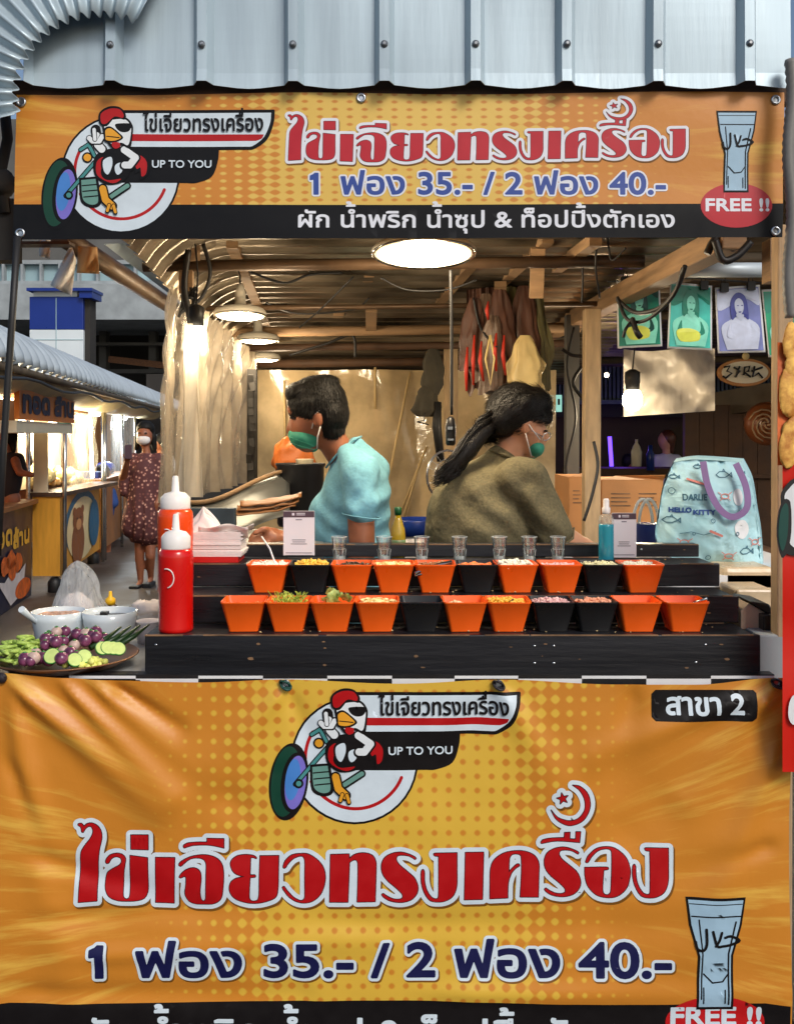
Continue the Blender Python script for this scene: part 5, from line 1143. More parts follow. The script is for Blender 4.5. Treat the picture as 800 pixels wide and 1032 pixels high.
def food(loc, kind, label, nm, cat, top=.050, rad=.040, hump=.010):
    spec = {
     'garlic': (190, (.0035, .003, .002), sr(226, 216, 176), .25, 1.0), 'onion': (140, (.005, .004, .002), sr(212, 170, 170), .3, 1), 'sausage': (16, (.008, .008, .004), sr(216, 92, 44), .2, 1),
     'minced': (170, (.0045, .0035, .003), sr(150, 98, 62), .35, 1), 'corn': (150, (.004, .004, .003), sr(232, 184, 70), .15, 1), 'crab': (44, (.009, .004, .004), sr(226, 150, 120), .35, 1),
     'white': (110, (.006, .005, .003), sr(230, 226, 210), .08, 1), 'chips': (110, (.007, .004, .001), sr(226, 210, 150), .15, 1), 'tofu': (30, (.008, .006, .005), sr(222, 200, 160), .15, 1),
     'dark': (90, (.006, .004, .002), sr(70, 52, 36), .4, 1), 'tomato': (40, (.007, .006, .003), sr(196, 70, 40), .3, 1), 'low': (40, (.005, .004, .003), sr(190, 120, 70), .3, 1), 'shrimp': (20, (.011, .006, .005), sr(234, 120, 60), .2, 1)}
    if kind == 'herb':
        b = MB()
        for k in range(190):
            a = random.uniform(0, 6.28); r_ = rad * math.sqrt(random.random()) * .95; base = loc + Vector((r_ * math.cos(a), r_ * math.sin(a), top + random.uniform(-.01, .012)))
            L = random.uniform(.01, .026); d = Vector((random.uniform(-1, 1), random.uniform(-1, 1), random.uniform(.0, 1.4))).normalized() * L
            b.tube([base, base + d * .5 + Vector((random.uniform(-.003, .003),) * 3), base + d], .0009, 4, cap=False)
        m = FOODM.setdefault('herb', mat('herb', sr(120, 160, 40), var=.4, scale=60, rough=.5, col2=sr(196, 210, 90)))
    elif kind == 'leaf':
        b = MB()
        for k in range(26):
            a = random.uniform(0, 6.28); r_ = rad * random.random() * .8; c = loc + Vector((r_ * math.cos(a), r_ * math.sin(a), top + random.uniform(-.004, .012))); L = random.uniform(.012, .026); w_ = L * .42
            d = Vector((random.uniform(-1, 1), random.uniform(-.6, .4), random.uniform(.1, 1.2))).normalized(); s = d.cross(Vector((random.uniform(-.4, .4), 1, .2))).normalized()
            b.add([c, c + d * L * .35 + s * w_, c + d * L * .75 + s * w_ * .6, c + d * L, c + d * L * .75 - s * w_ * .6, c + d * L * .35 - s * w_, c + d * L * .5 + Vector((0, -.002, .001))], [(0, 1, 6), (1, 2, 6), (2, 3, 6), (3, 4, 6), (4, 5, 6), (5, 0, 6)])
        m = FOODM.setdefault('leaf', mat('leafm', sr(110, 140, 50), var=.35, scale=50, rough=.5, col2=sr(180, 196, 110)))
    else:
        n_, dim, col, var, _ = spec[kind]; b = MB()
        b.lathe(loc + Vector((0, 0, .01)), [(rad * .7, 0), (rad * 1.02, top - .012), (rad * .6, top - .009 + hump * .5), (.002, top - .008 + hump)], 14)
        for k in range(n_):
            a = random.uniform(0, 6.28); qx, qy = random.uniform(-1, 1), random.uniform(-1, 1); r_ = rad * max(abs(qx), abs(qy)); zz = top + hump * (1 - (r_ / rad) ** 2) + random.uniform(-.003, .004)
            Mx = Matrix.Rotation(random.uniform(0, 6.28), 3, 'Z') @ Matrix.Rotation(random.uniform(-.9, .9), 3, 'X')
            b.ell(loc + Vector((rad * qx, rad * qy, zz)), tuple(q * random.choice((.6, .9, 1.1, 1.5)) * random.uniform(.8, 1.2) for q in dim), Mx, n=6, m=4, jit=.15)
        m = FOODM.setdefault(kind, mat('food_' + kind, col, var=var, scale=120, rough=.45, col2=tuple(min(1, c * 1.15) for c in col)))
    return obj(nm, b, m, None, label, cat, kind='stuff')
FR = [(247,'orange','low','thin layer of brown minced pork','leftmost bowl of the front row, orange, nearly empty with brown bits'),
 (292,'orange','herb','heap of shredded green herbs spilling over its bowl','orange bowl heaped with shredded green herbs in the front row'),
 (336,'orange','leaf','pointed green basil leaves standing up','orange bowl with pointed green leaves in the front row'),
 (380,'orange','chips','pale sliced shallots heaped to the left','orange bowl of pale slices left of the empty black bowl, front row'),
 (424,'black',None,'','empty black bowl in the middle of the front row'),
 (467,'orange','tofu','yellow cubes low in their bowl','orange bowl of yellow cubes just right of the empty black bowl'),
 (511,'orange','corn','pale yellow bits with a brown stick','orange bowl left of the two black bowls, front row'),
 (555,'black','onion','pink and white chopped shallots','black bowl of pink and white chopped pieces in the front row'),
 (597,'black','crab','pale sausage chunks','black bowl of pale sausage chunks in the front row'),
 (640,'orange',None,'','empty orange bowl second from right in the front row'),
 (687,'orange','low2','','rightmost orange bowl of the front row with a spoon handle over its rim')]
for x, col, fd, fl_, lab in FR:
    o, loc = place_bowl(x, 2.125, 1.138, col, lab)
    if fd and fd in ('low', 'herb', 'leaf', 'chips', 'tofu', 'corn', 'onion', 'crab'):
        food(loc, fd, fl_ + ' in the front row', 'chopped_topping', 'food', top=.047 if fd in ('low', 'tofu') else .054, hump=.002 if fd in ('low', 'tofu') else .007, rad=.034 if fd in ('low', 'tofu') else .037)
BR = [(271.5,'orange','white','white cubes','orange bowl of white cubes at the left end of the back row'),
 (314,'black','corn','yellow corn kernels','black bowl of yellow corn near the left end of the back row'),
 (355,'orange','dark','dark strips over orange pieces','orange bowl of dark strips in the back row'),
 (396.5,'orange','chips','pale pickled slices','orange bowl left of the tongs in the back row'),
 (438,'orange','minced','brown minced topping with tongs','orange bowl of brown minced topping holding tongs, back row'),
 (480,'black','shrimp','orange shrimps','black bowl of orange shrimps in the back row'),
 (519,'orange','white2','fluffy white shreds','orange bowl of fluffy white shreds, back row'),
 (563,'orange','onion','pinkish white chopped pieces','orange bowl of pinkish chopped pieces in the back row'),
 (604,'black','garlic','pale chopped garlic','black bowl of pale chopped garlic in the back row'),
 (644,'orange','white3','white flakes','rightmost orange bowl of the back row with white flakes')]
for x, col, fd, fl_, lab in BR:
    o, loc = place_bowl(x, 2.262, 1.199, col, lab)
    food(loc, fd.rstrip('23'), 'heap of ' + fl_ + ' in the back row', 'chopped_topping', 'food', top=random.uniform(.052, .057), hump=random.uniform(.004, .010), rad=.0375)
# crumbs spilt on the boards
b = MB(); rs_ = random.Random(21)
for k in range(120):
    D_, z_ = rs_.choice(((2.10, 1.1385), (2.235, 1.1995), (2.15, 1.1385), (2.36, 1.2535))); q = rs_.uniform(.0012, .003)
    b.ell((rs_.uniform(-.36, .68), D_ + rs_.uniform(-.02, .02), z_ + q * .5), (q, q * .8, q * .5), n=6, m=4, jit=.3)
obj('spilt_crumbs', b, mat('crumbs', sr(206, 180, 130), var=.5, scale=30), None, 'pale crumbs spilt along the black boards between the bowls', 'crumbs', kind='stuff')
# tongs and spoons
def rod(name, pts, r, m, label, cat): b = MB(); b.tube([P(*p) for p in pts], r, 8); return obj(name, b, m, None, label, cat)
b = MB(); b.tube([P(455, 566, 2.25), P(430, 573, 2.23), P(418, 578, 2.22)], [.004, .006, .004], 8); b.tube([P(456, 569, 2.25), P(432, 577, 2.23), P(418, 580, 2.22)], [.003, .004, .003], 8); obj('tongs', b, 'chrome', None, 'steel tongs lying across the bowl of brown topping', 'tongs')
rod('spoon', [(693, 609, 2.1), (704, 606, 2.09), (712, 603, 2.08)], [.002, .0025, .003], 'chrome', 'steel spoon handle sticking out of the rightmost front bowl', 'spoon')
rod('skewer_stick', [(505, 617, 2.12), (512, 608, 2.11), (517, 604, 2.1)], .002, 'pipe', 'brown stick standing in a front row bowl', 'stick')
rod('drinking_straw', [(264, 541, 2.33), (272, 553, 2.28), (280, 575, 2.25)], .0022, 'whitepaint', 'thin white straw leaning into the leftmost back bowl', 'straw')
# shot glasses
gl = bpy.data.materials.new('glass_clear'); gl.use_nodes = True; n = gl.node_tree.nodes; l = gl.node_tree.links; n.remove(n['Principled BSDF'])
_t = n.new('ShaderNodeBsdfTransparent'); _t.inputs[0].default_value = (.97, .985, .98, 1); _g = n.new('ShaderNodeBsdfGlossy'); _g.inputs['Roughness'].default_value = .04; _w = n.new('ShaderNodeLayerWeight'); _w.inputs[0].default_value = .42
_r = n.new('ShaderNodeMapRange'); l.new(_w.outputs['Facing'], _r.inputs[0]); _r.inputs[1].default_value = .1; _r.inputs[3].default_value = .10; _r.inputs[4].default_value = .95; _x = n.new('ShaderNodeMixShader'); l.new(_r.outputs[0], _x.inputs[0]); l.new(_t.outputs[0], _x.inputs[1]); l.new(_g.outputs[0], _x.inputs[2]); l.new(_x.outputs[0], n['Material Output'].inputs[0]); MT['glass_clear'] = gl
def shot(c):
    b = MB(); c = Vector(c); n_ = 24; prof = [(.0135, 0), (.0138, .004), (.0145, .018), (.0165, .030), (.0158, .033), (.0172, .045), (.0192, .058), (.0186, .0585), (.0168, .046), (.0150, .032), (.0125, .014), (.001, .012)]
    vs = []
    for i, (r_, z) in enumerate(prof):
        for j in range(n_):
            a = 2 * math.pi * j / n_; fac = 1 - (.07 if (j % 4 == 0 and 1 <= i <= 3) else 0); vs.append(c + Vector((r_ * fac * math.cos(a), r_ * fac * math.sin(a), z)))
    fs = [(i * n_ + j, i * n_ + (j + 1) % n_, (i + 1) * n_ + (j + 1) % n_, (i + 1) * n_ + j) for i in range(len(prof) - 1) for j in range(n_)] + [tuple(reversed(range(n_))), tuple(range((len(prof) - 1) * n_, len(prof) * n_))]
    b.add(vs, fs); return b
gx_ = [342, 387, 425, 463, 503, 533, 562]
glab = ['in front of the man, nearest the left sign', 'between the man and the oil bottle, second from left', 'just right of the oil bottle', 'fourth from left, in front of the woman', 'fifth from left, in front of the woman', 'sixth from left, close to the seventh', 'rightmost of the seven']
g0 = None
for x, gb in zip(gx_, glab):
    loc = Vector((P(x, 0, 2.355).x, 2.355, 1.254))
    if g0 is None: g0 = obj('shot_glass', shot(loc), gl); gd = loc - g0.location; o = g0
    else: o = g0.copy(); COL.objects.link(o); o.location = loc - gd
    for p in g0.data.polygons: p.use_smooth = True
    g0.data.set_sharp_from_angle(angle=R(35))
    for ch in list(g0.children) if o is not g0 else []: c_ = ch.copy(); COL.objects.link(c_); c_.parent = o
    if o is g0:
        M_('glassbase_refraction', sr(226, 232, 230), rough=.06, var=0, alpha=.62, spec=1, coat=1); M_('glass_glint', sr(232, 238, 236), rough=.1, var=0, alpha=.75, spec=1)
        b = MB(); b.lathe(loc, [(.0128, .0008), (.0134, .003), (.0136, .008), (.0118, .0135), (.004, .0115), (.001, .011)], 8, smooth=False); obj('refraction_base', b, 'glassbase_refraction', o)  # thick base coloured whitish to paint in its bright refractions
        b = MB(); b.tube([loc + Vector((.0188 * math.cos(t), .0188 * math.sin(t), .0583)) for t in np.linspace(0, 6.2832, 25)], .0005, 5); b.tube([loc + Vector((.0150 * math.cos(t), .0150 * math.sin(t), .0300)) for t in np.linspace(0, 6.2832, 25)], .0004, 5)
        for q in range(6): b.tube([loc + Vector((r_ * math.cos(q * 1.047), r_ * math.sin(q * 1.047), z)) for r_, z in ((.0137, .005), (.0143, .018), (.0162, .029))], .0005, 5)
        obj('rim', b, 'glass_glint', o)  # pale lines on rim, waist and facets, painted-in highlights
    o.rotation_euler = (0, 0, random.uniform(0, 1)); tagit(o, 'small clear shot glass ' + gb, 'glass', 'shot glasses on the third board')
# squeeze bottles
M_('ketchup', sr(206, 16, 10), rough=.3, var=.04, coat=.3); M_('chilli', sr(236, 74, 14), rough=.3, var=.04, coat=.3); M_('capwhite', sr(232, 228, 224), rough=.4, var=.03)
def squeeze(px, ybase, D, r_, h, m, label, nozz):
    c = P(px, ybase, D); t = thing('squeeze_bottle', label, 'bottle', c, 'squeeze bottles')
    b = MB(); b.lathe(c, [(r_ * .9, 0), (r_, .006), (r_, h * .06), (r_ * .985, h * .1), (r_ * .985, h * .62), (r_, h * .64), (r_, h * .9), (r_ * .96, h * .96), (r_ * .8, h)], 32); obj('body', b, m, t)
    b = MB(); b.lathe(c, [(r_ * .82, h * .985), (r_ * .84, h * 1.01), (r_ * .84, h * 1.01 + .022), (r_ * .6, h + .034), (r_ * .22, h + .038), (r_ * .17, h + .04 + nozz * .9), (r_ * .12, h + .04 + nozz)], 28); obj('cap', b, 'capwhite', t)
    b = MB(); b.tube([c + Vector((-.012 + .016 * math.cos(a), -r_ - .001, h * .72 + .02 * math.sin(a) - .01)) for a in np.linspace(-1.4, 1.8, 12)], .0014, 6); obj('cap_string', b, 'capwhite', t)
    return t
squeeze(177.5, 636.5, 2.11, .0365, .178, 'ketchup', 'red squeeze bottle with white nozzle, standing in front', .032)
squeeze(177, 598, 2.27, .040, .195, 'chilli', 'orange squeeze bottle with white nozzle behind the red one', .034)
# steel ring tag on the red bottle
# tissue stack
t = thing('tissue_pack', 'opened pack of white tissues with red trim behind the squeeze bottles', 'tissues', P(217, 566, 2.36))
M_('tissue', sr(226, 216, 212), rough=.8, var=.05, scale=20, bump=.4, bscale=60); M_('redtrim', sr(190, 30, 26), rough=.4)
b = MB()
for k in range(13):
    z = 561 - k * 1.9; b.span(P(193 - random.uniform(0, 1.5), z - 1.7, 2.34 + random.uniform(-.003, .003)), P(244 + random.uniform(-1.5, 1), z, 2.43))
obj('tissue_stack', b, 'tissue', t)
b = MB(); b.span(P(190, 567, 2.335), P(240, 561.5, 2.43)); obj('red_base', b, 'redtrim', t)
def ftis(u, v):
    a = 2 * math.pi * u; r_ = math.sin(math.pi * min(1, v * .5 + .5)) ; c = P(210, 540, 2.385)
    q = 1 + .35 * mnoise.noise(Vector((math.cos(a) * 1.4, math.sin(a) * 1.4, v * 1.5))); w = .046 * (1 - v ** 2.2) * q
    return c + Vector((w * math.cos(a) - .012 * v, .6 * w * math.sin(a), -.004 + .062 * v * (1 + .2 * math.sin(3 * a)) ))
b = MB(); b.grid(ftis, 48, 18); b.grid(lambda u, v: P(222 + 34 * u, 534 + 3 * math.sin(u * 4) + 5 * v - 4 * u, 2.35 + .05 * v), 8, 4); b.grid(lambda u, v: P(200 + 50 * u, 530 + 10 * v + 2 * math.sin(u * 8), 2.335 + .01 * math.sin(u * 11) + .03 * v), 16, 4); obj('loose_tissue', b, 'tissue', t, solid=.001)
# sign cards (codes left out)
M_('cardwhite', sr(226, 220, 226), rough=.35, var=.02); M_('cardhead', sr(84, 66, 76), rough=.4, var=.05); M_('cardtext', sr(110, 100, 112), rough=.6, var=0)
def card(x0, x1, y0, y1, D, label):
    t = thing('sign_card', label, 'sign', P((x0 + x1) / 2, y1, D), 'payment sign cards'); w = x1 - x0; h = y1 - y0
    b = MB(); b.span(P(x0, y0, D), P(x1, y1, D + .003)); b.span(P(x0 + 1, y1 - 1.2, D), P(x1 - 1, y1, D + .035)); obj('card', b, 'cardwhite', t, bevel=.001)
    b = MB(); b.span(P(x0 + .2, y0 + .2, D - .0008), P(x1 - .2, y0 + h * .14, D - .0002)); obj('header', b, 'cardhead', t)
    b = MB(); b.span(P(x0 + w * .28, y0 + h * .045, D - .0012), P(x0 + w * .36, y0 + h * .1, D - .0009))
    for k in range(2): b.span(P(x0 + w * .42, y0 + h * (.045 + .035 * k), D - .0012), P(x0 + w * .7, y0 + h * (.06 + .035 * k), D - .0009))
    obj('header_marks', b, 'cardwhite', t)
    b = MB(); b.span(P(x0 + w * .4, y0 + h * .185, D - .0006), P(x0 + w * .6, y0 + h * .205, D - .0002))
    for k, (a, c_) in enumerate(((.28, .72), (.3, .7), (.24, .76))): b.span(P(x0 + w * a, y0 + h * (.64 + .045 * k), D - .0006), P(x0 + w * c_, y0 + h * (.655 + .045 * k), D - .0002))
    b.span(P(x0 + w * .08, y1 - h * .07, D - .0006), P(x1 - w * .08, y1 - h * .055, D - .0002)); obj('small_print', b, 'cardtext', t)
card(285.5, 317, 515, 560, 2.33, 'white sign card with dark header in front of the man')
card(616, 641, 517, 562, 2.36, 'white sign card beside the spray bottle')
# spray bottle
t = thing('spray_bottle', 'clear spray bottle of light blue liquid with white cap at the right', 'bottle', P(610.5, 566, 2.34)); c = P(610.5, 566.5, 2.34)
M_('blueliquid', sr(60, 190, 220), rough=.15, var=.05, trans=.5, coat=.5)
b = MB(); b.lathe(c, [(.017, 0), (.018, .003), (.018, .085), (.0175, .09)], 24); obj('liquid', b, 'blueliquid', t)
b = MB(); b.lathe(c, [(.0176, .0902), (.0178, .1), (.016, .108), (.008, .115)], 24); obj('bottle_shoulder', b, 'film_clear', t)
b = MB(); b.lathe(c, [(.0085, .114), (.0095, .118), (.0095, .128), (.007, .130), (.007, .146), (.005, .15)], 20); obj('cap', b, 'capwhite', t)
# oil bottle, behind
M_('oil', sr(206, 170, 40), rough=.12, var=.1, trans=.4, coat=.6); M_('capgreen', sr(20, 80, 40), rough=.4)
t = thing('oil_bottle', 'cooking oil bottle with green cap between the two cooks', 'bottle', P(401, 560, 2.55)); c = P(401, 562, 2.55)
b = MB(); b.lathe(c, [(.017, 0), (.019, .004), (.018, .03), (.02, .05), (.0175, .075), (.01, .098), (.007, .11)], 22); obj('body', b, 'oil', t)
b = MB(); b.lathe(c, [(.009, .11), (.0095, .128), (.007, .13)], 18); obj('cap', b, 'capgreen', t)
b = MB(); b.lathe(c, [(.0198, .012), (.0202, .014), (.0202, .045), (.0198, .047)], 22); obj('label', b, mat('oillabel', sr(200, 190, 150), var=.3, scale=60, col2=sr(60, 110, 60)), t)
t = thing('plastic_pail', 'white pail with dark blue rim behind the oil bottle', 'pail', P(420, 590, 3.1)); c = P(420, 590, 3.1)
b = MB(); b.lathe(c, [(.06, 0), (.068, .16)], 24); obj('body', b, 'cardwhite', t)
b = MB(); b.lathe(c, [(.069, .158), (.072, .16), (.072, .205), (.066, .21), (.06, .16)], 24); obj('rim', b, 'bluepanel', t)
# hook with cap, pouch and the remote on the rear post; fan
M_('capcloth', sr(62, 58, 48), rough=.8, var=.3, scale=20)
t = thing('hanging_cloth', 'dark cloth cap and belt hanging on the rear wood post', 'cap', P(434, 440, 4.2))
b = MB(); obj_ = None
for x, y0, y1, w, ln in ((436, 350, 398, .045, 0), (431, 388, 420, .055, -2)):
    def f(u, v, x=x, y0=y0, y1=y1, w=w, ln=ln):
        a = 2 * math.pi * u; wv = w * (.3 + .7 * min(1, v * 1.8) ** .7) * (1 - .5 * max(0, v - .8) / .2) * (1 + .5 * mnoise.noise(Vector((2 * math.cos(a), 2 * math.sin(a) + x, v * 3)))); return P(x + ln * v, y0 + (y1 - y0) * v, 4.2) + Vector((wv * math.cos(a), .5 * wv * math.sin(a), 0))
    b.grid(f, 30, 14)
obj('cloth', b, 'capcloth', t)
b = MB(); b.tube([P(441, 405, 4.19), P(440, 430, 4.19), P(444, 465, 4.19)], [.016, .02, .016], 8); b.tube([P(428, 416, 4.15), P(427, 424, 4.15), P(420, 425, 4.15), P(432, 428, 4.15)], .003, 5); obj('gadget', b, 'wire', t)
t = thing('remote_control', 'black remote control hanging on a wire in front of the rear post', 'remote control', P(453, 450, 2.8))
b = MB(); b.lathe(P(454, 449, 2.8), [(.01, 0), (.014, .006), (.015, .03), (.015, .055), (.011, .075), (.004, .082)], 14); obj('body', b, 'blackpaint', t)
b = MB(); b.span(P(451, 444, 2.782), P(457, 442, 2.786)); b.span(P(451, 433, 2.782), P(456, 430, 2.786)); obj('buttons', b, 'steel', t)
t = thing('desk_fan', 'small round fan behind the woman in the olive shirt', 'fan', P(440, 520, 3.6)); c = P(450, 479, 3.6)
b = MB(); Mf = Matrix.Rotation(R(70), 3, 'Z') @ Matrix.Rotation(R(90), 3, 'Y') @ Matrix.Diagonal((1, 1, 1))
for rr in (.03, .06, .088, .092): b.tube([c + Matrix.Rotation(R(35), 3, 'Z') @ Vector((rr * math.cos(a), -.02 * (1 - rr / .1), rr * math.sin(a))) for a in np.linspace(0, 2 * math.pi, 25)], .0015 if rr < .09 else .003, 5)
for k in range(20): a = 2 * math.pi * k / 20; b.tube([c + Matrix.Rotation(R(35), 3, 'Z') @ Vector((q * math.cos(a), -.03 * (1 - q / .13), q * math.sin(a))) for q in (.02, .05, .09)], .001, 4)
obj('cage', b, 'steel', t)
b = MB(); b.ell(c + Vector((0, .02, 0)), (.03, .03, .03)); b.tube([c, c + Vector((0, .03, -.3))], .014); obj('motor', b, 'wire', t)
# cooking corner behind the man
t = thing('griddle_hood', 'stainless steel griddle with a bent steel splash sheet left of the man', 'griddle', P(250, 560, 2.9))
b = MB(); b.grid(lambda u, v: P(180 + 112 * u, 506 - 30 * u ** 1.6 + 4 * math.sin(u * 6) + 44 * v, 3.0 + .4 * u - .25 * v), 20, 6); obj('splash_sheet', b, 'steelsheet', t, solid=.002)
b = MB(); b.tube([P(180 + 114 * u, 505 - 31 * u ** 1.6 + 4 * math.sin(u * 6), 2.99 + .4 * u) for u in np.linspace(0, 1, 14)], .008, 6); obj('rim', b, 'wood', t)
b = MB(); b.span((-.62, 2.62, 1.1), (-.2, 3.1, 1.262)); obj('griddle_body', b, 'steelsheet', t, bevel=.004)
b = MB(); b.span(P(178, 512, 2.75), P(237, 540, 2.78)); obj('front_guard', b, mat('oldblue', sr(72, 84, 92), rough=.4, metal=.5, var=.3, scale=8), t, bevel=.003)
b = MB(); b.span((-.62, 2.62, 0), (-.2, 3.1, 1.098)); obj('stand', b, 'soffit', t)
b = MB()
for k in range(3): b.grid(lambda u, v, k=k: P(236 + 62 * u + 3 * k, 514 - 4.5 * k - 9 * u * u + 5 * v + 2 * mnoise.noise(Vector((u * 5, k, v * 3))), 3.0 - .05 * v + .01 * k), 14, 3)
obj('folded_cartons', b, 'brownwood', None, 'flattened brown cartons stacked on the griddle sheet', 'cartons', solid=.003)
t = thing('stock_pot', 'tall black stock pot behind the man with an orange cloth over it', 'pot', P(301, 530, 3.4)); c = P(303, 530, 3.4)
b = MB(); b.lathe(c, [(.075, 0), (.08, .01), (.08, .2), (.086, .21), (.086, .215), (.07, .2)], 28); obj('body', b, 'blackpaint', t)
b = MB(); b.span(P(279, 470, 3.38), P(290, 479, 3.42)); b.span(P(285, 478, 3.38), P(288, 490, 3.42)); obj('handle', b, 'blackpaint', t)
M_('orangecloth', sr(222, 120, 50), rough=.5, var=.15, scale=8, bump=.4)
b = MB(); b.grid(lambda u, v: P(295, 462, 3.75) + Vector((math.sin(3.1416 * v) * math.cos(6.2832 * u), .7 * math.sin(3.1416 * v) * math.sin(6.2832 * u), -math.cos(3.1416 * v))) * .078 * (1 + .22 * mnoise.noise(Vector((math.cos(6.2832 * u) * 2.2, math.sin(6.2832 * u) * 2.2, v * 6)))), 40, 24); o = obj('orange_bag', b, 'orangecloth', None, 'rounded orange bag behind the black pot', 'bag')
b = MB(); b.lathe(P(307, 478, 3.36), [(.026, 0), (.03, .05), (.031, .052)], 18); obj('food_tin', b, 'creampanel', None, 'cream tin standing on the black pot', 'tin')
b = MB(); b.span(P(249, 372, 3.9), P(258, 500, 3.95)); 
for k in range(14): b.box(P(253 + random.uniform(-2, 2), 382 + k * 8, 3.88), (.020, .012, .036), rx=random.uniform(-.4, .4), ry=random.uniform(-.2, .2))
obj('hanging_pouches', b, 'soffit', None, 'strip of shiny black pouches hanging at the inner end of the left curtain', 'pouches')
# white melamine bowls and their contents, left
M_('melamine', sr(206, 216, 222), rough=.18, var=.02, coat=.4)
def round_bowl(px, D, r_, h, label):
    c = Vector((P(px, 0, D).x, D, 1.053)); t = thing('serving_bowl', label, 'bowl', c, 'white serving bowls')
    b = MB(); b.lathe(c, [(r_ * .5, 0), (r_ * .7, .004), (r_ * .86, h * .3), (r_ * .96, h * .75), (r_, h), (r_ * .965, h), (r_ * .92, h * .75), (r_ * .8, h * .3), (r_ * .4, h * .1), (.001, h * .1)], 40); obj('bowl', b, 'melamine', t); return c, t
c1, _t = round_bowl(59.5, 2.36, .063, .083, 'white round bowl of brown chilli dip with a spoon, left of the other')
c2, _t = round_bowl(111, 2.36, .064, .083, 'white round bowl of dark sauce, right of the other white bowl')
for c, h, nm, col, lab in ((c1, .073, 'chilli_dip', sr(196, 150, 120), 'lumpy brown chilli dip filling the left white bowl'), (c2, .068, 'dark_sauce', sr(50, 54, 60), 'dark sauce filling the right white bowl')):
    b = MB(); b.grid(lambda u, v: c + Vector((.056 * u * math.cos(6.2832 * v), .056 * u * math.sin(6.2832 * v), h + (.003 * mnoise.noise(Vector((u * 9 * math.cos(6.28 * v), u * 9 * math.sin(6.28 * v), 0))) if nm == 'chilli_dip' else 0))), 10, 30)
    obj(nm, b, mat(nm, col, rough=.25, var=.4, scale=60), None, lab, 'sauce')
rod('serving_spoon', [(22, 614, 2.26), (32, 623, 2.3), (44, 632, 2.34)], [.008, .006, .007], 'melamine', 'white melamine spoon leaning in the left white bowl', 'spoon')
b = MB(); b.span(P(101, 617, 2.33), P(108, 622, 2.35)); obj('black_ladle', b, 'blackpaint', None, 'stub of a black ladle at the back of the dark sauce bowl', 'ladle')
# plastic bag, small bottle, basket, cups
b = MB()
def fbag(u, v):
    a = 2 * math.pi * u; hgt = v; r_ = (.078 * (1 - v) ** .55 + .002) * (1 + .22 * mnoise.noise(Vector((math.cos(a) * 2, math.sin(a) * 2, v * 3)))); return Vector((-.815 + r_ * math.cos(a) * 1.05 - .008 * v, 2.56 + r_ * .7 * math.sin(a), 1.055 + .175 * hgt + .008 * math.sin(a * 5) * (1 - v)))
b.grid(fbag, 60, 24); obj('plastic_bag', b, 'film_bag', None, 'crumpled see-through plastic bag standing behind the white bowls', 'bag')
b = MB(); b.ell((-.83, 2.57, 1.10), (.045, .03, .045), jit=.12); obj('wrapped_napkins', b, 'tissue', None, 'white napkins inside the see-through bag', 'napkins')
t = thing('sauce_bottle', 'small dark sauce bottle with yellow cap behind the right white bowl', 'bottle', (-.755, 2.6, 1.053))
b = MB(); b.lathe((-.75, 2.6, 1.053), [(.019, 0), (.02, .003), (.02, .05), (.014, .058)], 18); obj('body', b, mat('darksauce', sr(60, 44, 16), rough=.15, var=.1, coat=.5), t)
b = MB(); b.lathe((-.75, 2.6, 1.053), [(.013, .058), (.013, .072), (.005, .078), (.004, .092)], 16); obj('cap', b, mat('capyellow', sr(236, 184, 30), rough=.4), t)
t = thing('wire_basket', 'small steel wire basket beside the sauce bottle', 'basket', (-.69, 2.6, 1.053))
b = MB()
for z in np.linspace(1.056, 1.10, 5): b.tube([(-.715, 2.57, z), (-.665, 2.57, z), (-.665, 2.62, z), (-.715, 2.62, z), (-.715, 2.57, z)], .0012, 5)
for x in np.linspace(-.715, -.665, 8): b.tube([(x, 2.57, 1.056), (x, 2.57, 1.10)], .0012, 5)
obj('wires', b, 'steel', t)
t = thing('plastic_tub', 'white plastic tub topped with crumpled tissue left of the squeeze bottles', 'tub', (-.62, 2.52, 1.053))
b = MB(); b.lathe((-.62, 2.5, 1.053), [(.024, 0), (.03, .055), (.032, .057)], 22); b.lathe((-.60, 2.4, 1.053), [(.026, 0), (.032, .05), (.033, .052)], 22); obj('tub', b, 'cardwhite', t)
b = MB(); b.ell((-.615, 2.5, 1.115), (.04, .03, .022), jit=.2); b.ell((-.66, 2.56, 1.108), (.025, .02, .02), jit=.2); obj('crumpled_tissue', b, 'tissue', t)
# ------------------------------------------------------------------ round tray with raw vegetables
tray_c = Vector((-.715, 2.14, 1.058)); RT = .152
M_('bronze', sr(120, 82, 54), rough=.35, metal=.6, var=.25, scale=12)
b = MB(); b.lathe(tray_c, [(.09, 0), (RT * .8, .004), (RT, .020), (RT * 1.02, .022), (RT * 1.0, .024), (RT * .8, .008), (.001, .006)], 48); obj('round_tray', b, 'bronze', None, 'round bronze tray heaped with raw vegetables at the left of the counter', 'tray')
M_('okra', sr(140, 176, 60), rough=.5, var=.25, scale=40, col2=sr(186, 210, 110)); M_('aubergine', sr(60, 24, 54), rough=.25, var=.45, scale=34, coat=.3, col2=sr(132, 70, 104)); M_('paleaub', sr(196, 170, 160), rough=.35, var=.25, scale=30)
M_('cukeskin', sr(50, 120, 50), rough=.4, var=.3, scale=30); M_('cukeflesh', sr(196, 216, 130), rough=.4, var=.1, scale=60); M_('darkgreen', sr(28, 56, 24), rough=.4, var=.3)
def tp(x, y, z): return tray_c + Vector((x, y, z))
random.seed(11)
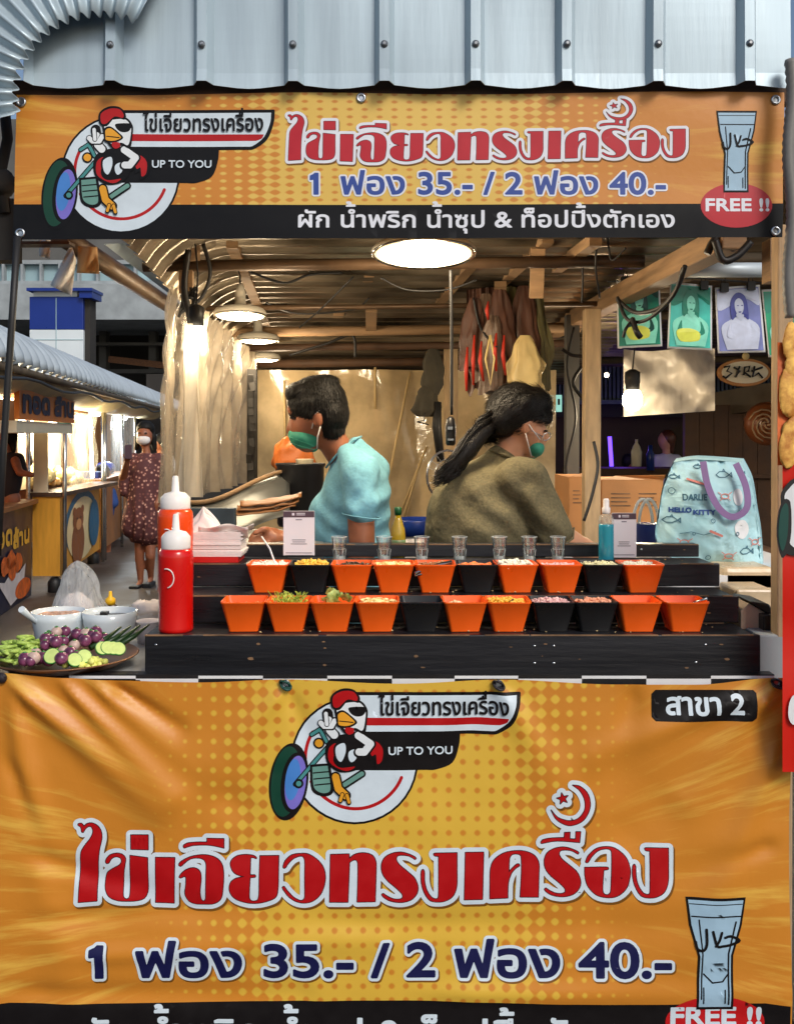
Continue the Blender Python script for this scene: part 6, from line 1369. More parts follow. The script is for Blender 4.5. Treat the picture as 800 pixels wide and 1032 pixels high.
for k in range(80):   # cut long beans, left third
    x = random.uniform(-.135, -.045); y = random.uniform(-.09, .07); z = .022 + random.uniform(0, .028) * (1 - abs(x + .09) / .07 * .4); a = random.uniform(-1.2, 1.2) + (math.pi if random.random() < .5 else 0); L = random.uniform(.014, .022)
    b = MB(); d = Vector((math.cos(a), math.sin(a) * .8, random.uniform(-.3, .4))) * L; c = tp(x, y, z); b.tube([c - d, c, c + d], [.0032, .0044, .0038], 8)
    obj('bean_piece', b, 'okra', None, 'short cut green bean in the pile at the left of the tray', 'vegetable', 'cut green beans on the tray')
for k in range(46):
    if k < 20: x, y, z = random.uniform(-.055, .060), random.uniform(-.12, -.02), .028 + random.uniform(0, .012)
    else: x, y, z = random.uniform(-.045, .080), random.uniform(-.05, .05), .040 + random.uniform(.004, .026)
    r_ = random.uniform(.011, .0145); b = MB(); b.ell(tp(x, y, z), (r_, r_, r_ * .92), Matrix.Rotation(random.uniform(0, 3), 3, 'X'), n=16, m=10); pale = k % 5 == 2
    o = obj('round_aubergine', b, 'paleaub' if pale else 'aubergine', None, 'pale cut round aubergine in the middle of the tray' if pale else 'small purple round aubergine in the middle of the tray', 'vegetable', 'pale aubergines on the tray' if pale else 'purple aubergines on the tray')
    b = MB(); b.lathe(tp(x, y, z + r_ * .86), [(.004, -.001), (.0045, .001), (.001, .003)], 8); obj('stalk', b, 'cukeskin', o)
for k, (x, y, z, ry_) in enumerate(((.012, -.115, .044, -1.1), (.095, -.05, .046, -.7), (.105, -.045, .046, -.7), (.115, -.04, .044, -.7), (.125, -.035, .042, -.7), (.07, -.09, .038, -.9), (.055, -.105, .034, -1.0))):
    b = MB(); Mc = Matrix.Rotation(R(60), 3, 'X') if k == 0 else Matrix.Rotation(R(35), 3, 'Z') @ Matrix.Rotation(R(55), 3, 'X'); r_ = .017 if k == 0 else .0155
    b.lathe(tp(x, y, z), [(r_ * .97, -.0022), (r_, -.001), (r_, .001), (r_ * .97, .0022)], 24, Mc); o = obj('cucumber_slice', b, 'cukeskin', None, 'round pale cucumber slice at the front middle of the tray' if k == 0 else 'cucumber slice %s at the right of the tray' % ('', 'leftmost of the upper fan', 'second from left in the upper fan', 'third from left in the upper fan', 'rightmost of the upper fan', 'at the front, beside the chopped yellow pieces', 'nearest the front rim, partly covered')[k], 'vegetable', None if k == 0 else 'fan of cucumber slices')
    b = MB(); b.lathe(tp(x, y, z), [(r_ * .88, -.0026), (r_ * .9, -.0024), (r_ * .9, .0024), (r_ * .88, .0026)], 24, Mc); obj('flesh', b, 'cukeflesh', o)
for k in range(4):
    b = MB(); a = tp(.06 + .018 * k, -.02 + .01 * k, .040); b.tube([a, a + Vector((.025, .03, .014)), a + Vector((.05, .06, .034))], [.006, .0055, .002], 8); obj('green_pod', b, 'darkgreen', None, 'dark green pointed pod, %s of the four at the right of the tray' % ('leftmost', 'second from left', 'third from left', 'rightmost')[k], 'vegetable', 'dark green pods on the tray')
b = MB()
for k in range(48): b.ell(tp(random.uniform(.015, .115), random.uniform(-.105, -.045), random.uniform(.018, .032)), (.010, .006, .007), Matrix.Rotation(random.uniform(0, 3), 3, 'Z'), n=10, m=6, jit=.1)
obj('chopped_cabbage', b, mat('cabbage', sr(150, 170, 66), var=.4, scale=14, col2=sr(226, 220, 120)), None, 'yellow green chopped pieces at the front right of the tray', 'vegetable', kind='stuff')
# ================================================================== PEOPLE
def rotm(rx=0, ry=0, rz=0): return Matrix.Rotation(R(rz), 3, 'Z') @ Matrix.Rotation(R(ry), 3, 'Y') @ Matrix.Rotation(R(rx), 3, 'X')
def body(name, prims, voxel, m, parent=None, smooth=4, label=None, cat=None, fac=.6, carve=None):
    """one continuous surface grown round ellipsoids ('e', centre, radii, rotation) and tapered limbs ('c', a, ra, b, rb)"""
    b = MB()
    for p in prims:
        if p[0] == 'e': b.ell(p[1], p[2], p[3] if len(p) > 3 else None, n=20, m=14)
        else:
            _, a, ra, c, rb = p; a, c = Vector(a), Vector(c); d = c - a; n_ = 9
            pts, rs = [], []
            for i in range(7): t = math.pi / 2 * i / 6; pts.append(a - d.normalized() * ra * math.cos(t)); rs.append(max(ra * math.sin(t), 1e-4))
            for i in range(1, n_): pts.append(a + d * i / n_); rs.append(ra + (rb - ra) * i / n_)
            for i in range(7): t = math.pi / 2 * i / 6; pts.append(c + d.normalized() * rb * math.sin(t)); rs.append(max(rb * math.cos(t), 1e-4))
            b.tube(pts, rs, 16)
    me = bpy.data.meshes.new(name); me.from_pydata(b.v, [], b.f)
    o = bpy.data.objects.new('tmp', me); COL.objects.link(o)
    r_ = o.modifiers.new('r', 'REMESH'); r_.mode = 'VOXEL'; r_.voxel_size = voxel; r_.use_smooth_shade = True
    s_ = o.modifiers.new('s', 'SMOOTH'); s_.factor = fac; s_.iterations = smooth
    bpy.context.view_layer.update(); dg = bpy.context.evaluated_depsgraph_get(); me2 = bpy.data.meshes.new_from_object(o.evaluated_get(dg)); bpy.data.objects.remove(o)
    if carve:
        for v in me2.vertices: v.co = carve(v.co)
    for p in me2.polygons: p.use_smooth = True
    me2.materials.clear()
    me2.name = name
    return tagit(finish(name, me2, m, parent), label, cat)
M_('skin', sr(146, 90, 62), rough=.45, var=.14, scale=26, sss=.08, bump=.18, bscale=220, bdist=.002); M_('skinlight', sr(206, 150, 116), rough=.5, var=.06, scale=30, sss=.08)
M_('hair', (.006, .005, .004), rough=.6, var=.3, scale=60, bump=.8, bscale=160, stretch=(1, 1, .25), spec=.3); M_('hairstrand', (.009, .007, .0055), rough=.42, var=.3, scale=90, bump=.9, bscale=160, stretch=(2, 2, .3))
M_('shirtblue', sr(118, 176, 194), rough=.9, var=.08, scale=140, bump=.5, bscale=30, bdist=.010); M_('shirtolive', sr(104, 96, 70), rough=.95, var=.22, scale=170, bump=.6, bscale=24, bdist=.014)
M_('maskgreen', sr(58, 150, 124), rough=.7, var=.06); M_('maskwhite', sr(226, 222, 218), rough=.7, var=.03); M_('eye', (.01, .008, .008), rough=.2, var=0)
def strands(name, parent, src, n_, L, flow, m='hair', seed=1, lift=.0015, r_=.0007):
    # short strands combed over the head, following `flow`
    rs = random.Random(seed); me = src.data; org = wloc(src); me.calc_loop_triangles(); ps = [p for p in me.polygons]; b = MB()
    for k in range(n_):
        p = rs.choice(ps); nn = Vector(p.normal); c = Vector(p.center) + org + nn * lift * rs.uniform(-.3, 1)
        d = Vector(flow(c)) + Vector((rs.uniform(-.2, .2), rs.uniform(-.2, .2), rs.uniform(-.2, .2))); d = d - nn * d.dot(nn)
        if d.length < .05: continue
        d.normalize(); l = L * rs.uniform(.5, 1.2); s = d.cross(nn).normalized() * r_ * rs.uniform(.7, 1.6)
        b.add([c - s, c + s, c + d * l * .55 + nn * .0012 + s * .8, c + d * l * .55 + nn * .0012 - s * .8, c + d * l - nn * .001], [(0, 1, 2, 3), (3, 2, 4)])
    return obj(name, b, m, parent, fixn=False)
# ---- the man: profile to the left, head bowed over the griddle
DM = 2.80; K = DM / 1000
def m_(x, y, d=0): p = P(x, y, DM); p.y += d; return p
man = thing('person', 'man in a light blue T-shirt and green face mask, bending over the griddle', 'person', (m_(357, 440).x, DM, 0))
skinp = [
 ('e', m_(320, 413), (28 * K, .070, 30 * K)),                       # skull
 ('e', m_(309, 428), (17.5 * K, .058, 25 * K), rotm(0, 8, 0)),        # face
 ('e', m_(309, 445), (13 * K, .042, 11 * K), rotm(0, 20, 0)),         # jaw
 ('c', m_(296, 424), 5 * K, m_(292, 434), 4.2 * K),                   # nose bridge to tip
 ('e', m_(297, 413), (8 * K, .045, 7 * K)),                           # brow
 ('e', m_(322.5, 423, -.068), (5.0 * K, .010, 9 * K), rotm(0, -10, 0)), ('e', m_(322.5, 423, .068), (5.0 * K, .010, 9 * K)),   # ears
 ('c', m_(329, 434), 15.5 * K, m_(343, 458), 15 * K), ('c', m_(343, 458, 0), 15 * K, m_(352, 480, 0), 13 * K),
 ('e', m_(355, 540), (27 * K, .09, 66 * K)),
 ('c', m_(364, 482, -.13), 14 * K, m_(367, 552, -.15), 12.5 * K), ('c', m_(367, 552, -.15), 12.5 * K, m_(350, 600, -.16), 10.5 * K), ('c', m_(350, 600, -.16), 10.5 * K, m_(322, 585, -.16), 8 * K),
 ('c', m_(350, 490, .16), 18 * K, m_(336, 548, .12), 14 * K), ('c', m_(336, 548, .12), 13 * K, m_(286, 541, -.05), 8.5 * K),
 ('e', m_(276, 540, -.07), (11 * K, .02, 8.5 * K), rotm(0, 10, 0)),
 ('c', m_(345, 600), 26 * K, m_(345, 700), 25 * K),
]
for (x0, y0, x1, y1, x2, y2, d) in ((270, 535, 262, 534, 256, 540, -.055), (270, 539, 260, 540, 254, 546, -.068), (271, 543, 262, 546, 257, 551, -.08), (272, 546, 265, 550, 261, 554, -.092)):
    skinp += [('c', m_(x0, y0, d), 3.6 * K, m_(x1, y1, d - .01), 3.3 * K), ('c', m_(x1, y1, d - .01), 3.3 * K, m_(x2, y2, d - .012), 2.7 * K)]
skinp += [('c', m_(280, 534, -.05), 4 * K, m_(270, 530, -.09), 3.2 * K), ('c', m_(270, 530, -.09), 3.2 * K, m_(262, 534, -.10), 2.8 * K)]
for sx in (-.09, .09): skinp += [('c', m_(350, 690, sx), .085, Vector((m_(350, 0).x, DM + sx, .5)), .055), ('c', Vector((m_(350, 0).x, DM + sx, .5)), .055, Vector((m_(350, 0).x, DM + sx, .06)), .04), ('c', Vector((m_(352, 0).x, DM + sx, .045)), .04, Vector((m_(320, 0).x, DM + sx, .03)), .03)]
def foldm(c):
    s = mnoise.noise(Vector((c.x * 10, c.y * 6, c.z * 7))); q = c + Vector((.0022, .003, .002)) * s
    near = 1 if c.y < DM - .02 else .4
    a = math.exp(-(((c.x - m_(345, 0).x) / .07) ** 2 + ((c.z - m_(0, 520).z) / .10) ** 2)); q += Vector((0, -1, 0)) * .007 * a * near * math.sin((c.x * .7 + c.z) * 85 + s * 3)
    e = math.exp(-(((c.x - m_(385, 0).x) / .04) ** 2 + ((c.z - m_(0, 525).z) / .12) ** 2)); q += Vector((1, -.6, 0)) * .005 * e * math.sin((c.z - c.x * .4) * 95 + s * 2)
    g = math.exp(-(((c.x - m_(367, 0).x) / .04) ** 2 + ((c.z - m_(0, 498).z) / .05) ** 2)); q += Vector((0, -1, 0)) * .004 * g * math.sin((c.x - c.z * .5) * 120 + s * 2)
    return q
mbody = body('body', skinp, .0062, 'skin', man, 3)
body('hair', [('e', m_(320, 407), (30.5 * K, .078, 29 * K)), ('e', m_(333, 418), (19 * K, .076, 22 * K)), ('c', m_(299, 400, 0), 7 * K, m_(314, 389, 0), 9 * K), ('e', m_(335, 434), (13 * K, .06, 12 * K)), ('e', m_(304, 396), (16 * K, .066, 12 * K)),
   ('c', m_(314, 404, -.068), 5 * K, m_(315, 418, -.070), 2.6 * K), ('e', m_(328, 385), (14 * K, .05, 8 * K))], .005, 'hair', man, 4,
   carve=lambda c: c + Vector((.0015, .0015, .0015)) * mnoise.noise(c * 40))
hm = [o for o in man.children if o.name.startswith('hair')][0]
hc = m_(324, 396)
strands('hair_strands', hm, hm, 5200, .022, lambda c: ((hc.x + .03 - c.x) * -6, 0, -1.0 - 4 * max(0, hc.z - c.z)) if c.x > hc.x - .03 else (-1, 0, -.7))
body('tshirt', [('e', m_(357, 527), (36.5 * K, .135, 78 * K)), ('e', m_(361, 484), (27 * K, .14, 34 * K), rotm(0, 22, 0)), ('c', m_(350, 457, -.05), 10 * K, m_(362, 476, -.12), 17 * K), ('c', m_(359, 449, 0), 9.5 * K, m_(371, 474, 0), 22 * K), ('c', m_(352, 455, -.04), 9 * K, m_(368, 472, -.10), 16 * K), ('c', m_(352, 455, .04), 9 * K, m_(364, 472, .10), 16 * K), ('c', m_(340, 464, 0), 9 * K, m_(350, 484, 0), 25 * K), ('c', m_(348, 472, .10), 18 * K, m_(350, 480, .17), 21 * K),
   ('c', m_(363, 477, -.125), 17.5 * K, m_(365, 496, -.14), 17 * K), ('c', m_(365, 496, -.14), 17 * K, m_(366, 508, -.148), 17.5 * K), ('c', m_(350, 482, .17), 22 * K, m_(338, 522, .15), 18 * K), ('c', m_(340, 520, 0), 30 * K, m_(350, 560), 34 * K),
   ('c', m_(352, 463, 0), 17 * K, m_(362, 482, 0), 27 * K), ('c', m_(352, 590), 36 * K, m_(352, 640), 36 * K), ('e', m_(372, 500), (22 * K, .14, 40 * K))], .0075, 'shirtblue', man, 5,
   carve=foldm)
body('trousers', [('c', m_(352, 640), 38 * K, m_(350, 700), 36 * K)] + [('c', m_(350, 690, sx), .10, Vector((m_(350, 0).x, DM + sx, .12)), .065) for sx in (-.09, .09)], .012, 'soffit', man)
# mask, strings, collar, eye, brow
def patchmask(parent, c, rx, ry, rz_, m, M, name='face_mask'):
    return body(name, [('e', c, (rx, ry, rz_), M)], .0035, m, parent, 2)
mk = body('face_mask', [('e', m_(307, 441.5, -.003), (16 * K, .058, 12 * K), rotm(0, 14, 0)), ('e', m_(298, 437, 0), (7.5 * K, .036, 9.5 * K), rotm(0, 14, 0)), ('c', m_(302, 447, 0), 6 * K, m_(315, 449, 0), 7 * K)], .0045, 'maskgreen', man, 3)
b = MB(); b.tube([m_(316, 432, -.058), m_(320, 418, -.072), m_(324, 414, -.072)], .0018, 6); b.tube([m_(321, 452, -.052), m_(322, 440, -.066), m_(325, 430, -.072)], .0018, 6); obj('mask_string', b, 'maskwhite', mk)
b = MB()
for k in range(2): b.tube([m_(292 + 0 * k, 440 + 5 * k, -.036), m_(303, 444 + 5 * k, -.058), m_(318, 449 + 4 * k, -.056)], .0010, 5)
obj('mask_pleat', b, 'maskgreen', mk)
b = MB(); b.ell(m_(297.5, 421.5, -.043), (4.0 * K, .006, 1.5 * K), rotm(0, 12, 0)); obj('eye', b, 'eye', man)
b = MB(); b.tube([m_(292.5, 414.5, -.030), m_(297, 412.5, -.046), m_(304, 414.5, -.056)], [.0014, .0026, .0012], 6); obj('eyebrow', b, 'hair', man)
b = MB(); b.tube([m_(364, 440, 0), m_(357, 443, -.038), m_(346, 452, -.052), m_(336, 463, -.046), m_(329, 471, -.01)], .0032, 8); obj('collar', b, 'shirtblue', man)
b = MB(); b.tube([m_(348, 517.5, -.2 - .04), m_(357, 520, -.2 - .052), m_(368, 520, -.2 - .052), m_(384, 514, -.2 - .02)], .003, 8); b.v.clear(); b.f.clear(); b.m.clear(); b.sm.clear(); b.tube([m_(366 + 18.3 * math.cos(t), 515.5 + 2.5 * math.cos(t * 1), -.150 + .052 * math.sin(t)) for t in np.linspace(0, 6.2832, 26)], .0014, 6); obj('sleeve_hem', b, 'shirtblue', man)
# ---- the woman: seen from behind her left shoulder, head turned right and bowed
DW = 2.72; KW = DW / 1000
def w_(x, y, d=0): p = P(x, y, DW); p.y += d; return p
wom = thing('person', 'woman in an olive T-shirt with a long black ponytail, seen from behind', 'person', (w_(498, 440).x, DW, 0))
body('body', [
 ('e', w_(524, 417), (26 * KW, .072, 28 * KW)), ('e', w_(534, 436, .0), (16 * KW, .056, 22 * KW), rotm(0, -14, 0)), ('e', w_(536, 452), (12 * KW, .04, 10 * KW)),
 ('c', w_(548, 434), 4 * KW, w_(550, 442), 3.6 * KW), ('e', w_(527.5, 430, -.064), (4.6 * KW, .010, 8.5 * KW), rotm(0, 12, 0)), ('e', w_(530, 430, .064), (4.6 * KW, .010, 8.5 * KW)),
 ('c', w_(520, 440), 14 * KW, w_(507, 466), 15 * KW), ('e', w_(494, 535), (44 * KW, .11, 52 * KW)),
 ('c', w_(524, 486, -.09), 14 * KW, w_(550, 534, -.13), 13.5 * KW), ('c', w_(548, 532, -.13), 15 * KW, w_(592, 556, -.1), 9.5 * KW), ('e', w_(602, 560, -.1), (11 * KW, .018, 8 * KW)),
 ('c', w_(600, 556, -.11), 3.2 * KW, w_(614, 562, -.1), 2.7 * KW), ('c', w_(600, 560, -.1), 3.2 * KW, w_(615, 566, -.09), 2.7 * KW), ('c', w_(600, 564, -.09), 3.2 * KW, w_(613, 570, -.08), 2.7 * KW), ('c', w_(598, 566, -.08), 3.2 * KW, w_(610, 574, -.07), 2.5 * KW), ('c', w_(600, 554, -.09), 3.2 * KW, w_(606, 549, -.07), 2.6 * KW),
 ('c', w_(500, 480, .12), 20 * KW, w_(545, 540, .16), 14 * KW), ('c', w_(545, 540, .16), 14 * KW, w_(592, 552, .05), 9 * KW), ('e', w_(602, 556, .04), (11 * KW, .018, 8 * KW)),
 ('c', w_(490, 600), 38 * KW, w_(490, 690), 40 * KW)] + [q for sx in (-.1, .1) for q in (('c', w_(490, 690, sx), .095, Vector((w_(490, 0).x, DW + sx, .5)), .055), ('c', Vector((w_(490, 0).x, DW + sx, .5)), .055, Vector((w_(490, 0).x, DW + sx, .05)), .04), ('c', Vector((w_(488, 0).x, DW + sx, .04)), .04, Vector((w_(520, 0).x, DW + sx, .03)), .03))],
 .0065, 'skinlight', wom, 3)
body('hair', [('e', w_(521, 413), (30 * KW, .080, 27 * KW)), ('e', w_(510, 420), (19 * KW, .076, 22 * KW)), ('c', w_(540, 402, 0), 12 * KW, w_(551, 421, 0), 6.5 * KW), ('e', w_(540, 408), (16 * KW, .068, 16 * KW)), ('c', w_(530, 405, -.06), 8 * KW, w_(548, 424, -.05), 3 * KW),
   ('c', w_(498, 430), 12 * KW, w_(487, 438), 10 * KW)], .005, 'hair', wom, 4)
hw = [o for o in wom.children if o.name.startswith('hair')][0]; ht = w_(492, 430, -.03)
strands('hair_strands', hw, hw, 6500, .045, lambda c: (ht - c).normalized() * 2, 'hairstrand', 2)
# ponytail made of many strands
b = MB(); random.seed(5)
for k in range(620):
    a = random.uniform(0, 6.28); r_ = math.sqrt(random.random()); ox, oy = r_ * math.cos(a), r_ * math.sin(a)
    pts = []
    for (x, y, w, d) in ((496, 424, 9, -.03), (484, 433, 11, -.05), (472, 448, 13, -.07), (460, 464, 13, -.09), (449, 474, 10, -.10), (438, 481, 7, -.10)):
        pts.append(w_(x + oy * w * .6 - ox * w * .25 + random.uniform(-2.2, 2.2), y + ox * w * 1.15 + random.uniform(-2.4, 2.4), d + oy * .03))
    L = random.choice([4, 5, 5, 6]); b.tube(pts[:L] if L < 6 else pts, [.0014, .0016, .0016, .0014, .0011, .0004][:L], 5)
b.tube([w_(496, 426, -.03), w_(484, 435, -.05), w_(470, 450, -.07), w_(458, 466, -.08), w_(448, 474, -.09)], [.022, .024, .03, .024, .008], 12)
obj('ponytail', b, 'hairstrand', wom)
b = MB(); b.tube([w_(494 + 3 * math.cos(t) - 8 * math.sin(t), 428 + 8 * math.cos(t) + 4 * math.sin(t), -.035 - .02 * math.sin(t)) for t in np.linspace(0, 6.28, 14)], .004, 6); obj('hair_tie', b, 'wire', wom)
def foldw(c):
    q = c.copy(); s = mnoise.noise(Vector((c.x * 5 + c.z * 3, c.y * 5, c.z * 9 - c.x * 9))); q += Vector((.006, .007, .004)) * s
    # long drag folds from the shoulder to the armpit
    dx, dz = c.x - w_(520, 0).x, c.z - w_(0, 505).z
    q += Vector((0, -1, 0)) * .008 * math.sin((dx * .9 + dz) * 62 + 2 * s) * math.exp(-((dx / .16) ** 2 + (dz / .14) ** 2)) * (1 if c.y < DW else 0)
    return q
body('tshirt', [('e', w_(490, 528), (62 * KW, .16, 66 * KW)), ('e', w_(486, 505), (42 * KW, .15, 42 * KW)), ('c', w_(505, 466, 0), 19 * KW, w_(492, 490), 36 * KW), ('c', w_(518, 482, -.10), 24 * KW, w_(508, 500, -.06), 34 * KW),
   ('c', w_(526, 482, -.10), 23 * KW, w_(543, 520, -.13), 20 * KW), ('c', w_(543, 520, -.13), 20 * KW, w_(550, 531, -.13), 19 * KW), ('e', w_(465, 540), (38 * KW, .14, 55 * KW)), ('c', w_(500, 480, .11), 24 * KW, w_(530, 520, .14), 20 * KW),
   ('e', w_(520, 540), (34 * KW, .12, 42 * KW)), ('c', w_(490, 600), 60 * KW, w_(488, 650), 58 * KW)], .0075, 'shirtolive', wom, 6, carve=foldw)
body('trousers', [('c', w_(490, 650), 52 * KW, w_(490, 690), 48 * KW)] + [('c', w_(490, 690, sx), .11, Vector((w_(490, 0).x, DW + sx, .12)), .07) for sx in (-.1, .1)], .012, 'soffit', wom)
b = MB(); b.tube([w_(536, 548, -.19), w_(552, 545, -.19), w_(566, 536, -.17), w_(570, 528, -.12)], .003, 8); obj('sleeve_hem', b, 'shirtolive', wom)
b = MB(); b.tube([w_(492, 453, -.03), w_(506, 458, -.05), w_(520, 463, -.045), w_(530, 470, -.01)], .004, 8); obj('collar', b, 'shirtolive', wom)
mk = body('face_mask', [('e', w_(538.5, 451.5, -.003), (9.5 * KW, .055, 9.5 * KW), rotm(0, -40, 0)), ('c', w_(547, 444, 0), 4 * KW, w_(535, 461), 4 * KW)], .0045, 'maskgreen', wom, 3)
b = MB(); b.tube([w_(541, 443, -.056), w_(535, 436, -.068), w_(529, 428, -.074)], .0016, 6); b.tube([w_(533, 460, -.046), w_(529, 448, -.066), w_(526, 437, -.072)], .0016, 6); obj('mask_string', b, 'maskwhite', mk)
gls = MB(); gls.tube([w_(548 + 4.4 * math.cos(t), 440 + 3.6 * math.sin(t) - 1.5 * math.cos(t), -.045 + .006 * math.cos(t)) for t in np.linspace(0, 6.28, 16)], .0013, 6); gls.tube([w_(544, 440, -.05), w_(532, 434, -.068)], .0013, 6); obj('glasses', gls, 'chrome', wom)
b = MB(); b.ell(w_(547.5, 434.5, -.040), (2.2 * KW, .005, 1.1 * KW)); obj('eye', b, 'eye', wom)
# ---- steamy plastic bag of goods in front of her hands
# ---- walker in the street
DS = 10.2; KS = DS / 1000
def s_(x, y, d=0): p = P(x, y, DS); p.y += d; return p
wk = thing('person', 'woman in a dark flowered dress and white mask walking with a phone in hand', 'person', (s_(146, 0).x, DS, 0))
leg = [('c', s_(141, 540), 5.5 * KS, s_(141, 563), 4.8 * KS), ('c', s_(141, 563), 4.9 * KS, s_(142, 586), 2.8 * KS), ('c', s_(142, 587), 2.6 * KS, s_(140, 591, -.12), 2.4 * KS),
       ('c', s_(152, 540), 5.8 * KS, s_(153, 560, -.05), 5.2 * KS), ('c', s_(153, 560, -.05), 5 * KS, s_(151, 584, .05), 2.9 * KS), ('c', s_(151, 585, .05), 2.6 * KS, s_(151, 589, -.08), 2.4 * KS)]
body('body', leg + [('e', s_(146, 440), (8 * KS, .09, 10.5 * KS)), ('c', s_(147, 450), 4 * KS, s_(148, 458), 4.5 * KS), ('e', s_(147, 480), (13 * KS, .12, 24 * KS)), ('e', s_(147, 520), (12 * KS, .12, 25 * KS)),
   ('c', s_(132, 462), 5 * KS, s_(126, 482, -.05), 4.5 * KS), ('c', s_(126, 482, -.05), 4.2 * KS, s_(134, 465, -.22), 3 * KS), ('e', s_(135, 461, -.24), (3.6 * KS, .02, 4.6 * KS)),
   ('c', s_(133, 459, -.25), 1 * KS, s_(136, 454, -.25), .9 * KS), ('c', s_(136, 459, -.25), 1 * KS, s_(139.5, 455.5, -.25), .9 * KS), ('c', s_(137, 461, -.25), 1 * KS, s_(141, 458.5, -.25), .9 * KS), ('c', s_(137, 463, -.25), 1 * KS, s_(141, 461.5, -.25), .9 * KS), ('c', s_(132.5, 462, -.25), 1.1 * KS, s_(131, 457, -.26), .9 * KS),
   ('c', s_(163, 464), 5 * KS, s_(165, 490), 4 * KS), ('c', s_(165, 490), 4 * KS, s_(160, 508, -.1), 3.2 * KS), ('e', s_(159, 511, -.1), (3.4 * KS, .02, 4.6 * KS))], .014, 'skin', wk, 3)
body('hair', [('e', s_(146, 432.5, .04), (9.2 * KS, .095, 9.0 * KS)), ('c', s_(139, 440, .04), 4.2 * KS, s_(137, 452, .04), 2.6 * KS), ('c', s_(153, 440, .04), 4.2 * KS, s_(155, 452, .04), 2.6 * KS)], .011, 'hair', wk, 3, carve=lambda c: c + Vector((0, .05, .0)) if (c.y < DS - .03 and abs(c.x - s_(146, 0).x) < .065 and c.z < s_(0, 432).z) else c)
m = bpy.data.materials.new('flowered_cloth'); m.use_nodes = True; n = m.node_tree.nodes; l = m.node_tree.links; MT['flowered'] = m
vo = n.new('ShaderNodeTexVoronoi'); vo.inputs['Scale'].default_value = 26; tc = n.new('ShaderNodeTexCoord'); l.new(tc.outputs['Object'], vo.inputs[0]); cr = n.new('ShaderNodeValToRGB'); l.new(vo.outputs['Distance'], cr.inputs[0])
cr.color_ramp.interpolation = 'CONSTANT'; cr.color_ramp.elements[0].color = (*sr(206, 160, 140), 1); cr.color_ramp.elements[1].position = .26; cr.color_ramp.elements[1].color = (*sr(120, 70, 64), 1); e = cr.color_ramp.elements.new(.42); e.color = (*sr(86, 46, 46), 1)
l.new(cr.outputs[0], n['Principled BSDF'].inputs['Base Color']); n['Principled BSDF'].inputs['Roughness'].default_value = .8
body('dress', [('e', s_(147, 480), (16 * KS, .14, 25 * KS)), ('c', s_(147, 476), 15 * KS, s_(145, 524), 20 * KS), ('c', s_(135, 464), 8 * KS, s_(127, 482), 7.5 * KS), ('c', s_(127, 482, -.02), 7 * KS, s_(126, 494, -.02), 6.5 * KS), ('c', s_(159, 464), 8 * KS, s_(165, 492), 7.5 * KS), ('c', s_(142, 530), 18 * KS, s_(150, 534), 17 * KS), ('c', s_(130, 465), 6 * KS, s_(162, 463), 6 * KS)], .016, 'flowered', wk, 4, carve=lambda c: c + Vector((.012, .012, 0)) * math.sin(c.x * 60 + c.y * 30) * max(0, min(1, (1.15 - c.z) * 2)))
b = MB(); b.ell(s_(146, 443.5, -.055), (7.2 * KS, .05, 5.2 * KS)); obj('face_mask', b, 'maskwhite', wk)
b = MB(); b.ell(s_(143, 436.5, -.088), (1.5 * KS, .01, .7 * KS)); b.ell(s_(149.5, 436.5, -.088), (1.5 * KS, .01, .7 * KS)); obj('eyes', b, 'eye', wk)
b = MB(); b.box(s_(137, 455, -.285), (.075, .012, .14)); obj('mobile_phone', b, 'cardhead', None, 'phone held up by the woman in the flowered dress', 'phone', bevel=.004)
b = MB(); b.span(s_(135, 588, -.20), s_(145, 594, 0)); b.span(s_(147, 586, -.16), s_(156, 592, .06)); obj('sandals', b, 'wire', wk, bevel=.01)
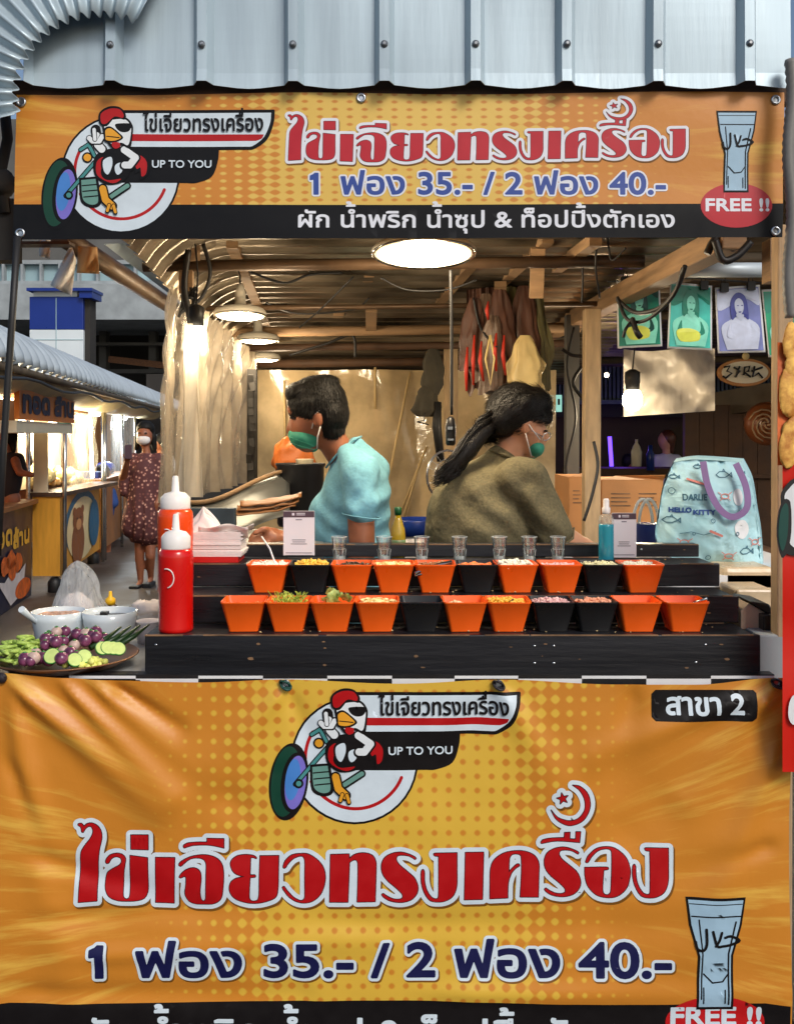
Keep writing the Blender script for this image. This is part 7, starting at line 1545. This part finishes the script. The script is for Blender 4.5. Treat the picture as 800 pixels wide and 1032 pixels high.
# ---- small far people
def bust(x, y, D, sc, topm, label, hairm='hair', face=-1, seat=False, skinm='skin', arm=None, low=0):
    k = D / 1000 * sc
    f = lambda a, c, d=0: P(x + a * sc, y + c * sc, D) + Vector((0, d, 0))
    t = thing('person', label, 'person', (f(0, 0).x, D, 0))
    pr = [('e', f(face * 1.5, 0), (7.5 * k, 8 * k, 10 * k)), ('c', f(0, 8), 4 * k, f(0, 15), 4.5 * k), ('e', f(0, 38), (13 * k, 9 * k, 24 * k))]
    if arm:
        for a in arm: pr += [('c', f(*a[0]), 4.6 * k, f(*a[1]), 3.8 * k), ('c', f(*a[1]), 3.8 * k, f(*a[2]), 3 * k), ('e', f(*a[2]), (3.6 * k, 3 * k, 3.2 * k))]
    if low: pr += [('c', f(-5, 60), 8 * k, f(-5, 60 + low), 5 * k), ('c', f(5, 60), 8 * k, f(5, 60 + low), 5 * k)]
    body('body', pr, .012 * max(1, D / 8) * sc ** .5, skinm, t, 3)
    body('hair', [('e', f(-face * 1.5, -2.5), (8.8 * k, 8.8 * k, 9.6 * k)), ('c', f(-face * 5, 2, 0), 4.5 * k, f(-face * 6, 13), 2.5 * k)], .012 * max(1, D / 8) * sc ** .5, hairm, t, 3)
    body('top', [('e', f(0, 38), (15 * k, 11 * k, 26 * k)), ('c', f(-11, 20), 6 * k, f(-14, 32), 6 * k), ('c', f(11, 20), 6 * k, f(14, 32), 6 * k), ('c', f(-9, 18), 4 * k, f(9, 18), 4 * k)], .013 * max(1, D / 8) * sc ** .5, topm, t, 3)
    return t
M_('darktop', sr(40, 32, 34), rough=.8); M_('whitetop', sr(206, 206, 204), rough=.8); M_('brownhair', sr(92, 50, 30), rough=.4, var=.3); M_('bluetop', sr(40, 70, 130), rough=.7)
bust(162, 446, 12.5, .85, 'whitetop', 'person with a short black haircut just behind the woman in the flowered dress', low=60)
bust(8, 442, 9.3, 1.0, 'darktop', 'cook in a dark top behind the snack cart at the far left', arm=[((10, 22, -.05), (16, 34, -.1), (28, 36, -.1))], low=50)
bust(17, 438, 10.4, .85, 'darktop', 'second dark-haired cook behind the white screen at the left', low=60)
bust(102, 478, 13.2, .9, 'bluetop', 'bent figure in blue behind the clear screen of the brown stand', low=40)
bust(671, 444, 6.4, .95, 'whitetop', 'woman with brown hair and white sleeveless top, seated with her back turned', 'brownhair', face=-1, skinm='skinlight', low=30)
bust(634, 466, 6.3, .8, 'darktop', 'person in dark leaning over the table beside the pale jug', face=1, arm=[((-8, 24, -.05), (-14, 32, -.1), (-20, 26, -.1))], low=25)
bust(614, 464, 7.0, .7, 'whitetop', 'farthest seated guest left of the jug in the dark seating area', face=1, low=25)
